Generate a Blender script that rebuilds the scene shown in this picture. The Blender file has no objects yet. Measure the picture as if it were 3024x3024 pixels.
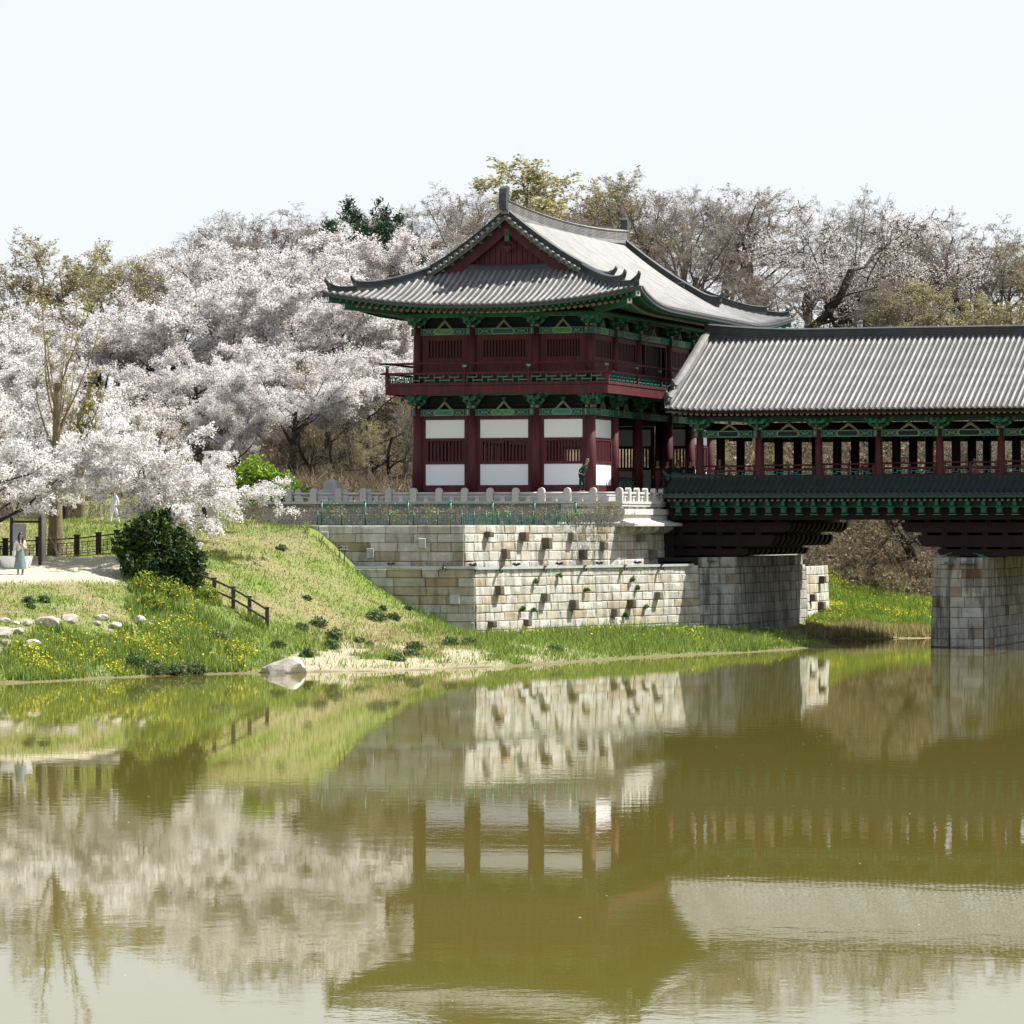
import bpy, math, random
import numpy as np
from mathutils import Vector, Matrix
from math import sin, cos, pi, radians, sqrt, tan
R = random.Random(7)
SC = bpy.context.scene
COL = SC.collection
# ------------------------------------------------------------------ camera, sky, sun, exposure
F = 11340.0; EYE = 6.24; HOR = 1548.0       # focal length in photo pixels, eye height above the water, horizon row
cam = bpy.data.cameras.new('camera'); camo = bpy.data.objects.new('camera', cam); COL.objects.link(camo)
camo.location = (0, 0, EYE); camo.rotation_euler = (pi/2, 0, 0)
cam.sensor_width = 36; cam.lens = 135; cam.shift_y = (HOR-1512)/3024; cam.clip_start = 1; cam.clip_end = 6000
SC.camera = camo
SUN_EL, SUN_AZ = radians(57), radians(11.6)   # azimuth counted from +X towards +Y
w = bpy.data.worlds.new('World'); SC.world = w; w.use_nodes = True
nt = w.node_tree; sky = nt.nodes.new('ShaderNodeTexSky'); sky.sky_type = 'NISHITA'; sky.sun_disc = False
sky.sun_elevation = SUN_EL; sky.sun_rotation = pi/2-SUN_AZ; sky.dust_density = 1.0; sky.air_density = 1.0; sky.ozone_density = 1.0
bg = nt.nodes['Background']; bg.inputs['Strength'].default_value = 0.10
# pale spring haze veils the blue sky, thickest towards the horizon
tcs = nt.nodes.new('ShaderNodeTexCoord'); sx = nt.nodes.new('ShaderNodeSeparateXYZ'); nt.links.new(tcs.outputs['Generated'], sx.inputs[0])
mr = nt.nodes.new('ShaderNodeMapRange'); mr.interpolation_type = 'SMOOTHSTEP'; mr.inputs[1].default_value = .05; mr.inputs[2].default_value = .85; mr.inputs[3].default_value = .93; mr.inputs[4].default_value = .35
nt.links.new(sx.outputs[2], mr.inputs[0])
mx = nt.nodes.new('ShaderNodeMix'); mx.data_type = 'RGBA'; nt.links.new(mr.outputs[0], mx.inputs[0]); nt.links.new(sky.outputs[0], mx.inputs[6]); mx.inputs[7].default_value = (4.66, 4.80, 4.98, 1)
nt.links.new(mx.outputs[2], bg.inputs[0])
sun = bpy.data.lights.new('sun', 'SUN'); sun.energy = 5.0; sun.angle = radians(.5); sun.color = (1, .955, .88)
suno = bpy.data.objects.new('sun', sun); COL.objects.link(suno)
SD = Vector((cos(SUN_EL)*cos(SUN_AZ), cos(SUN_EL)*sin(SUN_AZ), sin(SUN_EL)))
suno.rotation_euler = SD.to_track_quat('Z', 'Y').to_euler(); suno.location = (60, 120, 90)
SC.view_settings.view_transform = 'Standard'; SC.view_settings.look = 'None'; SC.view_settings.gamma = 1
SC.view_settings.use_curve_mapping = False; SC.view_settings.exposure = 1.0
SC.cycles.max_bounces = 6; SC.cycles.diffuse_bounces = 3; SC.cycles.glossy_bounces = 3
SC.cycles.transmission_bounces = 4; SC.cycles.use_denoising = True; SC.cycles.caustics_reflective = False

def P(px, py, Y):
    return Vector(((px-1512)*Y/F, Y, EYE+(HOR-py)*Y/F))
TH = radians(18.1); CT, ST = cos(TH), sin(TH); OX, OY = 4.04, 197.6
def W(u, v, z=0):      # building frame to world
    return Vector((OX+u*CT+v*ST, OY-u*ST+v*CT, z))
def toUV(x, y):
    dx, dy = x-OX, y-OY
    return dx*CT-dy*ST, dx*ST+dy*CT
# ------------------------------------------------------------------ materials
def ramp(nt, stops, interp='LINEAR'):
    r = nt.nodes.new('ShaderNodeValToRGB'); e = r.color_ramp.elements; r.color_ramp.interpolation = interp
    while len(e) < len(stops): e.new(.5)
    for k, (p, c) in enumerate(stops): e[k].position = p; e[k].color = (*c, 1)
    return r
def noise(nt, scale, detail=3, rough=.55, coord='Object', stretch=None, vec=None):
    if vec is None:
        tc = nt.nodes.new('ShaderNodeTexCoord'); vec = tc.outputs[coord]
    if stretch:
        m = nt.nodes.new('ShaderNodeMapping'); m.inputs['Scale'].default_value = stretch
        nt.links.new(vec, m.inputs[0]); vec = m.outputs[0]
    n = nt.nodes.new('ShaderNodeTexNoise'); n.inputs['Scale'].default_value = scale
    n.inputs['Detail'].default_value = detail; n.inputs['Roughness'].default_value = rough
    nt.links.new(vec, n.inputs['Vector']); return n
def mix(nt, fac, a, b, mode='MIX'):
    m = nt.nodes.new('ShaderNodeMix'); m.data_type = 'RGBA'; m.blend_type = mode
    for s, v in ((0, fac), (6, a), (7, b)):
        if isinstance(v, bpy.types.NodeSocket): nt.links.new(v, m.inputs[s])
        elif s == 0: m.inputs[0].default_value = v
        else: m.inputs[s].default_value = (*v, 1)
    return m.outputs[2]
def newmat(name):
    m = bpy.data.materials.new(name); m.use_nodes = True
    return m, m.node_tree, m.node_tree.nodes['Principled BSDF']
def bump(nt, b, src, strength=.4, dist=.02):
    k = nt.nodes.new('ShaderNodeBump'); k.inputs['Strength'].default_value = strength; k.inputs['Distance'].default_value = dist
    nt.links.new(src, k.inputs['Height']); nt.links.new(k.outputs[0], b.inputs['Normal'])
def paint(name, c, rough=.6, var=.25, scale=1.5, fine=25, bmp=.15, spec=.3, rnd=0.0, stretch=None, metal=0):
    m, nt, b = newmat(name)
    n = noise(nt, scale, 4, .6, stretch=stretch); n2 = noise(nt, fine, 2)
    d = tuple(x*(1-var) for x in c); l = tuple(min(1, x*(1+var)) for x in c)
    r = ramp(nt, [(.3, d), (.7, l)]); nt.links.new(n.outputs[0], r.inputs[0])
    r2 = ramp(nt, [(.3, (.86,)*3), (.7, (1.1,)*3)]); nt.links.new(n2.outputs[0], r2.inputs[0])
    out = mix(nt, 1.0, r.outputs[0], r2.outputs[0], 'MULTIPLY')
    if rnd:
        oi = nt.nodes.new('ShaderNodeObjectInfo')
        rr = ramp(nt, [(0, (1-rnd,)*3), (1, (1+rnd,)*3)]); nt.links.new(oi.outputs['Random'], rr.inputs[0])
        out = mix(nt, 1.0, out, rr.outputs[0], 'MULTIPLY')
    nt.links.new(out, b.inputs['Base Color'])
    b.inputs['Roughness'].default_value = rough; b.inputs['Specular IOR Level'].default_value = spec; b.inputs['Metallic'].default_value = metal
    if bmp: bump(nt, b, n2.outputs[0], bmp, .01)
    return m
def stonemat(name, cols, stain=.6, dark=.35, scale=1.0):
    m, nt, b = newmat(name)
    oi = nt.nodes.new('ShaderNodeObjectInfo')
    r = ramp(nt, cols, 'CONSTANT'); nt.links.new(oi.outputs['Random'], r.inputs[0])
    a = noise(nt, 1.3*scale, 5, .65); streak = noise(nt, 1.0, 4, .6, stretch=(2.6, 2.6, .35)); g = noise(nt, 45*scale, 2, .7)
    ra = ramp(nt, [(.3, (.7, .68, .64)), (.62, (1.08, 1.07, 1.04))]); nt.links.new(a.outputs[0], ra.inputs[0])
    rs = ramp(nt, [(.40, (dark, dark*.97, dark*.92)), (.52, (1, 1, 1))]); nt.links.new(streak.outputs[0], rs.inputs[0])
    rg = ramp(nt, [(.35, (.72,)*3), (.6, (1.12,)*3)]); nt.links.new(g.outputs[0], rg.inputs[0])
    c = mix(nt, 1, r.outputs[0], ra.outputs[0], 'MULTIPLY'); c = mix(nt, stain, c, rs.outputs[0], 'MULTIPLY')
    c = mix(nt, .8, c, rg.outputs[0], 'MULTIPLY')
    nt.links.new(c, b.inputs['Base Color']); b.inputs['Roughness'].default_value = .9; b.inputs['Specular IOR Level'].default_value = .2
    ad = nt.nodes.new('ShaderNodeMath'); nt.links.new(a.outputs[0], ad.inputs[0]); nt.links.new(g.outputs[0], ad.inputs[1])
    bump(nt, b, ad.outputs[0], .9, .04)
    return m
def leafmat(name, transl=.3, rough=.6, spec=.25, tint=None):
    m, nt, b = newmat(name)
    at = nt.nodes.new('ShaderNodeAttribute'); at.attribute_name = 'Col'
    c = at.outputs['Color']
    if tint: c = mix(nt, 1, c, tint, 'MULTIPLY')
    nt.links.new(c, b.inputs['Base Color']); b.inputs['Roughness'].default_value = rough; b.inputs['Specular IOR Level'].default_value = spec
    t = nt.nodes.new('ShaderNodeBsdfTranslucent'); nt.links.new(c, t.inputs[0])
    ms = nt.nodes.new('ShaderNodeMixShader'); ms.inputs[0].default_value = transl
    nt.links.new(b.outputs[0], ms.inputs[1]); nt.links.new(t.outputs[0], ms.inputs[2])
    nt.links.new(ms.outputs[0], nt.nodes['Material Output'].inputs['Surface'])
    return m
M = {}
M['red'] = paint('maroon_paint', (.080, .018, .022), .62, .38, 1.6, 30, .15, .25, stretch=(2.2, 2.2, .35))
M['redbar'] = paint('maroon_bar_paint', (.07, .015, .019), .65, .15, 2)
M['darkred'] = paint('shaded_maroon_timber', (.017, .0075, .008), .8, .35, 1.2)  # maroon darkened in its colour to stand for shade under bridge and eaves
M['green'] = paint('green_paint', (.024, .112, .084), .6, .35, 3.2, 30, .1, .3)
M['greendk'] = paint('deep_green_paint', (.012, .052, .044), .65, .3, 2.5)
M['greenlt'] = paint('bright_green_paint', (.042, .20, .145), .6, .2, 4)
M['olive'] = paint('yellow_green_paint', (.09, .22, .085), .6, .5, 6)
M['pink'] = paint('salmon_paint', (.30, .155, .12), .6, .5, 14)
M['rafter_end'] = paint('pale_pink_end_paint', (.36, .19, .17), .6, .5, 12)
M['mint'] = paint('mint_line_paint', (.11, .33, .23), .6, .2, 5)
M['navy'] = paint('navy_paint_and_void_shade', (.012, .02, .028), .7, .3, 2)  # beam centres, and the painted shade behind the brackets
M['white'], _n, _b = newmat('white_plaster'); _b.inputs['Base Color'].default_value = (.78, .79, .81, 1); _b.inputs['Roughness'].default_value = .9; _b.inputs['Specular IOR Level'].default_value = .1
M['tile'] = paint('grey_roof_tile', (.192, .191, .186), .5, .30, 1.1, 22, .25, .45, rnd=.15)
M['tilepan'] = paint('grey_pan_tile', (.112, .111, .107), .55, .35, 1.2, 22, .25, .4)
M['ridge'] = paint('shaded_ridge_tile', (.046, .053, .055), .5, .3, 2.2, 25, .25, .45)  # roof tile with shade put into the colour, for ridges facing away from sun
M['skirt'] = paint('dark_green_grey_tile', (.026, .044, .042), .5, .3, 2.2, 25, .25, .4)
M['skirt_end'] = paint('grey_pink_end_paint', (.20, .17, .155), .6, .4, 12)  # greyer copy of the rafter end paint for the skirt roof
M['black'] = paint('shaded_interior_timber', (.018, .012, .012), .8, .3, 1)  # near black, the unlit interior is put into the colour
M['floorwood'] = paint('deck_boards', (.10, .06, .045), .8, .3, 1)
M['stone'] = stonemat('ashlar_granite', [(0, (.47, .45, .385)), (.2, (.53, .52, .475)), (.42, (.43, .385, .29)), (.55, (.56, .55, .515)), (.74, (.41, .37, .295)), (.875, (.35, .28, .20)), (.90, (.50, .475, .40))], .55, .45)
M['stonelit'] = stonemat('sunlit_granite', [(0, (.57, .56, .50)), (.25, (.63, .62, .57)), (.5, (.54, .50, .40)), (.65, (.64, .63, .58)), (.88, (.50, .44, .33)), (.95, (.60, .58, .50))], .55, .45)  # lighter copy of the wall granite for sunlit faces, sunlight in the colour
M['pier'] = stonemat('pier_granite', [(0, (.40, .40, .38)), (.3, (.45, .45, .43)), (.55, (.34, .34, .32)), (.84, (.31, .27, .21)), (.88, (.42, .42, .40)), (.975, (.27, .20, .14))], .85, .38)
M['oldstone'] = stonemat('old_brown_stone', [(0, (.16, .125, .095)), (.35, (.24, .215, .18)), (.7, (.13, .11, .095)), (.9, (.19, .14, .11))], .5, .5)
M['granite'] = paint('cut_white_granite', (.50, .49, .46), .85, .10, 1.2, 40, .3, .2, rnd=.06)
M['graniteold'] = paint('grey_cut_granite', (.36, .36, .345), .85, .22, 1.5, 40, .3, .2, rnd=.1)
M['core'] = paint('wall_core', (.05, .047, .04), .95, .2, 2)
M['metalgreen'] = paint('green_fence_paint', (.012, .125, .095), .4, .1, 3, spec=.5)
M['steel'] = paint('galvanised_steel', (.42, .46, .44), .45, .12, 2, spec=.5)
M['lamp'] = paint('dark_lamp_housing', (.03, .035, .035), .4, .2, 5, spec=.5)
M['glass'] = paint('lamp_glass', (.25, .27, .28), .1, .1, 5, spec=.6, bmp=0)
M['brownfence'] = paint('dark_brown_fence', (.022, .013, .012), .55, .2, 3)
M['railwood'] = paint('grey_rail_timber', (.07, .058, .052), .7, .3, 4)
M['bark'] = paint('dark_bark', (.045, .037, .034), .9, .4, 3, 20, .6, .15)
M['barkgrey'] = paint('grey_bark', (.14, .12, .10), .9, .35, 2, 20, .6, .15)
M['barkolive'] = paint('olive_bark', (.19, .155, .09), .9, .3, 2, 20, .6, .15)
M['twig'] = paint('twig_bark', (.235, .21, .18), .9, .3, 1, 20, 0, .1)
M['concrete'] = paint('pale_concrete', (.50, .49, .45), .85, .1, 2)
M['boulder'] = paint('pale_boulder', (.42, .38, .32), .9, .4, 1.4, 12, .8, .2)
M['leaf'] = leafmat('leaf', .3)
M['blossom'] = leafmat('blossom', .42, .8, .1)
M['needle'] = leafmat('needle', .1)
M['grassblade'] = leafmat('grass_blade', .3)
# ------------------------------------------------------------------ mesh builder
class MB:
    def __init__(s): s.v = []; s.f = []; s.m = []; s.mi = 0; s.smooth = []; s.sm = False
    def add(s, vs, fs):
        o = len(s.v); s.v += [tuple(p) for p in vs]
        for f in fs: s.f.append(tuple(i+o for i in f)); s.m.append(s.mi); s.smooth.append(s.sm)
    def mat(s, i): s.mi = i; return s
    def hexa(s, c):        # 8 corners: bottom ring 0-3, top ring 4-7 (ccw from above)
        s.add(c, [(3,2,1,0),(4,5,6,7),(0,1,5,4),(1,2,6,5),(2,3,7,6),(3,0,4,7)])
    def box(s, a0, a1, b0, b1, z0, z1):
        s.hexa([(a0,b0,z0),(a1,b0,z0),(a1,b1,z0),(a0,b1,z0),(a0,b0,z1),(a1,b0,z1),(a1,b1,z1),(a0,b1,z1)])
    def bar(s, p, q, w, h, up=(0,0,1)):   # beam of rectangular section
        p, q = Vector(p), Vector(q); d = (q-p).normalized(); up = Vector(up)
        if abs(d.dot(up)) > .98: up = Vector((0,1,0))
        r = d.cross(up).normalized(); t = r.cross(d)
        r *= w/2; t *= h/2
        s.hexa([p-r-t, p+r-t, q+r-t, q-r-t, p-r+t, p+r+t, q+r+t, q-r+t])
    def tube(s, pts, rads, n=8, cap=True, smooth=True):
        pts = [Vector(p) for p in pts]; o = len(s.v); k = len(pts)
        if not hasattr(rads, '__len__'): rads = [rads]*k
        x = None
        for i, p in enumerate(pts):
            d = (pts[min(i+1, k-1)]-pts[max(i-1, 0)]).normalized()
            if x is None:
                a = Vector((0,0,1)) if abs(d.z) < .9 else Vector((1,0,0))
                x = d.cross(a).normalized()
            else: x = (x-d*x.dot(d)).normalized()
            y = d.cross(x)
            for j in range(n):
                t = 2*pi*j/n; s.v.append(tuple(p+(x*cos(t)+y*sin(t))*rads[i]))
        for i in range(k-1):
            for j in range(n):
                a = o+i*n+j; b = o+i*n+(j+1) % n
                s.f.append((a, b, b+n, a+n)); s.m.append(s.mi); s.smooth.append(smooth)
        if cap:
            s.f.append(tuple(o+j for j in range(n))[::-1]); s.f.append(tuple(o+(k-1)*n+j for j in range(n)))
            s.m += [s.mi]*2; s.smooth += [False]*2
    def prism(s, poly, fn, t0, t1):    # 2D polygon extruded between t0 and t1; fn(x, y, t) -> 3D
        n = len(poly); vs = [fn(x, y, t0) for x, y in poly]+[fn(x, y, t1) for x, y in poly]
        s.add(vs, [tuple(range(n))[::-1], tuple(range(n, 2*n))]+[(i, (i+1) % n, (i+1) % n+n, i+n) for i in range(n)])
    def sweep(s, path, sec, side, closed=True, cap=True):   # sec: (lateral, up) pairs; side: fn(i)->lateral vec
        o = len(s.v); n = len(sec)
        for i, p in enumerate(path):
            l = Vector(side(i) if callable(side) else side); p = Vector(p)
            for a, b in sec: s.v.append(tuple(p+l*a+Vector((0,0,b))))
        for i in range(len(path)-1):
            for j in range(n if closed else n-1):
                a = o+i*n+j; b = o+i*n+(j+1) % n
                s.f.append((a, b, b+n, a+n)); s.m.append(s.mi); s.smooth.append(s.sm)
        if cap and closed:
            k = len(path)-1
            s.f.append(tuple(o+j for j in range(n))[::-1]); s.f.append(tuple(o+k*n+j for j in range(n))); s.m += [s.mi]*2; s.smooth += [False]*2
    def mesh(s, name, mats, org=(0,0,0)):
        me = bpy.data.meshes.new(name)
        ox, oy, oz = org
        me.from_pydata([(x-ox, y-oy, z-oz) for x, y, z in s.v], [], s.f)
        for m in (mats if isinstance(mats, (list, tuple)) else [mats]): me.materials.append(m)
        me.polygons.foreach_set('material_index', s.m)
        me.polygons.foreach_set('use_smooth', s.smooth)
        me.update(); return me
ORG = {}
def tag(o, label=None, cat=None, group=None, kind=None):
    if label: o['label'] = label
    if cat: o['category'] = cat
    if group: o['group'] = group
    if kind: o['kind'] = kind
    return o
def thing(name, label, cat, org=(0,0,0), bld=True, group=None, rot=None):
    """an Empty at the thing's base; bld: its parts are given in the building frame, else in the world frame"""
    o = bpy.data.objects.new(name, None); COL.objects.link(o); o.empty_display_size = .3
    if bld: o.location = W(*org); o.rotation_euler = (0, 0, -TH)
    else: o.location = org
    if rot is not None: o.rotation_euler = (0, 0, rot)
    ORG[o.name] = tuple(org)
    return tag(o, label, cat, group)
def part(name, mb, mats, parent, label=None, kind=None):
    org = ORG[parent.name]
    me = mb if isinstance(mb, bpy.types.Mesh) else mb.mesh(name, mats, org)
    o = bpy.data.objects.new(name, me); COL.objects.link(o); o.parent = parent; ORG[o.name] = org
    return tag(o, label, kind=kind)
def copyat(o, loc, rz=0, parent=None, rot=None, scale=None):   # shared-mesh copy of a part; loc in the frame of the thing
    c = o.copy(); COL.objects.link(c); c.parent = parent or o.parent
    org = ORG[c.parent.name]; ORG[c.name] = org
    c.location = (loc[0]-org[0], loc[1]-org[1], loc[2]-org[2]); c.rotation_euler = rot or (0, 0, rz)
    if scale: c.scale = scale
    return c
def proto(name, mb, mats, parent, loc, rz=0, rot=None, scale=None, label=None):  # first one of shared-mesh parts: mesh about its own origin
    me = mb.mesh(name, mats)
    o = bpy.data.objects.new(name, me); COL.objects.link(o); o.parent = parent
    org = ORG[parent.name]; ORG[o.name] = org
    o.location = (loc[0]-org[0], loc[1]-org[1], loc[2]-org[2]); o.rotation_euler = rot or (0, 0, rz)
    if scale: o.scale = scale
    return tag(o, label)
def single(name, mb, mats, label, cat, bld=False, kind=None, group=None):
    me = mb if isinstance(mb, bpy.types.Mesh) else mb.mesh(name, mats)
    o = bpy.data.objects.new(name, me); COL.objects.link(o)
    if bld: o.location = W(0, 0, 0); o.rotation_euler = (0, 0, -TH)
    return tag(o, label, cat, group, kind)
def npmesh(name, V, Fq, mats, col=None, smooth=False, matidx=None):
    """fast mesh from numpy arrays; Fq (n,3) or (n,4); col per-vertex rgb"""
    me = bpy.data.meshes.new(name); V = np.asarray(V, np.float32); Fq = np.asarray(Fq, np.int32); k = Fq.shape[1]
    me.vertices.add(len(V)); me.vertices.foreach_set('co', V.ravel())
    me.loops.add(Fq.size); me.loops.foreach_set('vertex_index', Fq.ravel())
    me.polygons.add(len(Fq)); me.polygons.foreach_set('loop_start', np.arange(0, Fq.size, k, dtype=np.int32))
    me.update(calc_edges=True)
    for m in (mats if isinstance(mats, (list, tuple)) else [mats]): me.materials.append(m)
    if smooth: me.polygons.foreach_set('use_smooth', np.ones(len(Fq), bool))
    if matidx is not None: me.polygons.foreach_set('material_index', np.asarray(matidx, np.int32))
    if col is not None:
        a = me.color_attributes.new('Col', 'FLOAT_COLOR', 'POINT')
        c = np.ones((len(V), 4), np.float32); c[:, :3] = col; a.data.foreach_set('color', c.ravel())
    return me
class Face:    # a facade: s along it, d outwards, z up, in the building frame
    def __init__(s, o, t, n): s.o, s.t, s.n = o, t, n
    def __call__(s, a, d, z): return (s.o[0]+s.t[0]*a+s.n[0]*d, s.o[1]+s.t[1]*a+s.n[1]*d, z)
    def box(s, mb, s0, s1, d0, d1, z0, z1):
        c = [s(s0,d1,z0), s(s1,d1,z0), s(s1,d0,z0), s(s0,d0,z0)]
        mb.hexa(c+[(x, y, z1) for x, y, _ in c])
    def rz(s): return math.atan2(s.t[1], s.t[0])
# ------------------------------------------------------------------ terrain
CP = [(60,151,0),(60,154.5,.9),(60,158,2.1),(60,162,3.0),(60,166.5,3.85),(60,170,4.0),(60,174.5,4.5),(60,177,4.7),(60,183,6.2),(60,190,6.2),
(300,155.5,0),(300,160,1.3),(300,164,2.6),(300,168,3.6),(300,172,4.2),(300,177,4.7),(300,183,6.2),(150,168,3.95),(150,174,4.5),
(450,157.5,0),(450,162,1.2),(450,166,2.2),(450,170,3.3),(450,175,4.6),(450,182,6.2),(600,159.5,0),(600,163,1.1),(600,168,2.6),(600,173,4.1),(600,178,5.4),(600,182,6.15),
(800,161.6,0),(800,165,.7),(800,170,2.0),(800,175,3.7),(800,179.5,5.3),(800,183,6.1),(950,162.2,0),(950,167,.6),(950,172,1.6),(950,176.5,3.0),(950,180,4.7),
(925,182,6.0),(1000,182,4.9),(1050,182,4.15),(1170,182,2.85),(1300,182,1.6),(1390,181,.95),(1500,184,1.0),(1700,188.5,1.0),(1900,193,.9),(2060,197,.75),
(1110,171,.93),(1110,166,.25),(1110,162.8,0),(1300,172,.85),(1280,164.6,0),(1545,168.9,0),(1545,176,.7),(1690,173,0),(1690,180,.7),(1835,177.8,0),(1835,185,.75),
(1980,181.4,0),(1980,190,.75),(2100,184.8,0),(2100,192,.6),(2210,186.5,0),(2210,195,.5),(2335,190.6,0),(2362,199,.3),(2450,203,.1),(2420,194.5,0),(2520,195.5,-.05),(2500,189,-.8),
(2450,208,0),(2600,209,0),(2750,210,0),(3000,211,0),(3300,212,0),(2640,202,-.9),(2850,202,-.9),(3100,203,-1),(2450,228,2.75),(2600,230,2.5),(2750,230,1.95),(2950,232,1.9),(3300,233,1.9),
(2600,219,1.25),(2750,220,1.0),(2450,240,6.6),(2600,242,6.0),(2750,243,5.6),(2950,243,5.6),(2500,262,13.5),(2800,262,12.5),(3100,262,12.5),(3500,262,12),
(1150,188,4.6),(1300,190,3),(1600,195,2.5),(1300,230,6),(1700,232,6),(1300,246,8.5),(1300,265,13.5),(1300,300,21),(1700,247,9),(1700,265,14.5),(1700,300,22),(2150,240,7),(2150,255,11.5),(2200,300,19),(2700,300,16),(3100,300,14.5),(3600,300,12),
(-300,148,0),(-300,155,1.5),(-300,166,3.8),(-300,183,6.2),(-600,146,0),(-600,160,3),(-600,183,6.2),(0,200,6.3),(0,215,6.8),(0,240,8),(0,262,10),(0,290,12.5),(400,200,6.3),(400,215,6.8),(400,235,8),(400,262,12),(400,295,15.5),
(800,200,6.3),(800,215,7),(800,230,8.4),(800,262,14),(800,298,19),(1200,230,8),(1200,262,14.5),(1200,300,20.5),(-500,262,9),(-500,300,11),(0,345,12),(800,345,20),(1600,345,22),(2400,345,18),(3200,345,12),(800,420,9),(2000,420,9)]
for a, b in [(-600,146),(-300,148),(60,151),(300,155.5),(450,157.5),(600,159.5),(800,161.6),(950,162.2),(1110,162.8),(1280,164.6),(1545,168.9),(1690,173),(1835,177.8),(1980,181.4),(2100,184.8),(2210,186.5)]:
    CP.append((a, b-7, -1.1)); CP.append((a, b-30, -2.5))
for a in (2500, 2900, 3400): CP.append((a, 170, -2.3)); CP.append((a, 150, -2.5))
cx = np.array([(a-1512)*b/F for a, b, c in CP]); cy = np.array([b for a, b, c in CP], float); cz = np.array([c for a, b, c in CP], float)
K = np.sqrt((cx[:, None]-cx[None])**2+(cy[:, None]-cy[None])**2+.3**2)
n_ = len(CP); A_ = np.zeros((n_+1, n_+1)); A_[:n_, :n_] = K; A_[:n_, n_] = 1; A_[n_, :n_] = 1
RBF = np.linalg.solve(A_, np.append(cz, 0))
def fbm(x, y, s, seed=0):
    rs = np.random.RandomState(seed); o = np.zeros_like(x, dtype=float)
    for k in range(5):
        a = rs.rand()*6.28; f = s*1.9**k; ph = rs.rand(4)*6.28
        u = (x*np.cos(a)+y*np.sin(a))*f; v = (-x*np.sin(a)+y*np.cos(a))*f
        o += (np.sin(u+ph[0]+1.7*np.sin(v*.7+ph[1]))*np.sin(v+ph[2]+1.3*np.sin(u*.6+ph[3])))*.55**k
    return o
def HT(x, y):
    x = np.atleast_1d(np.asarray(x, float)); y = np.atleast_1d(np.asarray(y, float)); out = np.empty(len(x))
    for i in range(0, len(x), 40000):
        X, Y = x[i:i+40000], y[i:i+40000]
        d = np.sqrt((X[:, None]-cx)**2+(Y[:, None]-cy)**2+.3**2)
        z = d@RBF[:n_]+RBF[n_]
        far = np.clip((np.hypot(X-5, Y-230)-130)/150, 0, 1); tgt = np.where(Y > 170, 5.0, -2.5)
        z = z*(1-far)+tgt*far
        amp = np.clip(z*.5, 0.02, 1)*np.where(Y > 235, .35, .09); z = z+fbm(X, Y, 2.3, 8)*np.clip(z*.12, 0, .035)*(Y < 200)
        out[i:i+40000] = z+fbm(X, Y, .55, 3)*amp
    return out
def h1(x, y): return float(HT([x], [y])[0])
gx = np.concatenate([[-1500,-800,-400,-200,-120,-80], np.arange(-60, 70, .45), [80,100,140,200,400,800,1500]])
gy = np.concatenate([[-600,-200,0,80,120,135], np.arange(142, 262, .45), np.arange(262, 330, 1.5), [340,360,400,460,560,800,1500,4000]])
GX, GY = np.meshgrid(gx, gy); GZ = HT(GX.ravel(), GY.ravel()).reshape(GX.shape)
nx, ny = len(gx), len(gy); ii = (np.arange(ny-1)[:, None]*nx+np.arange(nx-1)[None]).ravel()
gm, nt, b = newmat('ground')
# zones: sand near the water, dry lawn, green lawn, brown leaf litter on the hill, pale dirt path
at = nt.nodes.new('ShaderNodeAttribute'); at.attribute_name = 'Col'
n1 = noise(nt, 9, 4, .7); n2 = noise(nt, 60, 2, .7)
r1 = ramp(nt, [(.3, (.62, .62, .6)), (.68, (1.3, 1.28, 1.2))]); nt.links.new(n1.outputs[0], r1.inputs[0])
r2 = ramp(nt, [(.3, (.75,)*3), (.65, (1.2,)*3)]); nt.links.new(n2.outputs[0], r2.inputs[0])
c = mix(nt, 1, at.outputs['Color'], r1.outputs[0], 'MULTIPLY'); c = mix(nt, 1, c, r2.outputs[0], 'MULTIPLY')
nt.links.new(c, b.inputs['Base Color']); b.inputs['Roughness'].default_value = .95; b.inputs['Specular IOR Level'].default_value = .1
bump(nt, b, n1.outputs[0], .8, .12)
def sm(a, b, t): t = np.clip((t-a)/(b-a), 0, 1); return t*t*(3-2*t)
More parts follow.
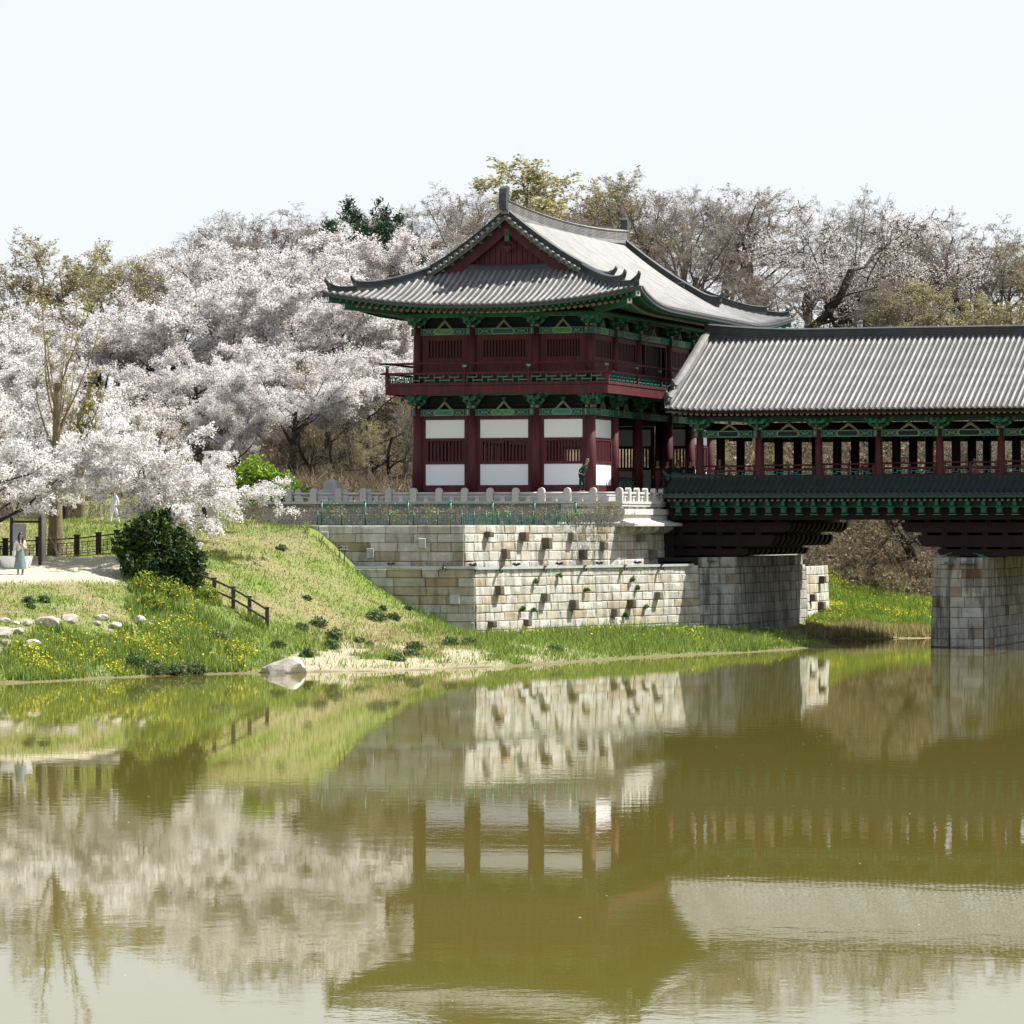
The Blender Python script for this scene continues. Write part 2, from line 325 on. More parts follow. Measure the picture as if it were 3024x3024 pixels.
def zones(X, Y, Z):
    px = 1512+F*X/Y
    nz = fbm(X, Y, .9, 11); nb = fbm(X, Y, .25, 5)
    dry = np.array([.24, .22, .115]); grn = np.array([.16, .21, .055]); sand = np.array([.38, .335, .255]); brn = np.array([.12, .095, .062]); mud = np.array([.16, .13, .08])
    g = np.clip(.42+.5*nz+.35*nb, 0, 1)
    g = np.where(px > 1390, np.clip(g+.6, 0, 1), g); low = sm(2.6, 1.4, Z)*(px < 900); g = np.clip(g+low*.8, 0, 1)
    c = dry+(grn-dry)*g[..., None]
    sandm = np.clip(sm(-.35, .25, -nz+.3*nb)*sm(.95, .5, Z+.25*nz)*sm(700, 850, px)*sm(1950, 1350, px)*1.2, 0, 1)
    sandm = np.maximum(sandm, sm(.20+.12*nz, .04, Z)*(Y < 205)*np.where((px > 820) & (px < 1500), .8, .15))
    sandm = np.maximum(sandm, sm(.45, .7, nz+.3*nb)*sm(3.0, 2.4, Z)*sm(.1, .3, Z)*(px < 520)*.8)
    c = c+(sand-c)*sandm[..., None]
    path = sm(3.6, 3.85, Z+.05*nz)*sm(4.75, 4.55, Z)*sm(430, 330, px)*(Y < 178)
    c = c+(np.array([.46, .42, .34])-c)*path[..., None]
    hill = np.where(px > 2200, sm(226.5, 229, Y+1.0*nz), sm(228, 236, Y+1.5*nz))
    c = c+(brn*(1+.35*nz[..., None])-c)*hill[..., None]
    c = np.where((Z < 0.02)[..., None], mud, c); wet = sm(.16, .05, Z)*np.where((px > 800) & (px < 1480), .3, .9); c = c+(np.array([.15, .135, .075])-c)*wet[..., None]
    far = (Y > 204) & (Y < 236) & (px > 2300)
    c = np.where((far & (Z < .55) & (Z > 0))[..., None], np.array([.33, .29, .17]), c)
    return np.clip(c, .01, .9)
gcol = zones(GX.ravel(), GY.ravel(), GZ.ravel())
me = npmesh('ground', np.stack([GX.ravel(), GY.ravel(), GZ.ravel()], 1), np.stack([ii, ii+1, ii+1+nx, ii+nx], 1), gm, gcol, True)
single('ground', me, None, 'grassy river banks rising to a wooded hill behind the pavilion', None, kind='structure')
# ------------------------------------------------------------------ river
wm, nt, b = newmat('river_water')
b.inputs['Base Color'].default_value = (.120, .104, .022, 1); b.inputs['Roughness'].default_value = .015; b.inputs['IOR'].default_value = 1.48; b.inputs['Specular IOR Level'].default_value = .5
tc = nt.nodes.new('ShaderNodeTexCoord')
na = noise(nt, 1.1, 2, .5, vec=tc.outputs['Object']); nb = noise(nt, 5.5, 2, .5, vec=tc.outputs['Object']); nc = noise(nt, .05, 2, .5, vec=tc.outputs['Object'], stretch=(.6, 1.6, 1))
rc = ramp(nt, [(.38, (.35,)*3), (.62, (1,)*3)]); nt.links.new(nc.outputs[0], rc.inputs[0])
def math_(op, a, b_):
    k = nt.nodes.new('ShaderNodeMath'); k.operation = op
    for i, v in enumerate((a, b_)):
        if isinstance(v, bpy.types.NodeSocket): nt.links.new(v, k.inputs[i])
        else: k.inputs[i].default_value = v
    return k.outputs[0]
hh = math_('ADD', na.outputs[0], math_('MULTIPLY', nb.outputs[0], .30)); hh = math_('MULTIPLY', hh, rc.outputs[0])
k = nt.nodes.new('ShaderNodeBump'); k.inputs['Strength'].default_value = 1; k.inputs['Distance'].default_value = .0022
nt.links.new(hh, k.inputs['Height']); nt.links.new(k.outputs[0], b.inputs['Normal'])
mb = MB(); mb.add([(-1400,-500,0),(1400,-500,0),(1400,232,0),(-1400,232,0)], [(0,1,2,3)])
single('river_water', mb, wm, 'calm olive green river reflecting the pavilion and blossom', None, kind='structure')
# ------------------------------------------------------------------ masonry
def stone_mb(mb, fn, s0, s1, z0, z1, proud, rr, rough=.012, jo=.007):
    s0 += jo; s1 -= jo; z0 += jo; z1 -= jo; c = min(.035, (s1-s0)*.15, (z1-z0)*.15)
    j = lambda: rr.uniform(-rough, rough)
    back = [fn(s0,-.12,z0), fn(s1,-.12,z0), fn(s1,-.12,z1), fn(s0,-.12,z1)]
    mid = [fn(s0,proud-c*.8,z0), fn(s1,proud-c*.8,z0), fn(s1,proud-c*.8,z1), fn(s0,proud-c*.8,z1)]
    fr = [fn(s0+c+j(),proud+j(),z0+c+j()), fn(s1-c+j(),proud+j(),z0+c+j()), fn(s1-c+j(),proud+j(),z1-c+j()), fn(s0+c+j(),proud+j(),z1-c+j())]
    cen = fn((s0+s1)/2+j()*3, proud+abs(j())*1.6, (z0+z1)/2+j()*2)
    mb.add(back+mid+fr+[cen], [(0,1,5,4),(1,2,6,5),(2,3,7,6),(3,0,4,7),(4,5,9,8),(5,6,10,9),(6,7,11,10),(7,4,8,11),(8,9,12),(9,10,12),(10,11,12),(11,8,12)])
def corbel_mb(fn, s0, s1, z0, z1, out, rr):
    mb = MB(); j = lambda: rr.uniform(-.02, .02)
    v = [fn(s0,-.1,z0), fn(s1,-.1,z0), fn(s1,-.1,z1), fn(s0,-.1,z1), fn(s0+j(),out-.03,z0+j()), fn(s1+j(),out-.03,z0+j()), fn(s1+j(),out-.03,z1+j()), fn(s0+j(),out-.03,z1+j()),
         fn(s0+.03,out,z0+.04), fn(s1-.03,out,z0+.04), fn(s1-.03,out,z1-.03), fn(s0+.03,out,z1-.03)]
    mb.add(v, [(0,1,5,4),(1,2,6,5),(2,3,7,6),(3,0,4,7),(4,5,9,8),(5,6,10,9),(6,7,11,10),(7,4,8,11),(8,9,10,11)]); return mb
def wall_fn(p0, p1, batter=.035, ztop=6.2):
    d = Vector((p1[0]-p0[0], p1[1]-p0[1])); L = d.length; d /= L; n = Vector((d.y, -d.x))
    def fn(s, o, z):
        o2 = o+(ztop-z)*batter
        return (p0[0]+d.x*s+n.x*o2, p0[1]+d.y*s+n.y*o2, z)
    return fn, L
NST = [0]
def masonry(par, p0, p1, zs, wid, mat, seed, ground=None, batter=.035, ztop=None, old=.0, limit=999, corb=0, skipL=None, proudv=.03):
    rr = random.Random(seed); fn, L = wall_fn(p0, p1, batter, ztop if ztop is not None else zs[-1]); cnt = 0
    core = MB(); zb, zt = zs[0], zs[-1]-.01
    core.hexa([fn(0,-.06,zb), fn(L,-.06,zb), fn(L,-.6,zb), fn(0,-.6,zb), fn(0,-.06,zt), fn(L,-.06,zt), fn(L,-.6,zt), fn(0,-.6,zt)])
    part('wall_core', core, M['core'], par)
    lots = []
    for z0, z1 in zip(zs[:-1], zs[1:]):
        s = 0.0; first = True
        while s < L-.02:
            w_ = wid*rr.uniform(.65, 1.45)
            if first: w_ *= rr.uniform(.55, 1.1); first = False
            if L-s-w_ < wid*.45: w_ = L-s
            x, y, _ = fn(s+w_/2, 0, z0)
            hid = ground and max(h1(*fn(s+.05, .1, z0)[:2]), -.4) > z1 and max(h1(*fn(s+w_, .1, z0)[:2]), -.4) > z1
            if not hid:
                mb = MB(); q = mat
                if rr.random() < old: q = M['oldstone']
                stone_mb(mb, fn, s, min(s+w_, L), z0+rr.uniform(-.004, .004), z1+rr.uniform(-.008, .004), rr.uniform(0, proudv), rr)
                part('stone', mb, q, par)
                cnt += 1
            s += w_
    return fn, L
CORN_U = (-2.27, 182.3); END_U = (5.24, 193.0)
zu = [4.13, 4.47, 4.93, 5.37, 5.78, 6.19]
zl = [.35, .78, 1.2, 1.62, 2.03, 2.43, 2.85, 3.27, 3.70, 4.12]
def xy(px, Y): return ((px-1512)*Y/F, Y)
up = thing('retaining_wall', 'upper tier of ashlar retaining wall below the green fence and stone terrace', 'stone wall', (CORN_U[0], CORN_U[1], 4.1), False)
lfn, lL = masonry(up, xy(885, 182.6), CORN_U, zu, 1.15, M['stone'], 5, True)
rfn, rL = masonry(up, CORN_U, END_U, zu, .92, M['stonelit'], 8)  # sunlit face takes the lighter copy, shaded left face the darker
ux, uy = W(2.56, 7.2)[:2]
vfn, vL = masonry(up, END_U, (ux, uy), zu, 1.6, M['stonelit'], 9)
lo = thing('retaining_wall', 'lower tier of ashlar retaining wall jutting forward under the long steel conduit', 'stone wall', (-1.8, 181.5, .3), False)
LC = (-1.76, 181.5)
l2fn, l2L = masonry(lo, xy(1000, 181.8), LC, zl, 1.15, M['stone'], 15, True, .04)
r2fn, r2L = masonry(lo, LC, (9.59, 197.7), zl, .92, M['stonelit'], 18, True, .04)
ledge = MB(); ledge.prism([lfn(0,-.2,0)[:2], CORN_U, END_U, (ux, uy), (10.5, 199.5), (9.65, 197.9), LC, l2fn(0,0,4.1)[:2]], lambda x, y, t: (x, y, t), 3.7, 4.06)
part('ledge', ledge, M['core'], lo)
# projecting old stones ("dowel stones")
def corbels(par, fn, lst, seed, mat='oldstone'):
    rr = random.Random(seed)
    for s, z, w_, h_, o in lst: part('projecting_stone', corbel_mb(fn, s, s+w_, z, z+h_, o, rr), M[mat], par)
def s_at(fn, L, px):       # distance along a wall face seen at photo column px
    best = min(range(0, 400), key=lambda k: abs(1512+F*fn(L*k/400, 0, 4)[0]/fn(L*k/400, 0, 4)[1]-px)); return L*best/400
def zat(fn, s, py): x, y, _ = fn(s, 0, 4); return EYE+(HOR-py)*y/F
def mk(fn, L, pts, w_, h_=None):
    o = []
    for px, y0, y1, out in pts:
        s = s_at(fn, L, px); z1, z0 = zat(fn, s, y0), zat(fn, s, y1); o.append((s, z0, w_, z1-z0, out))
    return o
corbels(up, rfn, mk(rfn, rL, [(1434,1570,1586,.34),(1536,1571,1597,.36),(1602,1588,1622,.42),(1681,1573,1597,.3),(1775,1600,1623,.28),(1482,1621,1650,.3),(1710,1623,1652,.34)], .34), 3)
corbels(up, vfn, mk(vfn, vL, [(1880,1571,1599,.35),(1915,1624,1652,.35)], .6), 4)
corbels(up, lfn, mk(lfn, lL, [(948,1570,1592,.16),(1235,1589,1620,.2),(1082,1619,1649,.2)], .36), 5, 'graniteold')
corbels(lo, r2fn, mk(r2fn, r2L, [(1460,1730,1756,.34),(1595,1752,1777,.34),(1678,1771,1800,.36),(1848,1771,1795,.34),(1930,1748,1770,.34),(1800,1798,1822,.34),(1436,1835,1852,.3),(1540,1829,1849,.3)], .34), 6)
corbels(lo, l2fn, mk(l2fn, l2L, [(1330,1756,1783,.2)], .45), 7, 'graniteold')
# ---- abutment under the bridge and pier in the river
ab = thing('bridge_abutment', 'tall grey stone abutment carrying the left end of the covered bridge', 'abutment', (9.59, 197.7, 0), False)
A1 = W(6.74, 3.5)[:2]; A2 = W(6.74, 18.9)[:2]; A3 = W(6.74, 24.2)[:2]
za = [-.5, 0, .52, 1.05, 1.56, 2.1, 2.62, 3.15, 3.66, 4.0]
masonry(ab, (9.60, 197.75), A1, [z for z in za if z >= 0], .95, M['pier'], 21, True, .045)
masonry(ab, A1, A2, za, 1.75, M['pier'], 22, None, .045)
masonry(ab, A2, A3, [-.5, 0, .48, .95, 1.42, 1.9, 2.38, 2.9, 3.4, 3.9], 1.25, M['stonelit'], 23, None, .045)  # same abutment past the bridge shadow, sunlight painted by paler stone
masonry(ab, (9.62, 197.95), W(6.55, 3.7)[:2], [4.0, 4.54], 1.05, M['pier'], 24, None, 0)
masonry(ab, W(6.55, 3.7)[:2], W(6.55, 18.7)[:2], [4.0, 4.54], 1.0, M['pier'], 25, None, 0, old=.25, proudv=.16)
cap = MB(); cap.prism([(9.7, 198.2), W(6.35, 3.9)[:2], W(6.35, 19)[:2], W(0, 19)[:2], W(1.0, 4)[:2]], lambda x, y, t: (x, y, t), 4.3, 4.5)
cap.prism([W(6.5, 18.8)[:2], W(6.5, 24)[:2], W(2, 24)[:2], W(2, 18.8)[:2]], lambda x, y, t: (x, y, t), 3.5, 3.86)
part('rubble_fill', cap, M['core'], ab)
abf, abL = wall_fn(A2, A3, .045, 3.9)
corbels(ab, abf, [(2.9, 2.9, .5, .42, .35), (.6, 1.95, .5, .4, .32), (2.5, 1.45, .5, .42, .35), (4.2, .5, .5, .4, .3)], 9)
pr = thing('bridge_pier', 'boat shaped grey stone pier standing in the river under the covered bridge', 'bridge pier', (22.8, 200, 0), False)
B0 = xy(2757, 195.6); B1 = xy(2805, 194.4); B2 = xy(2903, 194.4); V1 = Vector((ST, CT))
B3 = tuple(Vector(B2)+V1*15.2); B4 = tuple(Vector(B1)+V1*17.0); B5 = tuple(Vector(B0)+V1*14.6)
zp = [-.6, .02, .42, .95, 1.5, 2.02, 2.55, 3.05, 3.5, 3.95, 4.56]
q = None
for a, b_, w_, sd in ((B0, B1, .6, 31), (B1, B2, .9, 32), (B2, B3, 1.15, 33)):
    masonry(pr, a, b_, zp, w_, M['pier'], sd, None, .03)
for a, b_ in ((B3, B4), (B4, B5), (B5, B0)):
    fn, L = wall_fn(a, b_, .03, 4.56); c_ = MB(); c_.hexa([fn(0,.02,-.6), fn(L,.02,-.6), fn(L,-.5,-.6), fn(0,-.5,-.6), fn(0,.02,4.55), fn(L,.02,4.55), fn(L,-.5,4.55), fn(0,-.5,4.55)]); part('rear_face', c_, M['pier'], pr)
cap = MB(); cap.prism([B0, B1, B2, B3, B4, B5], lambda x, y, t: (x, y, t), 3.9, 4.5); part('cap_fill', cap, M['core'], pr)
# ------------------------------------------------------------------ terrace and planting bed
bed = MB(); bed.prism([xy(885, 182.75), (CORN_U[0]+.0, CORN_U[1]+.35), (END_U[0]-.1, END_U[1]+.2), W(2.3, -2.6)[:2], W(-17.5, -2.6)[:2]], lambda x, y, t: (x, y, t), 5.6, 6.17)
single('planting_bed', bed, gm, 'strip of dry planted soil on top of the retaining wall', None, kind='structure')
me = bpy.data.objects['planting_bed'].data; a = me.color_attributes.new('Col', 'FLOAT_COLOR', 'POINT')
for d_ in a.data: d_.color = (.22, .19, .11, 1)
te = MB(); te.box(-16.9, 2.55, -3.15, 34, 4.2, 7.40); te.box(-1, 2.2, 0, 8, 4.0, 6.2)
single('terrace_ground', te, M['graniteold'], 'paved terrace around the pavilion', None, bld=True, kind='structure')
tw = thing('terrace_wall', 'low grey terrace wall of big cut blocks behind the shrubs', 'stone wall', (-16.9, -3.2, 6.1))
rr = random.Random(4)
for z0, z1, dd in ((6.05, 6.42, 0), (6.42, 6.8, 0), (6.8, 7.14, 0), (7.14, 7.27, -.0)):
    s = -16.9
    while s < -.6:
        w_ = rr.uniform(.9, 1.9); mb = MB(); e = min(s+w_, -.5)
        stone_mb(mb, lambda a, o, z: (a, -3.16-o, z), s, e, z0, z1, rr.uniform(0, .03), rr); part('block', mb, M['graniteold'], tw); s = e
for z0, z1 in ((6.05, 6.6), (6.6, 7.27)):
    for k in range(6):
        mb = MB(); stone_mb(mb, lambda a, o, z: (-16.92-o, a, z), -3.1+k*1.5, -1.6+k*1.5, z0, z1, .02, rr); part('block', mb, M['graniteold'], tw)
# corbelled stone balcony at the terrace corner
bc = thing('stone_balcony', 'pale stone corbelled balcony jutting from the terrace corner beside the bridge', 'stone balcony', (-.5, -3.2, 5.9))
def rbox(u0, u1, v0, v1, z0, z1, name, mat='granite', fl=0):
    mb = MB(); mb.hexa([(u0,v0,z0),(u1+fl,v0-fl,z0),(u1+fl,v1,z0),(u0,v1,z0),(u0,v0+fl*0,z1),(u1,v0,z1),(u1,v1,z1),(u0,v1,z1)]); return part(name, mb, M[mat], bc)
rbox(-.5, 2.72, -3.50, 5.2, 7.14, 7.27, 'lower_slab'); rbox(-.5, 2.9, -3.62, 5.2, 6.72, 7.02, 'block_course'); rbox(-.5, 2.8, -3.52, 5.2, 6.46, 6.70, 'block_course')
mb = MB()
for k in range(6): mb.box(2.30, 2.62, -3.4+k*1.35, -2.9+k*1.35, 7.02, 7.14); mb.box(2.30, 2.58, -2.85+k*1.35, -2.65+k*1.35, 7.02, 7.14)
mb.box(-.5, .2, -3.45, -3.1, 7.02, 7.14); mb.box(.9, 1.6, -3.45, -3.1, 7.02, 7.14); part('spacer_blocks', mb, M['granite'], bc, kind='stuff')
mb = MB(); mb.sweep([(2.8, -4.0, 6.3), (2.8, 5.2, 6.3)], [(0,-.05), (.75,-.16), (.75,-.02), (.35,.06), (0,.16)], (1,0,0)); mb.sweep([(-.6, -3.5, 6.3), (2.8, -3.5, 6.3)], [(0,-.05), (-.6,-.16), (-.6,-.02), (-.3,.06), (0,.16)], (0,1,0))
mb.hexa([(2.8,-4.1,6.14),(3.55,-4.1,6.14),(3.55,-3.4,6.14),(2.8,-3.4,6.14),(2.8,-4.1,6.28),(3.55,-4.1,6.28),(3.55,-3.4,6.28),(2.8,-3.4,6.36)])
part('flared_slab', mb, M['granite'], bc)
for k in range(6):
    v = -3.5+k*1.4; mb = MB(); pts = [(1.9, 6.13), (3.3, 6.13), (3.3, 5.98), (3.05, 5.82), (2.7, 5.72), (1.9, 5.72)]
    mb.prism(pts, lambda x, y, t: (x, t, y), v, v+.62); part('corbel', mb, M['stonelit'] if k < 4 else M['pier'], bc)  # last corbels take darker stone to stand for the bridge shade
core = MB(); core.box(-.5, 2.5, -3.3, 5, 5.6, 7.2); part('core', core, M['graniteold'], bc)
# ------------------------------------------------------------------ stone balustrade
def post_mesh():
    mb = MB(); hw, hd = .17, .13; pr_ = []
    prof = [(-hw, 0), (hw, 0), (hw, .5)]+[(hw*cos(t), .5+.19*sin(t)) for t in (pi*.15, pi*.3, pi*.5, pi*.7, pi*.85)]+[(-hw, .5)]
    mb.prism(prof, lambda x, y, t: (x, t, y), -hd, hd); return mb
def baluster_mesh():
    mb = MB(); mb.hexa([(-.13,-.09,0),(.13,-.09,0),(.13,.09,0),(-.13,.09,0),(-.09,-.06,.16),(.09,-.06,.16),(.09,.06,.16),(-.09,.06,.16)]); mb.box(-.12, .12, -.08, .08, .17, .27)
    return mb
POSTM = post_mesh().mesh('balustrade_post', M['granite']); BALM = baluster_mesh().mesh('baluster', M['granite'])
def balustrade(a, b_, n, label, mats=None, zb=7.41, hgt=1.0, skip_first=False):
    a, b_ = Vector(a), Vector(b_); t = thing('stone_balustrade', label, 'stone railing', (a.x, a.y, zb), group='pale stone balustrades round the terrace')
    d = b_-a; rz = math.atan2(d.y, d.x); up_ = d.normalized()
    for k in range(n+1):
        if k == 0 and skip_first: continue
        p = a+d*k/n
        o = bpy.data.objects.new('post', POSTM); COL.objects.link(o); o.parent = t; o.location = (p.x-a.x, p.y-a.y, 0); o.rotation_euler = (0, 0, rz); ORG[o.name] = ORG[t.name]
    for k in range(n):
        p, q = a+d*k/n+up_*.17, a+d*(k+1)/n-up_*.17; m_ = (p+q)/2
        mb = MB(); mb.tube([(p.x, p.y, zb+.40), (q.x, q.y, zb+.40)], .065, 8); part('handrail', mb, M['granite'], t)
        mb = MB(); mb.bar((p.x, p.y, zb+.235), (q.x, q.y, zb+.235), .09, .04); part('lower_rail', mb, M['granite'], t)
        o = bpy.data.objects.new('baluster', BALM); COL.objects.link(o); o.parent = t; o.location = (m_.x-a.x, m_.y-a.y, .0); o.rotation_euler = (0, 0, rz); ORG[o.name] = ORG[t.name]
    mb = MB(); p, q = a-up_*.2, b_+up_*.2; mb.bar((p.x, p.y, zb-.07), (q.x, q.y, zb-.07), .42, .13); part('base_slab', mb, M['granite'] , t)
balustrade((-16.7, -3.35), (2.55, -3.35), 14, 'long stone balustrade on the terrace edge in front of the pavilion')
balustrade((2.55, -3.35), (2.55, 4.35), 5, 'short stone balustrade on the corbelled balcony beside the bridge', skip_first=True)
balustrade((-16.7, 1.5), (-11.3, 1.5), 4, 'rear stone balustrade seen behind the left end of the long one')
gate = thing('stone_pillar', 'thick round topped stone pillar taller than the balustrade posts beside it', 'stone pillar', (-13.6, -1.6, 7.4))
mb = MB(); prof = [(-.37, 0), (.37, 0), (.37, .85)]+[(.37*cos(t), .85+.33*sin(t)) for t in (pi*.15, pi*.3, pi*.5, pi*.7, pi*.85)]+[(-.37, .85)]
mb.prism([(x-13.6, y+7.4) for x, y in prof], lambda x, y, t: (x, t, y), -1.9, -1.35); part('shaft', mb, M['graniteold'], gate)
# ------------------------------------------------------------------ shared building pieces
PM = [M['green'], M['greendk'], M['greenlt'], M['olive'], M['pink'], M['mint'], M['navy'], M['red'], M['white'], M['rafter_end'], M['skirt_end']]
G, GD, GL, OL, PK, MT, NV, RD, WH, RE, SE = range(11)
def tie_beam(par, fc, s0, s1, z0, z1, d0=-.12, d1=.14, plain=False, name='tie_beam', center=OL):
    mb = MB(); mb.mat(G); fc.box(mb, s0, s1, d0, d1, z0, z1)
    if not plain:
        L = s1-s0; h = z1-z0; e = .012; zc = (z0+z1)/2
        def hexpanel(a, b_, k, mi, ee, zz0, zz1):
            mb.mat(mi); pts = [(a-k, (zz0+zz1)/2), (a, zz0), (b_, zz0), (b_+k, (zz0+zz1)/2), (b_, zz1), (a, zz1)]
            mb.prism(pts, lambda x, y, t: fc(x, t, y), d1-.01, d1+ee)
        m0, m1 = s0+L*.33, s1-L*.33
        hexpanel(m0-.06, m1+.06, .09, PK, e, z0+.02, z1-.02); hexpanel(m0-.03, m1+.03, .07, MT, e+.006, z0+.03, z1-.03); hexpanel(m0, m1, .05, center, e+.012, z0+.055, z1-.055)
        for sg, x0 in ((1, s0+.10), (-1, s1-.10)):
            mb.mat(GD); fc.box(mb, *(sorted((x0, x0+sg*.03))), d1-.01, d1+e, z0, z1); mb.mat(MT); fc.box(mb, *sorted((x0+sg*.06, x0+sg*.08)), d1-.01, d1+e, z0, z1)
            cx_ = (x0+sg*.1+(m0 if sg > 0 else m1)-sg*.16)/2; hw = max(.08, abs((m0 if sg > 0 else m1)-sg*.16-x0-sg*.1)/2*.9)
            mb.mat(GD); fc.box(mb, cx_-hw, cx_+hw, d1-.01, d1+.006, z0+.03, z1-.03)
            for a, b_ in (((-1, -1), (1, 1)), ((-1, 1), (1, -1))):
                mb.mat(MT); p = fc(cx_+a[0]*hw, d1+.012, zc+a[1]*(h/2-.05)); q = fc(cx_+b_[0]*hw, d1+.012, zc+b_[1]*(h/2-.05)); mb.bar(p, q, .012, .03)
            mb.mat(PK)
            for dx, dz in ((0, .3), (0, -.3), (.5, 0), (-.5, 0)):
                fc.box(mb, cx_+dx*hw-.035, cx_+dx*hw+.035, d1-.01, d1+.02, zc+dz*h-.022, zc+dz*h+.022)
        mb.mat(MT); fc.box(mb, s0, s1, d1-.01, d1+.008, z1-.018, z1-.004); fc.box(mb, s0, s1, d1-.01, d1+.008, z0+.004, z0+.018)
    return part(name, mb, PM, par)
def bracket_mb(h=.8, wid=1.0):
    mb = MB(); k = h/.8; w_ = wid
    mb.mat(G); mb.hexa([(-.15,-.15,0),(.15,-.15,0),(.15,.15,0),(-.15,.15,0),(-.24,-.24,.10*k),(.24,-.24,.10*k),(.24,.24,.10*k),(-.24,.24,.10*k)]); mb.box(-.24, .24, -.24, .24, .10*k, .19*k)
    mb.mat(PK); mb.box(-.21, -.05, -.255, -.2, .06*k, .17*k); mb.box(.05, .21, -.255, -.2, .06*k, .17*k)
    def armx(L, z0, z1, y, mi=G, th=.06):
        mb.mat(mi); pts = [(-L, z1), (-L, z1-(z1-z0)*.45), (-L*.72, z0), (L*.72, z0), (L, z1-(z1-z0)*.45), (L, z1)]
        mb.prism(pts, lambda x, z, t: (x, t, z), y-th, y+th)
    def army(y1, z0, z1, th=.065):
        mb.mat(G); pts = [(.3, z0), (y1+.18, z0), (y1, (z0+z1)/2), (y1-.05, z1+.05), (y1+.10, z1), (.3, z1)]
        mb.prism(pts, lambda y, z, t: (t, y, z), -th, th)
        mb.mat(MT); mb.box(-.05, .05, y1+.02, y1+.10, z0+.04, z1-.02)
    armx(.40*w_, .19*k, .36*k, 0); army(-.52, .19*k, .36*k)
    for x in (-.40*w_, 0, .40*w_):
        mb.mat(GL); mb.tube([(x, -.12, .40*k), (x, .12, .40*k)], .085, 8); mb.mat(G); mb.box(x-.10, x+.10, -.11, .11, .36*k, .47*k)
    armx(.64*w_, .47*k, .64*k, 0); army(-.78, .47*k, .64*k); armx(.36*w_, .42*k, .60*k, -.42, GL)
    for x in (-.60*w_, -.3*w_, .3*w_, .60*w_):
        mb.mat(GL); mb.tube([(x, -.13, .66*k), (x, .13, .66*k)], .09, 8)
    mb.mat(G); mb.box(-.66*w_, .66*w_, -.09, .09, .70*k, .8*k)
    for x in (-.3*w_, 0, .3*w_): mb.mat(GL); mb.box(x-.08, x+.08, -.52, -.34, .60*k, .70*k)
    return mb
def inverted_v_mb(h=.5, w_=.42):
    mb = MB()
    for sg in (-1, 1):
        mb.mat(MT); mb.prism([(sg*w_, 0), (sg*(w_-.14), 0), (0, h-.16), (0, h)], lambda x, z, t: (x, t, z), -.05, .05)
        mb.mat(PK); mb.prism([(sg*(w_-.035), .015), (sg*(w_-.12), .015), (sg*.02, h-.15), (sg*.02, h-.04)], lambda x, z, t: (x, t, z), -.062, -.04)
    mb.mat(G); mb.box(-.07, .07, -.06, .06, h-.08, h+.08); mb.box(-.13, .13, -.07, .07, h+.08, h+.14)
    return mb
def fret_mb(mb, fc, s0, s1, z0, z1, d=0, th=.055, unit=.78):
    L = s1-s0; n = max(1, round(L/unit)); u_ = L/n; h = z1-z0; t = th/2
    def hb(a, b_, z): a, b_ = max(a, s0), min(b_, s1); (b_ > a+.02) and fc.box(mb, a, b_, d-.025, d+.025, z-t, z+t)
    def vb(a, za, zb_): (s0 <= a <= s1) and fc.box(mb, a-t, a+t, d-.022, d+.022, za, zb_)
    for k in range(-1, n+1):
        x = s0+k*u_
        mb.mat(GL); hb(x+.04*u_, x+.72*u_, z0+h*.66); hb(x+.42*u_, x+1.1*u_, z0+h*.28)
        mb.mat(G); vb(x+.08*u_, z0+h*.72, z1); vb(x+.70*u_, z0+h*.72, z1); vb(x+.46*u_, z0+h*.34, z0+h*.62); vb(x+.46*u_, z0, z0+h*.22); vb(x+1.06*u_-u_, z0, z0+h*.22); vb(x+.08*u_, z0+h*.34, z0+h*.62)
def ridge_sec(h, w_=.17, lay=5):
    L = [(w_, -.15)]
    for k in range(lay):
        z = h*.85*k/lay; L += [(w_, z+.015), (w_, z+h*.85/lay-.022), (w_-.03, z+h*.85/lay-.018), (w_-.03, z+h*.85/lay)]
    L += [(w_+.05, h*.86), (w_+.05, h*.90), (w_*.7, h*.98), (0, h+.02)]
    return L+[(-a, b_) for a, b_ in L[::-1]][1:]
def roll_pts(fn, s0, s1, n): return [fn(s0+(s1-s0)*k/n) for k in range(n+1)]
def roll_mb(mb, pts, lat, r=.085, mi=0):     # half-round tile row along pts
    sec = [(r*cos(t), r*sin(t)*1.15+.02) for t in (0, pi*.2, pi*.4, pi*.6, pi*.8, pi)]
    mb.mat(mi); mb.sm = True; o = len(mb.v); mb.sweep(pts, sec, lat, closed=False); mb.sm = False; n = 6
    mb.f.append(tuple(range(o, o+n))); mb.m.append(mi); mb.smooth.append(False)
def pans(mb, fn, a0, a1, s0, s1, step=.15, sag=.03):   # fn(a, s) -> point; stepped concave pan tiles in one gap
    n = max(1, int((s1-s0)/step)); w_ = a1-a0
    for k in range(n):
        sa, sb = s0+(s1-s0)*k/n, s0+(s1-s0)*(k+1)/n; V = []
        for s_, lift in ((sa, .045), (sb, .004)):
            for f_, dz in ((0, .02), (.5, -sag), (1, .02)):
                p = fn(a0+w_*f_, s_); V.append((p[0], p[1], p[2]+lift+dz))
        for f_, dz in ((0, .02), (.5, -sag), (1, .02)):
            p = fn(a0+w_*f_, sa); V.append((p[0], p[1], p[2]+dz-.01))
        mb.add(V, [(0,1,4,3), (1,2,5,4), (6,7,1,0), (7,8,2,1)])
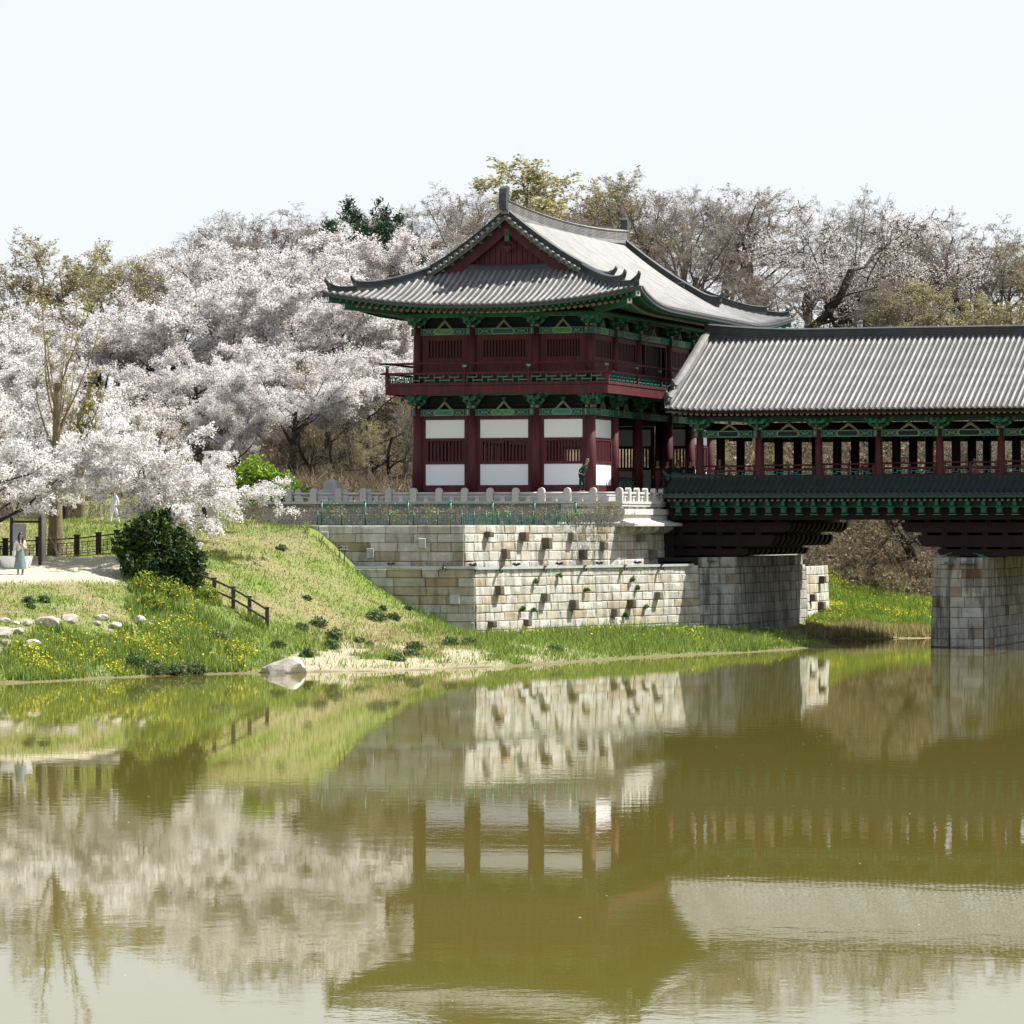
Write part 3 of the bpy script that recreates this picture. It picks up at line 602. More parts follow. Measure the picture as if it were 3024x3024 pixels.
def rafter_mb(L, r, square=False, slope=.3, end=RE, body=G):   # tip at origin, running along +y, rising
    mb = MB(); mb.mat(body)
    if square:
        mb.bar((0, 0, 0), (0, L, L*slope), r*2, r*2); mb.mat(GL); mb.box(-r*.8, r*.8, -.006, .01, -r*.8, r*.8)
    else:
        mb.tube([(0, 0, 0), (0, L, L*slope)], r, 10); mb.mat(end)
        mb.add([(r*.98*cos(2*pi*k/10), -.006, r*.98*sin(2*pi*k/10)) for k in range(10)]+[(0, -.012, 0)], [((k+1) % 10, k, 10) for k in range(10)])
        mb.mat(RD if end == RE else GD)
        mb.add([(r*.36*cos(2*pi*k/6), -.016, r*.36*sin(2*pi*k/6)) for k in range(6)], [tuple(range(6))[::-1]])
    return mb
TM = [M['tile'], M['ridge'], M['tilepan']]
# ------------------------------------------------------------------ pavilion
PV = thing('pavilion', 'two storey maroon and green gate pavilion with sweeping grey tiled hip and gable roof', 'pavilion', (-4.6, 11.65, 7.4))
UW, VL = 9.42, 23.3; Z0, ZF, ZC2, ZB = 7.84, 13.5, 16.45, 17.45
FB = [0, 3.0, 6.48, 9.42]; SB = [0, 4.16, 8.66, 14.66, 19.16, 23.3]
FF = Face((-UW, 0), (1, 0), (0, -1)); FR = Face((0, 0), (0, 1), (1, 0)); FK = Face((0, VL), (-1, 0), (0, 1)); FL = Face((-UW, VL), (0, -1), (-1, 0))
mb = MB(); mb.box(-10.5, 1.25, -1.35, 24.7, 7.38, Z0); part('plinth', mb, M['graniteold'], PV)
mb = MB(); mb.box(-10.2, 1.0, -1.1, 24.3, ZF-.28, ZF-.02); mb.box(-9.0, -.2, .2, 23.1, 12.35, 12.5)
for v in SB[1:-1]: mb.box(-9.1, -.1, v-.2, v+.2, 12.0, 12.5)
part('floor_slab', mb, M['black'], PV)
def column(mb, u, v, z0, z1, r): mb.tube([(u, v, z0), (u, v, z0+(z1-z0)*.35), (u, v, z1)], [r*1.03, r, r*.86], 16)
cols = [(u-UW, v) for u in FB for v in (0, VL)]+[(u, v) for v in SB[1:-1] for u in (0, -UW)]
for (u, v) in cols:
    mb = MB(); column(mb, u, v, Z0, 12.22, .29); part('lower_column', mb, M['red'], PV)
    mb = MB(); column(mb, u, v, ZF, ZC2, .25); part('upper_column', mb, M['red'], PV)
for v in (8.66, 14.66):
    mb = MB(); column(mb, -4.6, v, Z0, 12.3, .29); part('inner_column', mb, M['red'], PV)
def window(par, fc, s0, s1, z0, z1, bars, d=-.02, indiv=True, closed=False):
    w_ = (s1-s0)/(2*bars+1); fr = MB(); e = .07
    for a, b_, c, d_ in ((s0-e, s1+e, z1, z1+e), (s0-e, s1+e, z0-e, z0), (s0-e, s0, z0, z1), (s1, s1+e, z0, z1)): fc.box(fr, a, b_, d-.05, d+.06, c, d_)
    wo = part('lattice_window', fr, M['red'], par)
    if closed:
        mb = MB(); fc.box(mb, s0, s1, d-.12, d-.06, z0, z1); part('interior_shade_sheet', mb, M['black'], wo)  # dark sheet standing for the unlit room behind the bars
    if indiv:
        mb = MB(); mb.box(-w_*.52, w_*.52, -.03, .03, 0, z1-z0); first = None
        for k in range(bars):
            p = fc(s0+w_*(2*k+1.5), d, z0)
            if first is None: first = proto('bar', mb, M['redbar'], wo, p, fc.rz())
            else: copyat(first, p, fc.rz(), wo)
    else:
        mb = MB()
        for k in range(bars): a = s0+w_*(2*k+1); fc.box(mb, a, a+w_, d-.03, d+.03, z0, z1)
        part('bars', mb, M['redbar'], wo, kind='stuff')
def wall_bay(fc, s0, s1, lower, vis, openlat=True, bars=10, closed=False):
    cw = .24; a, b_ = s0+cw, s1-cw; mb = MB(); d0, d1 = -.10, .02
    if lower:
        pa, pb = s0+.43, s1-.43; wa, wb = s0+.58, s1-.56
        rows = [(Z0, 8.27), (9.36, 9.50), (10.57, 10.72), (11.67, 11.86)]
        for r0, r1 in rows: fc.box(mb, a, b_, d0, d1, r0, r1)
        for r0, r1, x0, x1 in ((8.27, 9.36, pa, pb), (9.5, 10.57, wa, wb), (10.72, 11.67, pa, pb)):
            fc.box(mb, a, x0, d0, d1-.004, r0, r1); fc.box(mb, x1, b_, d0, d1-.004, r0, r1)
        part('wall_frame', mb, M['red'], PV)
        for r0, r1 in ((8.27, 9.36), (10.72, 11.67)):
            mb = MB(); fc.box(mb, pa, pb, -.07, -.015, r0, r1); part('plaster_panel', mb, M['white'], PV)
        window(PV, fc, wa, wb, 9.5, 10.57, bars, -.03, vis)
    else:
        wa, wb = s0+.62, s1-.58; top = 15.82
        for r0, r1 in ((ZF, 14.88), (top, 16.08)): fc.box(mb, a, b_, d0, d1, r0, r1)
        fc.box(mb, a, wa, d0, d1-.004, 14.88, top); fc.box(mb, wb, b_, d0, d1-.004, 14.88, top)
        fc.box(mb, a, b_, d0, d1+.025, 14.10, 14.22); fc.box(mb, a, b_, d0, d1+.02, 14.78, 14.84)
        part('wall_frame', mb, M['red'], PV); window(PV, fc, wa, wb, 14.9, top-.02, bars, -.03, vis, True)
nb_ = [9, 12, 10]
for fc, B, vis in ((FF, FB, True), (FK, FB, False)):
    for k in range(3):
        wall_bay(fc, B[k], B[k+1], True, vis, bars=nb_[k]); wall_bay(fc, B[k], B[k+1], False, vis, bars=nb_[k]+1)
for k in range(5):
    if k in (0, 4): wall_bay(FR, SB[k], SB[k+1], True, k == 0, bars=11)
    if k == 2:     # upper side bay with its door
        mb = MB(); a, b_ = SB[2]+.24, SB[3]-.24; FR.box(mb, a, b_, -.1, .02, 15.9, 16.08); FR.box(mb, a, a+.3, -.1, .02, ZF, 15.9); FR.box(mb, b_-.3, b_, -.1, .02, ZF, 15.9); FR.box(mb, a+1.15, a+1.3, -.1, .02, ZF, 15.9); FR.box(mb, b_-1.3, b_-1.15, -.1, .02, ZF, 15.9)
        part('wall_frame', mb, M['red'], PV); mb = MB(); FR.box(mb, a+1.3, a+2.9, -.06, -.01, ZF, 15.9); part('door', mb, M['darkred'], PV)
        mb = MB(); FR.box(mb, a, b_, -.4, -.3, ZF, 15.9); part('bay_shade_sheet', mb, M['black'], PV)  # dark sheet standing for interior shade behind the door bay
    else: wall_bay(FR, SB[k], SB[k+1], False, k < 2, bars=11)
    wall_bay(FL, SB[k], SB[k+1], True, False, bars=12); wall_bay(FL, SB[k], SB[k+1], False, False, bars=12)
# tie beams, brackets, struts
mb = bracket_mb(.92, 1.0); mb2 = bracket_mb(.72, 1.0); iv = inverted_v_mb(.46, .42)
B1_ = B2_ = V_ = None
for fc, B in ((FF, FB), (FR, SB), (FK, FB), (FL, SB)):
    vis = fc in (FF, FR)
    for k in range(len(B)-1):
        tie_beam(PV, fc, B[k]+.20, B[k+1]-.26, 11.87, 12.21, plain=not vis, center=OL if k % 2 else GL); tie_beam(PV, fc, B[k]+.2, B[k+1]-.24, 16.08, 16.42, plain=not vis, center=OL if k != 1 else G)
        for z in (12.22, 16.43):
            p = fc((B[k]+B[k+1])/2, .02, z)
            if V_ is None: V_ = proto('inverted_v_strut', iv, PM, PV, p, fc.rz())
            else: copyat(V_, p, fc.rz(), PV)
    for k, s in enumerate(B):
        p = fc(s, 0, 12.2)
        if B1_ is None: B1_ = proto('lower_bracket', mb, PM, PV, p, fc.rz())
        else: copyat(B1_, p, fc.rz(), PV)
        p = fc(s, 0, 16.42)
        if B2_ is None: B2_ = proto('upper_bracket', mb2, PM, PV, p, fc.rz())
        else: copyat(B2_, p, fc.rz(), PV)
        if vis: m_ = MB(); m_.mat(G); fc.box(m_, s-.28, s-.03, -.05, .33, 11.86, 12.23); m_.mat(RE); fc.box(m_, s-.19, s-.13, .33, .345, 11.92, 12.18); m_.mat(G); fc.box(m_, s-.26, s-.03, -.05, .30, 16.07, 16.43); m_.mat(RE); fc.box(m_, s-.18, s-.12, .30, .315, 16.12, 16.38); part('beam_nose', m_, PM, PV)
    e0, e1 = B[0], B[-1]
    m_ = MB(); m_.mat(G); fc.box(m_, e0-.5, e1+.5, -.1, .1, 12.93, 13.15); m_.mat(MT); fc.box(m_, e0-.5, e1+.5, .1, .112, 12.94, 12.965); m_.mat(G)
    fc.box(m_, e0-.9, e1+.9, .55, .7, 12.98, 13.2); m_.mat(OL); fc.box(m_, e0-.7, e1+.7, .7, .71, 13.02, 13.16); part('lower_eave_beam', m_, PM, PV)
    m_ = MB(); m_.mat(G); fc.box(m_, e0-.3, e1+.3, -.1, .1, 17.0, 17.2); m_.mat(OL); fc.box(m_, e0-.3, e1+.3, .1, .108, 17.04, 17.18); m_.mat(MT); fc.box(m_, e0-.3, e1+.3, .1, .112, 16.99, 17.02)
    m_.mat(G); m_.tube([fc(e0-.8, .62, 17.12), fc(e1+.8, .62, 17.12)], .13, 10); part('eave_purlin', m_, PM, PV)
    m_ = MB(); fc.box(m_, e0, e1, -.45, -.4, 12.2, 13.2); fc.box(m_, e0, e1, -.4, -.35, 16.4, 17.9); part('void_shade_board', m_, M['navy'], PV)  # dark sheets painted in for the shade of the open bracket zone
mb = MB(); mb.box(-9.0, -.2, .2, 23.1, 17.2, 17.3); part('ceiling', mb, M['black'], PV)
# balcony
BO = 1.32
for fc, B, vis in ((FF, FB, True), (FR, SB, True), (FK, FB, False), (FL, SB, False)):
    e0, e1 = B[0]-BO, B[-1]+BO
    mb = MB(); fc.box(mb, e0, e1-.12, BO-.12, BO, 12.95, 13.40); fc.box(mb, e0-.01, e1-.12, BO-.10, BO+.035, 13.42, 13.56)
    part('balcony_beam', mb, M['red'], PV)
    mb = MB(); fc.box(mb, e0+.1, e1-.1, -.1, BO-.12, 13.3, 13.45); part('balcony_floor', mb, M['darkred'], PV)
    ps = [e0+.07]+[s for s in B[1:-1]]+[e1-.07]
    for a, b_ in zip(ps[:-1], ps[1:]):
        mb = MB(); fret_mb(mb, fc, a+.08, b_-.08, 13.57, 13.98, BO-.07); part('fret_panel', mb, PM, PV)
    mb = MB(); fc.box(mb, e0-.3, e1+.3, BO-.12, BO-.02, 13.99, 14.10); part('middle_rail', mb, M['red'], PV)
    mb = MB(); mb.tube([fc(e0-.35, BO-.07, 14.56), fc(e1+.35, BO-.07, 14.56)], .055, 8); part('top_rail', mb, M['red'], PV)
    for s in ps[:-1] if vis else ps[:-1]:
        mb = MB(); mb.mat(RD); fc.box(mb, s-.075, s+.075, BO-.14, BO+.04, 13.42, 14.10); fc.box(mb, s-.06, s+.06, BO-.12, BO-.0, 14.1, 14.36); mb.mat(MT); mb.hexa([fc(s-.07, BO, 14.36), fc(s+.07, BO, 14.36), fc(s+.07, BO-.14, 14.36), fc(s-.07, BO-.14, 14.36), fc(s-.13, BO, 14.47), fc(s+.13, BO, 14.47), fc(s+.13, BO-.14, 14.47), fc(s-.13, BO-.14, 14.47)])
        part('balcony_post', mb, PM, PV)
# railing in the open lower bay and newel posts
mb = MB(); FR.box(mb, 4.5, 8.3, -.08, .08, 7.84, 8.15); FR.box(mb, 4.5, 8.3, -.06, .06, 8.6, 8.72); mb.tube([FR(4.45, 0, 9.1), FR(8.35, 0, 9.1)], .05, 8); part('lower_rail', mb, M['red'], PV)
mb = MB(); fret_mb(mb, FR, 4.7, 8.2, 8.16, 8.58); part('lower_fret_panel', mb, PM, PV)
# ------------- roof
HV = VL+4.9; VE = VL-.9; UR, ULF, VF, RC, SR = 3.8, -13.3, -3.8, -4.75, 8.55
def lift(dc, s): return .78*max(0, 1-dc/8.2)**2.1*max(0, 1-s/5.2)
def HH(s): return .262*s+.0345*s*s
def z_right(v, su): return ZB+HH(su)+lift(min(v+3.8, HV-v), su)
def z_front(u, sv): return ZB+HH(sv)+lift(min(UR-u, u-ULF), sv)
RF = part('roof', (lambda: (mbx := MB(), mbx.box(-8.9, -.3, .5, 22.8, 17.3, 17.6))[0])(), M['black'], PV)
def slope_grid(fn, srange, arange, na, ns):
    out = []
    for i in range(ns+1):
        s_ = srange*i/ns; a0, a1 = arange(s_); out.append([fn(a0+(a1-a0)*j/na, s_) for j in range(na+1)])
    return out
def pc(dc, s):    # the eave line swings inwards between the corners
    return .5*(1-max(0, 1-dc/8)**2)*max(0, 1-max(s, 0)/max(.01, min(dc, 4.5))) if dc > 0 else 0
def rs(v, s): return (UR-s-pc(min(v-VF, HV-v), s), v, z_right(v, s))
def ls(v, s): return (ULF+s+pc(min(v-VF, HV-v), s), v, z_right(v, s))
def fs(u, s): return (u, VF+s+pc(min(UR-u, u-ULF), s), z_front(u, s))
def bs(u, s): return (u, HV-s-pc(min(UR-u, u-ULF), s), z_front(u, s))
ra = lambda s: (VF+min(s, 4.1), HV-min(s, HV-VE)); fa = lambda s: (ULF+s, UR-s)
for fn, sr, ar, na in ((rs, SR, ra, 46), (ls, SR, ra, 46), (fs, 4.9, fa, 30), (bs, 6.4, fa, 30)):
    g = slope_grid(fn, sr, ar, na, 14)
    mb = MB(); mb.sm = True; V = [p for r_ in g for p in r_]; n = na+1
    top_f = [(i*n+j, i*n+j+1, (i+1)*n+j+1, (i+1)*n+j) for i in range(14) for j in range(na)]
    mb.mat(0); mb.add(V, top_f); mb.mat(1); mb.add([(x, y, z-.17) for x, y, z in V], [f[::-1] for f in top_f])
    mb.sm = False; mb.mat(2); k = len(V); mb.f += [(j, j+1, k+j+1, k+j) for j in range(na)]; mb.m += [2]*na; mb.smooth += [False]*na
    mb.mat(0); mb.f += [((i+1)*n+e, i*n+e, k+i*n+e, k+(i+1)*n+e) for i in range(14) for e in (0, na)]; mb.m += [0]*28; mb.smooth += [False]*28
    part('roof_deck', mb, [M['tilepan'], M['green'], M['ridge']], RF)
PIT = .335
def tiles(fn, rows, smax, vis, lat, step=.15):
    pm = MB(); hid = MB()
    for a in rows:
        sm_ = smax(a)
        if sm_ < .25: continue
        n = max(3, int(sm_/.55)); pts = [Vector(fn(a, -.06+(sm_+.03)*k/n)) for k in range(n+1)]
        if vis:
            mb = MB(); roll_mb(mb, pts, lat); part('tile_row', mb, M['tile'], RF)
        else: roll_mb(hid, pts, lat)
    for a in rows:
        sm_ = min(smax(a), smax(a+PIT))
        if vis and sm_ > .2: pans(pm, fn, a+.07, a+PIT-.07, -.05, sm_, step)
    if vis: part('pan_tiles', pm, M['tilepan'], RF, kind='stuff')
    else: part('rear_tile_rows', hid, M['tile'], RF, kind='stuff')
rowsV = [VF+.18+PIT*k for k in range(int((HV-VF-.2)/PIT))]; rowsU = [ULF+.18+PIT*k for k in range(int((UR-ULF-.2)/PIT))]
smV = lambda v: SR-.1 if .33 <= v <= VE-.03 else max(0, min(v-VF, HV-v)); smU = lambda u: max(0, min(4.75, UR-u, u-ULF))
tiles(rs, rowsV, smV, True, (0, 1, 0)); tiles(fs, rowsU, smU, True, (1, 0, 0)); tiles(ls, rowsV, smV, False, (0, 1, 0)); tiles(bs, rowsU, smU, False, (1, 0, 0))
# main ridge, gable ridges, hip ridges
def zr_(v): t = (v-.3)/(VE-.3); return 22.12+.36*(2*t-1)**2*(1 if t > .5 else 1.0)+.02
path = [(RC, .3+(VE-.3)*k/26, zr_(.3+(VE-.3)*k/26)) for k in range(27)]
mb = MB(); mb.sweep(path, ridge_sec(.62, .2, 7), (1, 0, 0)); part('main_ridge', mb, M['tile'], RF)  # sunlit ridge keeps the paler tile colour
for v, sg in ((.15, -1), (VE+.15, 1)):
    z = zr_(.3); mb = MB(); prof = [(0, -.1), (.62, -.1), (.66, .45), (.62, .75), (.50, 1.0), (.22, 1.14), (-.06, 1.04), (.02, .8), (-.06, .6)]
    mb.prism([(v-sg*.35+sg*x*.9, z+.15+y) for x, y in prof], lambda a, b_, t: (t, a, b_), RC-.2, RC+.2)
    part('ridge_finial', mb, M['ridge'], RF)
def upturn(p, dirv, h, mb=None):
    mb = MB(); p = Vector(p); d = Vector(dirv).normalized()
    pts = [p-d*.1, p+d*.12+Vector((0,0,.06)), p+d*.24+Vector((0,0,.22)), p+d*.26+Vector((0,0,.36))]
    mb.tube(pts, [.13, .13, .10, .06], 8); mb.tube([p+Vector((0,0,-h)), p+d*.06+Vector((0,0,-.02))], [.12, .12], 8); return mb
for v in (.62, VE-.32):
    for sgn, f in ((1, rs), (-1, ls)):
        pth = []
        for k in range(15):
            s_ = 8.35-(8.35-2.7)*k/14; x, y, z = f(v, s_); pth.append((x, v, z+.05+(.25*max(0, (k-11)/3)**2)))
        mb = MB(); mb.sweep(pth, ridge_sec(.46, .16, 5), (0, 1, 0)); part('gable_ridge', mb, M['ridge'], RF)
        p = pth[-1]; part('ridge_end_tile', upturn((p[0], p[1], p[2]+.4), (sgn, 0, 0), .4), M['ridge'], RF)
for cx0, cy0, sx, sy in ((UR, VF, -1, 1), (ULF, VF, 1, 1), (UR, HV, -1, -1), (ULF, HV, 1, -1)):
    def hp(s_):
        return Vector((cx0+sx*s_, cy0+sy*s_, ZB+HH(s_)+lift(s_, s_)+.06))
    for s0, s1, h in ((4.35, 1.35, .42), (1.35, .3, .28)):
        pth = [hp(s0+(s1-s0)*k/8)+Vector((0, 0, .12*max(0, (k-5)/3)**2)) for k in range(9)]
        lat = (sy/sqrt(2), -sx/sqrt(2), 0) if True else None
        mb = MB(); mb.sweep(pth, ridge_sec(h, .15, 4), lat); part('hip_ridge', mb, M['ridge'], RF)
        p = pth[-1]; part('ridge_end_tile', upturn((p[0], p[1], p[2]+h*.8), (-sx, -sy, 0), h), M['ridge'], RF)
    # corner beams under the hips
    c = Vector((cx0, cy0, ZB+lift(0, 0))); i_ = Vector((cx0+sx*3.9, cy0+sy*3.9, 17.35))
    mb = MB(); mb.mat(G); a = c+Vector((sx*.22, sy*.22, -.36)); mb.bar(a, i_+Vector((0,0,.2)), .30, .36); d = Vector((-sx, -sy, 0)).normalized(); mb.mat(WH)
    mb.bar(a+d*.002, a+d*.02, .24, .30); b2 = c+Vector((sx*.85, sy*.85, -.66)); mb.mat(G); mb.bar(b2, i_+Vector((0,0,-.12)), .34, .42); mb.mat(WH); mb.bar(b2+d*.002, b2+d*.02, .28, .34)
    mb.mat(GD)
    for q_ in (a, b2): mb.bar(q_+d*.02, q_+d*.028, .09, .14)
    part('corner_beam', mb, PM, RF)
# rafters
rfm = rafter_mb(2.7, .1, False, .22); ffm = rafter_mb(1.5, .068, True, .16)
RP = FPp = None
def raft(fn, rows, rz, vis, lim):
    global RP, FPp
    for a in rows:
        if lim(a) < .55: continue
        x, y, z = fn(a, .98); x2, y2, z2 = fn(a, .3); p1 = (x, y, z-.60-.0*lift(lim(a), 0)); p2 = (x2, y2, z2-.29)
        q = min(1, lim(a)/2.9)
        if RP is None:
            RP = proto('rafter', rfm, PM, RF, p1, rz); FPp = proto('flying_rafter', ffm, PM, RF, p2, rz)
        else:
            copyat(RP, p1, rz, RF, scale=(1, q, 1)) if lim(a) > 1.05 else None; copyat(FPp, p2, rz, RF, scale=(1, min(1, lim(a)/1.9), 1))
raft(fs, [u+.0 for u in rowsU], 0, True, lambda u: min(UR-u, u-ULF)); raft(rs, rowsV, pi/2, True, lambda v: min(v-VF, HV-v))
for fn, n_e, ar in ((fs, 40, fa), (rs, 60, ra), (ls, 60, ra), (bs, 40, fa)):   # green eave board under the tiles
    a0, a1 = ar(.0); pth = []; up_ = []
    for k in range(n_e+1):
        a = a0+.05+(a1-a0-.1)*k/n_e; x, y, z = fn(a, .12); pth.append((x, y, z-.175))
    mb = MB(); side = (0, 1, 0) if fn in (fs, bs) else (1, 0, 0); mb.mat(G)
    mb.sweep(pth, [(-.07, -.045), (.07, -.045), (.07, .045), (-.07, .045)], side); mb.mat(MT); part('eave_board', mb, PM, RF)
# gables
for v0, sg in ((1.1, 1), (VE-.8, -1)):
    fr_ = sg > 0; zb = z_front(RC, 4.9)-.05
    GB = part('gable_wall', (lambda: (m := MB(), m.prism([(-8.25, zb-.2), (-1.25, zb-.2), (RC, 21.9)], lambda x, z, t: (x, t, z), v0+sg*.1, v0+sg*.3))[0])(), M['darkred'], PV)
    k = 0; x = -8.15
    while x < -1.3:
        xc = x+.145; su = min(UR-xc, xc-ULF); top = ZB+HH(su)-.42
        if top > zb+.1:
            mb = MB(); h0 = ZB+HH(min(UR-x, x-ULF))-.42; h1_ = ZB+HH(min(UR-x-.26, x+.26-ULF))-.42
            mb.hexa([(x, v0-sg*.02, zb), (x+.26, v0-sg*.02, zb), (x+.26, v0+sg*.1, zb), (x, v0+sg*.1, zb), (x, v0-sg*.02, max(h0, zb+.05)), (x+.26, v0-sg*.02, max(h1_, zb+.05)), (x+.26, v0+sg*.1, max(h1_, zb+.05)), (x, v0+sg*.1, max(h0, zb+.05))])
            part('board', mb, M['red'], GB)
        x += .295; k += 1
    for d in (-1, 1):
        pth = []
        for k in range(13):
            su = SR-3.9*k/12; xx = (UR-su) if d > 0 else (ULF+su); pth.append((xx, v0-sg*.35, ZB+HH(su)-.09))
        mb = MB(); mb.sweep(pth, [(-.05, -.72), (.05, -.72), (.05, 0), (-.05, 0)], (0, 1, 0)); part('bargeboard', mb, M['red'], GB)
        for k in range(7):
            su = 8.2-.52*k; xx = (UR-su) if d > 0 else (ULF+su); z = ZB+HH(su)-.16
            mb = MB(); mb.mat(GL); mb.box(xx-.08, xx+.08, v0-sg*.35-.28*sg if fr_ else v0, v0-sg*.3 if fr_ else v0+.6, z-.09, z+.07) if fr_ else mb.box(xx-.08, xx+.08, v0+.3, v0+.6, z-.09, z+.07); part('purlin_end', mb, PM, GB)
        for k in range(14):
            su = 8.3-.295*k; xx = (UR-su) if d > 0 else (ULF+su); z = ZB+HH(su)+.03
            mb = MB(); y0, y1 = (v0-1.12, v0-.5) if fr_ else (v0+.5, v0+1.12); mb.tube([(xx, y0, z+.04), (xx, y1, z+.04)], .085, 8); part('verge_tile', mb, M['tile'], RF)
    mb = MB(); pth = [(-8.45+7.4*k/14, v0-sg*.22, z_front(RC, 4.7)-.05+.30*abs(k/7-1)**2.2) for k in range(15)]
    mb.sweep(pth, ridge_sec(.34, .12, 3), (0, 1, 0)); part('gable_foot_ridge', mb, M['ridge'], RF)
    mb = MB(); mb.mat(G); yy = v0-sg*.42; mb.box(RC-.12, RC+.12, yy-.02, yy+.02, 20.95, 21.6); mb.mat(RD)
    for d in (-1, 1): mb.tube([(RC+d*.05, yy, 20.95), (RC+d*.3, yy, 20.85), (RC+d*.36, yy, 20.65), (RC+d*.22, yy, 20.55), (RC+d*.16, yy, 20.68)], .045, 6)
    mb.prism([(RC-.25, 20.7), (RC+.25, 20.7), (RC, 20.35)], lambda x, z, t: (x, t, z), yy-.03, yy+.03); part('gable_ornament', mb, PM, GB)
# ------------------------------------------------------------------ covered bridge
BU0, BU1 = 2.95, 32.5; BV0, BVC = 3.35, 11.65; BHD = 8.3
BR = thing('covered_bridge', 'long covered wooden bridge with grey tiled roof, maroon columns and green brackets', 'covered bridge', (18, 11.65, 4.5))
CU = [4.37+3.19*k for k in range(9)]; CV = [5.35, 9.55, 13.75, 17.95]
BF = Face((0, 5.35), (1, 0), (0, -1)); BK = Face((0, 17.95), (-1, 0), (0, 1))
mb = MB(); mb.box(3.2, BU1, 5.0, 18.3, 7.8, 7.95); part('bridge_deck', mb, M['floorwood'], BR)
def zbr(s_): return 12.15+.475*s_+.0018*s_*s_
def endlift(u): return .16*max(0, 1-(u-BU0)/3.0)**2
fb = lambda u, s_: (u, BV0+s_, zbr(s_)+endlift(u)*max(0, 1-s_/9)); kb = lambda u, s_: (u, 2*BVC-BV0-s_, zbr(s_))
BRF = part('roof', (lambda: (m := MB(), m.box(3.4, BU1, 5.6, 17.8, 11.9, 12.0))[0])(), M['black'], BR)
for fn in (fb, kb):
    mb = MB(); us = [BU0+.05, BU0+.7, BU0+1.5, BU0+3, BU1]; n = len(us); V = [fn(u, BHD*k/8) for k in range(9) for u in us]
    tf = [(i*n+j, i*n+j+1, (i+1)*n+j+1, (i+1)*n+j) for i in range(8) for j in range(n-1)]; K_ = len(V)
    mb.mat(0); mb.add(V, tf); mb.mat(1); mb.add([(x, y, z-.15) for x, y, z in V], [f[::-1] for f in tf])
    mb.mat(2); mb.f += [(j, j+1, K_+j+1, K_+j) for j in range(n-1)]; mb.m += [2]*(n-1); mb.smooth += [False]*(n-1)
    mb.f += [((i+1)*n, i*n, K_+i*n, K_+(i+1)*n) for i in range(8)]; mb.m += [2]*8; mb.smooth += [False]*8
    part('roof_deck', mb, [M['tilepan'], M['greendk'], M['darkred']], BRF)
BP = .311; nrow = int((BU1-BU0-.2)/BP); tr = None; pm = MB(); hid = MB()
for k in range(nrow):
    u = BU0+.42+BP*k
    if u < BU0+3.2 or tr is None and False:
        mb = MB(); roll_mb(mb, [Vector(fb(u, -.06+(BHD-.1)*j/12)) for j in range(13)], (1, 0, 0)); part('tile_row', mb, M['tile'], BRF)
    elif tr is None:
        mb = MB(); roll_mb(mb, [Vector((0, fb(u, s_)[1]-BV0, fb(u, s_)[2]-12.15)) for s_ in [-.06+(BHD-.1)*j/12 for j in range(13)]], (1, 0, 0)); tr = proto('tile_row', mb, M['tile'], BRF, (u, BV0, 12.15))
    else: copyat(tr, (u, BV0, 12.15), 0, BRF)
    roll_mb(hid, [Vector(kb(u, BHD*j/4)) for j in range(5)], (1, 0, 0))
    pans(pm, fb, u+.065, u+BP-.065, -.05, BHD-.3, .135)
pans(pm, fb, BU0+.15, BU0+.36, -.05, BHD-.3, .135)
part('pan_tiles', pm, M['tilepan'], BRF, kind='stuff'); part('rear_tile_rows', hid, M['tile'], BRF, kind='stuff')
path = [(BU0+(BU1-BU0)*k/40, BVC, 16.12+.36*max(0, 1-k/8)**2) for k in range(41)]
mb = MB(); mb.sweep(path, ridge_sec(.62, .2, 6), (0, 1, 0)); part('main_ridge', mb, M['ridge'], BRF)  # ridge side away from the sun, shade put into its colour
for fn, sg in ((fb, -1), (kb, 1)):
    for s0, s1, h in ((8.2, 1.5, .48), (1.5, .35, .34)):
        pth = [Vector(fn(BU0+.12, s0+(s1-s0)*k/9))+Vector((0, 0, .1*max(0, (k-6)/3)**2)) for k in range(10)]
        mb = MB(); mb.sweep(pth, ridge_sec(h, .17, 5), (1, 0, 0)); part('verge_ridge', mb, M['tile'], BRF)
        p = pth[-1]; part('ridge_end_tile', upturn((p[0], p[1], p[2]+h*.8), (0, sg, 0), h), M['ridge'], BRF)
mb = MB(); mb.mat(1); mb.prism([(BV0+.4, 12.2), (2*BVC-BV0-.4, 12.2), (BVC, 15.9)], lambda y, z, t: (t, y, z), BU0+.5, BU0+.7); part('gable_wall', mb, [M['red'], M['darkred']], BR)
rb = rafter_mb(2.6, .1, False, .46, body=GD); rr_ = None
for k in range(nrow):
    u = BU0+.42+BP*k; z = fb(u, .55)[2]-.46
    if rr_ is None: rr_ = proto('rafter', rb, PM, BRF, (u, BV0+.50, z))
    else: copyat(rr_, (u, BV0+.50, z), 0, BRF)
mb = MB(); mb.mat(G); mb.box(BU0+.1, BU1, BV0+.05, BV0+.2, 12.045, 12.12); mb.mat(GL); mb.box(BU0+.1, BU1, BV0+.04, BV0+.05, 12.06, 12.10); part('eave_board', mb, PM, BRF)
for v in CV:
    for u in CU:
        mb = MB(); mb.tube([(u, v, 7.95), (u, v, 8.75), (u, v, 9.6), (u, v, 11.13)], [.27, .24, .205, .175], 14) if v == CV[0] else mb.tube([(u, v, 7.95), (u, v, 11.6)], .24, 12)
        part('column', mb, M['red'] if v == CV[0] else M['darkred'], BR)  # inner rows use the maroon darkened to stand for shade
mbk = bracket_mb(.66, 1.15); ivb = inverted_v_mb(.38, .50); b0 = v0_ = None
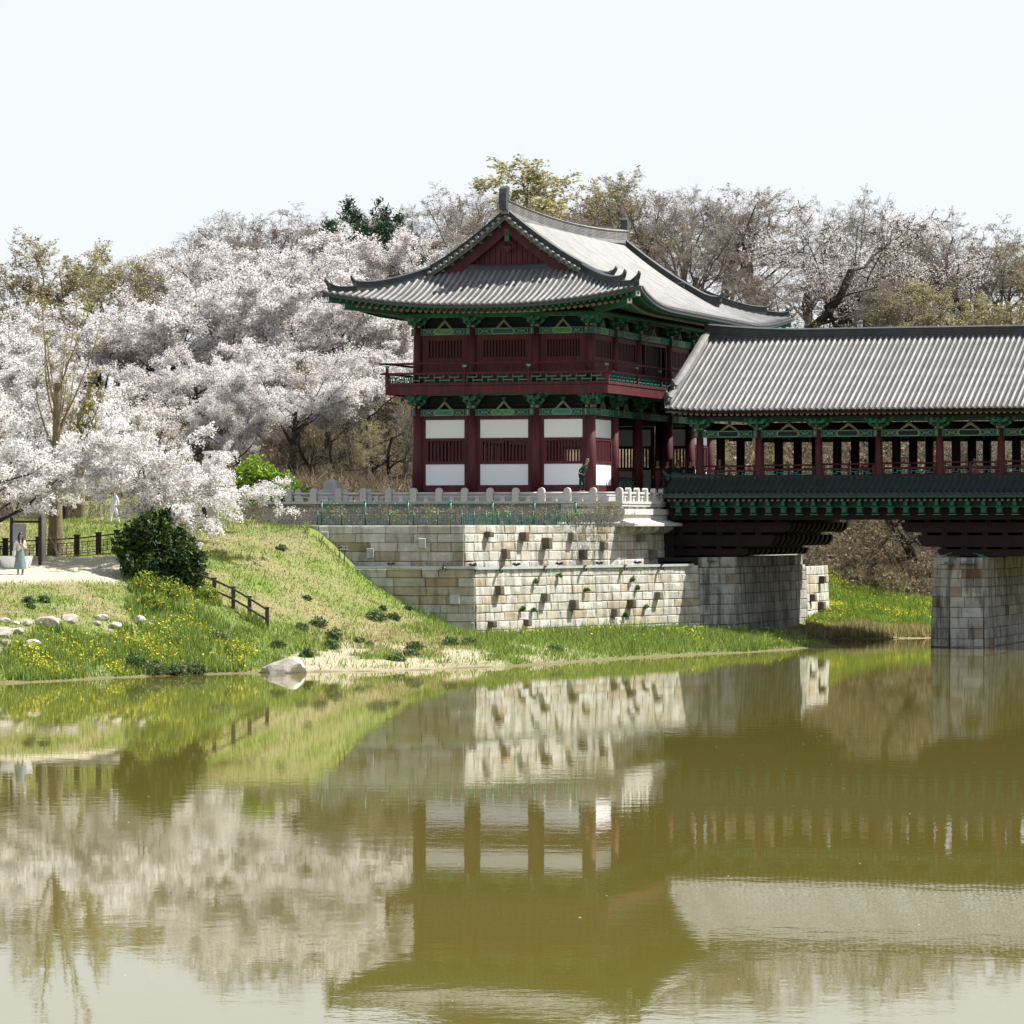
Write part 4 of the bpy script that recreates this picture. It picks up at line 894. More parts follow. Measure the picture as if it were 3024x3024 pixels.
for fc, vis in ((BF, True), (BK, False)):
    us = CU if vis else [-u for u in CU[::-1]]
    for k, s in enumerate(us):
        p = fc(s, 0, 11.12)
        if b0 is None: b0 = proto('bracket', mbk, PM, BR, p, fc.rz())
        else: copyat(b0, p, fc.rz(), BR)
        if vis: m_ = MB(); m_.mat(G); fc.box(m_, s-.24, s-.02, -.05, .30, 10.75, 11.14); m_.mat(RE); fc.box(m_, s-.16, s-.10, .30, .312, 10.82, 11.08); part('beam_nose', m_, PM, BR)
        if k < len(us)-1:
            tie_beam(BR, fc, s+.15, us[k+1]-.20, 10.77, 11.12, plain=not vis, center=NV)
            p = fc((s+us[k+1])/2, 0, 11.13)
            if v0_ is None: v0_ = proto('inverted_v_strut', ivb, PM, BR, p, fc.rz())
            else: copyat(v0_, p, fc.rz(), BR)
            if vis:      # railing bay
                a, b_ = s+.2, us[k+1]-.2; m = (a+b_)/2; cam_ = .012*(s-4)
                mb = MB(); mb.tube([fc(a, .02, 9.27+cam_), fc(b_, .02, 9.27+cam_)], .045, 8); part('top_rail', mb, M['red'], BR)
                mb = MB(); fc.box(mb, a, b_, -.03, .07, 8.97+cam_, 9.07+cam_); part('middle_rail', mb, M['red'], BR)
                mb = MB(); fc.box(mb, a, b_, -.05, .1, 7.96, 8.72+cam_); part('base_beam', mb, M['red'], BR)
                for x in (a+.06, m, b_-.06):
                    mb = MB(); mb.mat(RD); fc.box(mb, x-.055, x+.055, -.03, .1, 8.5, 9.08+cam_); mb.mat(GD); fc.box(mb, x-.07, x+.07, -.04, .09, 9.10+cam_, 9.21+cam_); part('railing_post', mb, PM, BR)
                for x0, x1 in ((a+.14, m-.08), (m+.08, b_-.14)):
                    mb = MB(); fret_mb(mb, fc, x0, x1, 8.73+cam_, 8.96+cam_, .03, .042, .55); part('fret_panel', mb, PM, BR)
            else:
                mb = MB(); mb.tube([fc(s, 0, 9.3), fc(us[k+1], 0, 9.3)], .05, 6); part('rear_rail', mb, M['red'], BR)
    m_ = MB(); a, b_ = (BU0+.8, BU1) if vis else (-BU1, -BU0-.8); m_.mat(GD); fc.box(m_, a, b_, -.1, .12, 11.62, 11.86); m_.mat(G); fc.box(m_, a, b_, .12, .13, 11.61, 11.645); part('eave_purlin', m_, PM, BR)
mb = MB()
for u in CU: mb.box(u-.15, u+.15, 5.5, 17.8, 11.2, 11.6); mb.box(u-.12, u+.12, 5.5, 17.8, 12.4, 12.7)
for v in CV[1:3]: mb.box(3.6, BU1, v-.15, v+.15, 11.2, 11.55)
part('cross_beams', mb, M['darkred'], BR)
for v in CV[1:3]:
    for u in CU: mb = MB(); mb.mat(GD); mb.box(u-.65, u+.65, v-.1, v+.1, 10.75, 11.05); mb.box(u-.45, u+.45, v-.12, v+.12, 11.05, 11.2); part('cap_block', mb, PM, BR)
# skirt roof, its rafters and hooked brackets
SK = part('skirt_roof', (lambda: (m := MB(), m.add([(2.9,5.15,8.66),(BU1,5.15,8.66),(BU1,3.3,7.74),(2.9,3.3,7.74),(2.9,5.15,8.5),(BU1,5.15,8.5),(BU1,3.3,7.6),(2.9,3.3,7.6)], [(0,3,2,1),(4,5,6,7),(3,7,6,2),(0,4,7,3)]))[0])(), M['skirt'], BR)
SPIT = .322; tr = None; n = int((BU1-3.2)/SPIT); pm = MB(); sf = lambda u, s_: (u, 3.3+s_, 7.76+.495*s_)
for k in range(n):
    u = 3.05+SPIT*k
    if tr is None: mb = MB(); roll_mb(mb, [Vector((0, -.04, -.02)), Vector((0, .9, .445)), Vector((0, 1.85, .916))], (1, 0, 0), .09); tr = proto('tile_row', mb, M['skirt'], SK, (u, 3.3, 7.76))
    else: copyat(tr, (u, 3.3, 7.76), 0, SK)
    pans(pm, sf, u+.07, u+SPIT-.07, -.03, 1.8, .16)
part('pan_tiles', pm, M['skirt'], SK, kind='stuff')
mb = MB(); mb.sweep([(2.9+(BU1-2.9)*k/10, 5.12, 8.62+(.18 if k == 0 else 0)) for k in range(11)], ridge_sec(.16, .13, 2), (0, 1, 0)); part('skirt_ridge', mb, M['skirt'], SK)
part('ridge_end_tile', upturn((2.75, 5.0, 8.75), (-1, -.3, 0), .25), M['skirt'], SK)
mb = MB(); mb.mat(G); mb.box(2.95, BU1, 3.36, 3.46, 7.62, 7.70); mb.mat(GL); mb.box(2.95, BU1, 3.35, 3.36, 7.63, 7.66); part('eave_board', mb, PM, SK)
rb = rafter_mb(1.2, .082, False, .4, body=GD, end=SE); rr_ = None
for k in range(n):
    p = (3.2+SPIT*k*.955, 3.5, 7.49)
    if p[0] > BU1-.2: break
    if rr_ is None: rr_ = proto('skirt_rafter', rb, PM, SK, p)
    else: copyat(rr_, p, 0, SK)
mb = MB(); mb.mat(GD); mb.box(3.1, BU1, 4.1, 4.25, 7.1, 7.5); mb.mat(G); mb.box(3.1, BU1, 4.09, 4.10, 7.13, 7.17); part('skirt_beam', mb, PM, SK)
mb = MB(); mb.mat(GD)
for pts, (x0, x1) in (([(.4, .02), (-.22, .02), (-.30, .12), (-.26, .34), (.4, .40)], (-.12, .12)), ([(.4, -.34), (-.02, -.36), (-.14, -.28), (-.14, -.02), (.4, -.02)], (-.15, .15))):
    mb.prism(pts, lambda y, z, t: (t, y, z), x0, x1)
mb.mat(G); mb.box(-.09, .09, -.305, -.26, .10, .33); mb.box(-.11, .11, -.15, -.13, -.26, -.05); mb.mat(GL); mb.box(-.19, .19, -.2, .1, -.01, .03); mb.box(-.2, .2, -.12, .1, -.385, -.35)
h0 = None; k = 0
while 3.6+.805*k < BU1-.3:
    p = (3.6+.805*k, 4.0, 7.10)
    if h0 is None: h0 = proto('hooked_bracket', mb, PM, SK, p)
    else: copyat(h0, p, 0, SK)
    k += 1
# girders and cantilever timbers
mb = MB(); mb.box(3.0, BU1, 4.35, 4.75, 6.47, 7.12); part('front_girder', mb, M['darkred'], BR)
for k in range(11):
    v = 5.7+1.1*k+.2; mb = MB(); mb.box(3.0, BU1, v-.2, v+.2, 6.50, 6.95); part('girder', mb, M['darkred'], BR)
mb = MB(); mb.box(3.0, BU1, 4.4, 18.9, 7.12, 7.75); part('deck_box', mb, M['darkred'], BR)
def pxu(px, v):      # u of a point seen at photo column px in the plane v
    r_ = (px-1512)/F; return (r_*(OY+v*CT)-OX-v*ST)/(CT+r_*ST)
def cant(z0, z1, ua, ub, va, vb, n, round_left, round_right):
    for k in range(n):
        v = va+(vb-va)*k/(n-1); h = z1-z0; r_ = h*.75; mb = MB(); pts = []
        pts += ([(ua, z1), (ua, z0+r_*.9), (ua+r_*.25, z0+r_*.4), (ua+r_*.6, z0+r_*.1), (ua+r_, z0)] if round_left else [(ua, z1), (ua, z0)])
        pts += ([(ub-r_, z0), (ub-r_*.6, z0+r_*.1), (ub-r_*.25, z0+r_*.4), (ub, z0+r_*.9), (ub, z1)] if round_right else [(ub, z0), (ub, z1)])
        mb.prism(pts, lambda x, z, t: (x, t, z), v-.21, v+.21); part('cantilever_timber', mb, M['darkred'], BR)
VA, VB, NN = 5.1, 18.3, 13
def levels(lv, ul, ur, rl, rr2):
    for i, ((z0, z1), a, b_) in enumerate(zip(lv, ul, ur)):
        cant(z0, z1, a, b_, VA, VB, NN, rl, rr2)
        u = a+.3
        while u < b_-.2:
            mb = MB(); mb.box(u-.14, u+.14, 4.95, 18.5, z1, z1+.15); part('cross_timber', mb, M['darkred'], BR); u += 1.05
LV = [(5.82, 6.34), (5.08, 5.67), (4.60, 4.95)]
levels(LV, [3.1, 3.1, 3.1], [pxu(2503, VB)-.0, pxu(2458, VB), pxu(2386, VB)], False, True)
levels(LV, [pxu(2664, VA), pxu(2714, VA), pxu(2772, VA)], [31.2, 30.3, 29.4], True, True)
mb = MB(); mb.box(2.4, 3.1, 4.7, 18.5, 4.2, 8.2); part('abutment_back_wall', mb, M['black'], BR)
# ------------------------------------------------------------------ fences, rails, lamps, signs
def gnd(px, py, y0=150., y1=186.):      # ground point seen at a photo pixel
    best = None
    for k in range(240):
        Y = y0+(y1-y0)*k/240; z = h1((px-1512)*Y/F, Y); p = HOR-F*(z-EYE)/Y
        if best is None or abs(p-py) < best[0]: best = (abs(p-py), Y, z)
    return Vector(((px-1512)*best[1]/F, best[1], best[2]))
def fence_panel_mb(L, h, fine=.15):
    mb = MB(); b = lambda x0, x1, z0, z1: mb.box(x0, x1, -.009, .009, z0, z1)
    b(0, L, h-.03, h); b(0, L, .05, .075); b(0, L, h*.52, h*.52+.014); n = max(3, round(L/fine))
    for k in range(1, n):
        x = L*k/n; b(x-.006, x+.006, .06, h)
    for k in range(n):
        x = L*(k+.5)/n; z = h*(.3 if k % 2 else .72); b(x-L/n*.55, x+L/n*.55, z, z+.012); b(x-L/n*.3, x-L/n*.3+.012, z-h*.1, z+h*.12)
    return mb
def post_mb(h, r=.035):
    mb = MB(); mb.tube([(0,0,0), (0,0,.03)], [r*2, r*1.4], 8); mb.tube([(0,0,0), (0,0,h)], r, 8); mb.tube([(0,0,h), (0,0,h+.02), (0,0,h+.06)], [r*1.3, r*1.3, r*.4], 8); return mb
def metal_fence(pts, h, label, r=.035, mat='metalgreen', cat='metal fence', fine=.15, last=True):
    t = thing('metal_fence', label, cat, tuple(pts[0]), False, 'green metal fences on the wall')
    L = (Vector(pts[1])-Vector(pts[0])).length; pm_ = fence_panel_mb(L, h, fine); q = post_mb(h+.04, r); a = c = None
    for k, p in enumerate(pts):
        if k < len(pts)-1 or last:
            if a is None: a = proto('post', q, M[mat], t, p)
            else: copyat(a, p, 0, t)
        if k < len(pts)-1:
            d = Vector(pts[k+1])-Vector(p); rz = math.atan2(d.y, d.x)
            if c is None: c = proto('lattice_panel', pm_, M[mat], t, p, rz)
            else: copyat(c, p, rz, t, scale=(d.length/L, 1, 1))
    return t
cu = Vector((CORN_U[0]-.12, CORN_U[1]+.25)); eu = Vector((END_U[0]-.2, END_U[1]+.15)); lu = Vector(xy(938, 182.95))
metal_fence([(*(lu+(cu-lu)*k/6), 6.18) for k in range(7)], .60, 'low green lattice fence on the shaded left stretch of the wall top', last=False)
metal_fence([(*(cu+(eu-cu)*k/13), 6.18) for k in range(14)], .60, 'low green lattice fence on the sunlit right stretch of the wall top')
a, b_ = Vector(xy(950, 185.0)), Vector(xy(1700, 190.6))
metal_fence([(*(a+(b_-a)*k/6), 6.17) for k in range(7)], 1.12, 'taller green mesh fence standing behind the shrubs on the wall', r=.05, fine=.12)
bf = thing('brown_fence', 'dark brown fence with square lattice panels behind the dirt path', 'fence', (-23, 177, 4.6), False)
bp = [(-110, 173.6), (16, 175.6), (114, 176.4), (227, 176.9), (291, 177.1), (345, 177.3), (402, 177.6), (455, 178.0)]
bpw = [Vector((*xy(px, Y), h1(*xy(px, Y)))) for px, Y in bp]
for k, p in enumerate(bpw):
    mb = MB(); mb.box(p.x-.12, p.x+.12, p.y-.12, p.y+.12, p.z-.3, p.z+.95); mb.box(p.x-.15, p.x+.15, p.y-.15, p.y+.15, p.z+.95, p.z+1.02); part('post', mb, M['brownfence'], bf)
    if k < len(bpw)-1:
        q = bpw[k+1]; d = q-p; mb = MB(); mb.bar(p+Vector((0,0,.84)), q+Vector((0,0,.84)), .06, .06); part('top_rail', mb, M['brownfence'], bf)
        mb = MB(); f_ = lambda s, z: p+d*s+Vector((0, 0, z)); n = max(2, round(d.length/.42))
        for z in (.14, .64): mb.bar(f_(.04, z), f_(.96, z), .035, .035)
        for j in range(n):
            s0, s1 = .04+.92*j/n, .04+.92*(j+1)/n; w_ = s1-s0
            mb.bar(f_(s0, .14), f_(s0, .64), .03, .03, (0,1,0)); mb.bar(f_(s0+w_*.5, .14), f_(s0+w_*.5, .64), .02, .02, (0,1,0))
            for za, zb_ in ((.24, .34), (.44, .54)):
                mb.bar(f_(s0+w_*.18, za), f_(s0+w_*.18, zb_), .02, .02, (0,1,0)); mb.bar(f_(s0+w_*.82, za), f_(s0+w_*.82, zb_), .02, .02, (0,1,0))
            for z in (.24, .39, .54): mb.bar(f_(s0, z), f_(s1, z), .02, .02)
        part('lattice_panel', mb, M['brownfence'], bf)
hr = thing('handrail', 'grey timber post and rail handrail going down the grass slope', 'handrail', tuple(gnd(689, 1798)), False)
hp_ = [gnd(px, py) for px, py in ((560, 1742), (633, 1770), (689, 1798), (737, 1826), (789, 1857))]
for k, p in enumerate(hp_):
    mb = MB(); mb.box(p.x-.085, p.x+.085, p.y-.085, p.y+.085, p.z-.3, p.z+.93); mb.box(p.x-.11, p.x+.11, p.y-.11, p.y+.11, p.z+.93, p.z+.98); part('post', mb, M['railwood'], hr)
    if k < len(hp_)-1:
        for z in (.87, .42):
            mb = MB(); mb.bar(p+Vector((0,-.1,z)), hp_[k+1]+Vector((0,-.1,z)), .06, .085); part('rail', mb, M['railwood'], hr)
# steel conduit and floodlights on the ledge
cd = thing('conduit', 'long pale steel conduit running along the ledge of the retaining wall', 'conduit', (-1.9, 181.2, 4.1), False)
cpts = [Vector((*l2fn(s_, .05, 4.1)[:2], 4.19)) for s_ in (-.55, 2.5, l2L-.02)]+[Vector((*r2fn(s_, .05, 4.1)[:2], 4.15)) for s_ in (.05, r2L*.25, r2L*.5, r2L*.75, r2L*.97)]
for p, q in zip(cpts[:-1], cpts[1:]): mb = MB(); mb.bar(p, q, .13, .12); part('trunking', mb, M['steel'], cd)
mb = MB()
for s_ in np.arange(1, r2L-1, 1.6): x, y, _ = r2fn(float(s_), -.02, 4.1); mb.box(x-.03, x+.03, y-.05, y+.05, 4.04, 4.13)
part('brackets', mb, M['lamp'], cd, kind='stuff')
def flood(p, up_, label, rz=0):
    t = thing('floodlight', label, 'floodlight', tuple(p), False, 'floodlights fixed along the conduit', rot=None)
    mb = MB()
    if up_:
        mb.box(p.x-.2, p.x+.2, p.y-.09, p.y+.09, p.z+.13, p.z+.20); mb.box(p.x-.17, p.x-.05, p.y-.1, p.y+.1, p.z+.20, p.z+.235); mb.box(p.x+.03, p.x+.17, p.y-.1, p.y+.1, p.z+.20, p.z+.24)
        part('housing', mb, M['lamp'], t); mb = MB(); mb.box(p.x-.015, p.x+.015, p.y-.02, p.y+.02, p.z+.02, p.z+.14); mb.box(p.x-.12, p.x+.12, p.y-.015, p.y+.015, p.z+.1, p.z+.13); part('stand', mb, M['lamp'], t)
    else:
        c = p+Vector((0, -.22, -.06)); mb.bar(p+Vector((0,-.05,.09)), c, .05, .05); mb.tube([c+Vector((-.02,.06,.08)), c+Vector((.03,-.10,-.05))], [.07, .10], 10); mb.box(p.x-.08, p.x+.10, p.y-.1, p.y+.06, p.z+.07, p.z+.12)
        part('housing', mb, M['lamp'], t); mb = MB(); mb.tube([c+Vector((.03,-.10,-.05)), c+Vector((.034,-.105,-.055))], [.09, .09], 10); part('lens', mb, M['glass'], t)
ordn = ['first', 'second', 'third', 'fourth', 'fifth', 'sixth']
for k, px in enumerate((1400, 1532, 1658, 1776, 1889)):
    x, y, _ = r2fn(s_at(r2fn, r2L, px), -.12, 4.1); flood(Vector((x, y, 4.15)), True, 'flat black floodlight raised above the conduit, %s from the wall corner' % ordn[k])
for k, px in enumerate((1474, 1603, 1722, 1840, 1949)):
    x, y, _ = r2fn(s_at(r2fn, r2L, px), .1, 4.1); flood(Vector((x, y, 4.1)), False, 'round black floodlight hanging under the conduit, %s from the wall corner' % ordn[k])
for k, px in enumerate((1155, 1311)):
    x, y = xy(px, 181.3); flood(Vector((x, y, 4.2)), k == 0, ['small dark floodlight on the conduit of the shaded wall face', 'tilted dark floodlight under the conduit near the wall corner in shade'][k])
for (px, py, Y, lab) in ((2095, 1652, 198.3, 'green floodlight on a shelf at the top of the abutment'), (2797, 1662, 194.1, 'green floodlight on the left facet of the river pier'), (2862, 1660, 194.1, 'green floodlight on a long shelf of the river pier front')):
    p = P(px, py, Y); t = thing('floodlight', lab, 'floodlight', tuple(p), False)
    mb = MB(); mb.box(p.x-.13, p.x+.13, p.y-.1, p.y+.1, p.z-.06, p.z+.06); part('housing', mb, M['metalgreen'], t); mb = MB(); mb.box(p.x-.42, p.x+.42, p.y-.12, p.y+.3, p.z-.10, p.z-.07); part('shelf', mb, M['lamp'], t)
for (px, Y, lab, sg) in ((2787, 194.8, 'slanting green lamp bracket at the left edge of the pier top', -1), (2897, 195, 'slanting green lamp bracket at the middle of the pier top', 1)):
    p = P(px, 1640, Y); t = thing('lamp_bracket', lab, 'lamp', tuple(p), False); mb = MB(); mb.bar(p+Vector((-.4, 0, .13*sg)), p+Vector((.4, 0, -.13*sg)), .06, .03); part('arm', mb, M['metalgreen'], t); mb = MB(); mb.box(p.x-.15, p.x+.12, p.y-.06, p.y+.06, p.z-.07, p.z+.03); part('housing', mb, M['metalgreen'], t)
# warning sign in front of the wall
sp = P(1010, 1668, 181.2); sgn = thing('warning_sign', 'small dark two line warning sign in front of the shaded wall', 'sign', (sp.x, sp.y, 4.0), False)
for dx in (-.12, .13):
    mb = MB(); mb.box(sp.x+dx-.018, sp.x+dx+.018, sp.y-.02, sp.y+.02, 3.7, 5.2); part('post', mb, M['brownfence'], sgn)
mb = MB(); mb.box(sp.x-.21, sp.x+.215, sp.y-.045, sp.y-.02, 4.99, 5.27); SB_ = part('board', mb, M['lamp'], sgn)
wp = paint('white_print', (.8, .8, .8), .6, .02, 1, 3, 0); rp = paint('red_print', (.65, .04, .04), .6, .05, 1, 3, 0); yp = paint('yellow_print', (.75, .55, .03), .6, .05, 1, 3, 0)
for txt, z in (('출입금지', 5.155), ('추락주의', 5.02)):
    c = bpy.data.curves.new('lettering', 'FONT'); c.body = txt; c.size = .098; c.extrude = .002; c.offset = .0028
    o_ = bpy.data.objects.new('lettering', c); COL.objects.link(o_); dg = bpy.context.evaluated_depsgraph_get(); me_ = bpy.data.meshes.new_from_object(o_.evaluated_get(dg)); bpy.data.objects.remove(o_)
    o = bpy.data.objects.new('lettering', me_); COL.objects.link(o); o.parent = SB_; o['kind'] = 'stuff'; o.location = (-.105, -.05, z-4.0); o.rotation_euler = (pi/2, 0, 0); c.materials.append(wp); ORG[o.name] = ORG[sgn.name]
mb = MB(); mb.tube([(sp.x-.155, sp.y-.05, 5.195), (sp.x-.155, sp.y-.046, 5.195)], .042, 16, smooth=False); part('no_entry_mark', mb, rp, SB_)
mb = MB(); mb.box(sp.x-.185, sp.x-.125, sp.y-.053, sp.y-.05, 5.187, 5.203); part('no_entry_bar', mb, wp, SB_)
mb = MB(); mb.prism([(sp.x-.2, 5.02), (sp.x-.11, 5.02), (sp.x-.155, 5.10)], lambda x, z, t: (x, t, z), sp.y-.05, sp.y-.046); part('warning_triangle', mb, yp, SB_)
mb = MB(); mb.box(sp.x-.16, sp.x-.15, sp.y-.053, sp.y-.05, 5.04, 5.075); part('exclamation_mark', mb, M['lamp'], SB_)
# information board, planter, pole, kerb
ib = thing('information_board', 'tall grey panel in a brown timber frame behind the woman', 'signboard', (*xy(75, 172.6), 4.3), False)
for px in (34, 118):
    x, y = xy(px, 172.8); mb = MB(); mb.box(x-.07, x+.07, y-.08, y+.08, 3.9, 6.55); part('post', mb, M['brownfence'], ib)
x0, x1 = xy(20, 172.8)[0], xy(132, 172.8)[0]; mb = MB(); mb.box(x0+.25, x1-.25, 172.72, 172.88, 6.30, 6.40); part('head_beam', mb, M['brownfence'], ib)
x0, x1 = xy(38, 172.7)[0], xy(77, 172.7)[0]; mb = MB(); mb.box(x0, x1, 172.66, 172.74, 4.55, 6.25); part('panel', mb, paint('grey_panel', (.22, .23, .23), .5, .12, 3), ib)
pl_ = thing('planter', 'low round white concrete planter behind the woman', 'planter', (*xy(48, 172.0), h1(*xy(48, 172.0))), False)
x, y = xy(48, 172.0); z = h1(x, y); mb = MB(); n = 28
ringv = [(x+r_*cos(2*pi*k/n), y+r_*sin(2*pi*k/n), zz) for r_, zz in ((.62, z-.1), (.76, z+.42), (.70, z+.42), (.62, z+.30)) for k in range(n)]
mb.sm = False; mb.add(ringv, [(i*n+k, i*n+(k+1) % n, (i+1)*n+(k+1) % n, (i+1)*n+k) for i in range(3) for k in range(n)]+[tuple(3*n+k for k in range(n))]); part('bowl', mb, M['white'], pl_)
x, y = xy(129, 174.0); z = h1(x, y); pole = thing('utility_pole', 'pale round concrete utility pole rising through the blossom beside the path', 'pole', (x, y, z), False)
mb = MB(); mb.tube([(x, y, z-.2), (x, y, z+4.6)], [.115, .095], 16); part('shaft', mb, M['concrete'], pole)
mb = MB(); q = P(640, 1490, 205)
for dz in (0, .12): mb.tube([Vector((x, y, z+4.4+dz))+(q-Vector((x, y, z+4.4)))*t_+Vector((0, 0, -2.2*t_*(1-t_)*1.6)) for t_ in np.linspace(0, 1, 14)], .014, 4)
part('cable', mb, M['lamp'], pole, kind='stuff')
kb_ = thing('kerb', 'row of pale kerb stones between the path and the brown fence', 'kerb', (*xy(230, 176), 4.5), False)
for px in range(100, 350, 38):
    x, y = xy(px, 175.6); z = h1(x, y); mb = MB(); mb.box(x-.27, x+.27, y-.12, y+.12, z-.1, z+.13); part('kerb_stone', mb, M['concrete'], kb_)
for px, py0, w_, lab in ((524, 1480, .42, 'slim white stone pillar half hidden by cherry blossom beyond the embankment'), (628, 1490, .55, 'wide pale stone pillar behind the drooping blossom at the terrace end')):
    p = P(px, 1549, 192); t = thing('stone_pillar', lab, 'stone pillar', (p.x, p.y, 6.1), False); mb = MB(); hh_ = 1.35; mb.box(p.x-w_/2, p.x+w_/2, p.y-.2, p.y+.2, 6.0, 6.25+hh_); mb.hexa([(p.x-w_/2-.05,p.y-.25,6.25+hh_),(p.x+w_/2+.05,p.y-.25,6.25+hh_),(p.x+w_/2+.05,p.y+.25,6.25+hh_),(p.x-w_/2-.05,p.y+.25,6.25+hh_),(p.x-.1,p.y-.1,6.5+hh_),(p.x+.1,p.y-.1,6.5+hh_),(p.x+.1,p.y+.1,6.5+hh_),(p.x-.1,p.y+.1,6.5+hh_)]); part('shaft', mb, M['granite'], t)
# newel posts and short railing where terrace and bridge meet
for k, (u, v) in enumerate(((1.6, 7.0), (2.4, 8.4))):
    mb = MB(); mb.tube([(u, v, 7.4), (u, v, 9.0), (u, v, 9.08)], [.17, .17, .12], 12); part('newel_post', mb, M['red'], BR)
mb = MB(); mb.bar((1.6, 7.0, 8.75), (2.4, 8.4, 8.75), .1, .1); mb.bar((1.6, 7.0, 8.2), (2.4, 8.4, 8.2), .1, .1); part('stair_rail', mb, M['red'], BR)
# ------------------------------------------------------------------ rocks
def rock_mesh(seed, sx, sy, sz):
    rs_ = np.random.RandomState(seed); import bmesh
    bm = bmesh.new(); bmesh.ops.create_icosphere(bm, subdivisions=3, radius=1)
    dirs = rs_.randn(9, 3); dirs /= np.linalg.norm(dirs, axis=1)[:, None]; cut = rs_.uniform(.55, .85, 9)
    for v in bm.verts:
        c = np.array(v.co)
        for d, k in zip(dirs, cut):
            t = c@d
            if t > k: c = c-d*(t-k)*.9
        c = c*(1+.05*float(fbm(np.array([c[0]*3]), np.array([c[1]*3+c[2]*2]), 1.3, seed)[0])); v.co = (c[0]*sx, c[1]*sy, c[2]*sz)
    me = bpy.data.meshes.new('rock'); bm.to_mesh(me); bm.free(); me.materials.append(M['boulder']); return me
def rock(p, sx, sy, sz, seed, label, group=None, rz=0):
    o = bpy.data.objects.new('rock', rock_mesh(seed, sx, sy, sz)); COL.objects.link(o); o.location = p; o.rotation_euler = (0, 0, rz); tag(o, label, 'rock', group)
p = P(840, 1984, 161.3); rock((p.x, p.y, .02), .98, .7, .72, 2, 'largest pale boulder sitting in the water at the river edge')
RLAB = ['small pale rock at the left edge of the rock line', 'small pale rock second from the left edge', 'rounded pale rock third from the left edge', 'longest pale flat rock of the line above the flowers', 'broad pale rock right of the longest one', 'small rock between the longest and the broad one', 'small rock in the middle of the rock line', 'pale rock slightly above the middle of the rock line', 'wide rock just under the middle of the rock line', 'pale rock near the right end of the rock line', 'last small rock at the right end of the rock line', 'big pale rock low at the left edge', 'pale rock beside the big low one', 'pale rock below the big low one at the left edge', 'flat pale rock lying lowest among the flowers', 'small rock tucked beside the wide one']
for k, (px, py, w_) in enumerate([(12,1836,.5),(44,1842,.38),(78,1845,.5),(132,1842,.95),(205,1832,.7),(165,1836,.4),(283,1842,.45),(300,1828,.55),(335,1852,.65),(408,1836,.75),(432,1848,.5),(8,1874,.8),(52,1866,.5),(18,1900,.6),(92,1908,.7),(345,1846,.4)]):
    p = gnd(px, py, 150, 175); rock((p.x, p.y, p.z), w_*.72, w_*.5, w_*.42, 10+k % 7, RLAB[k], 'rocks half buried in the left bank', k*.9)
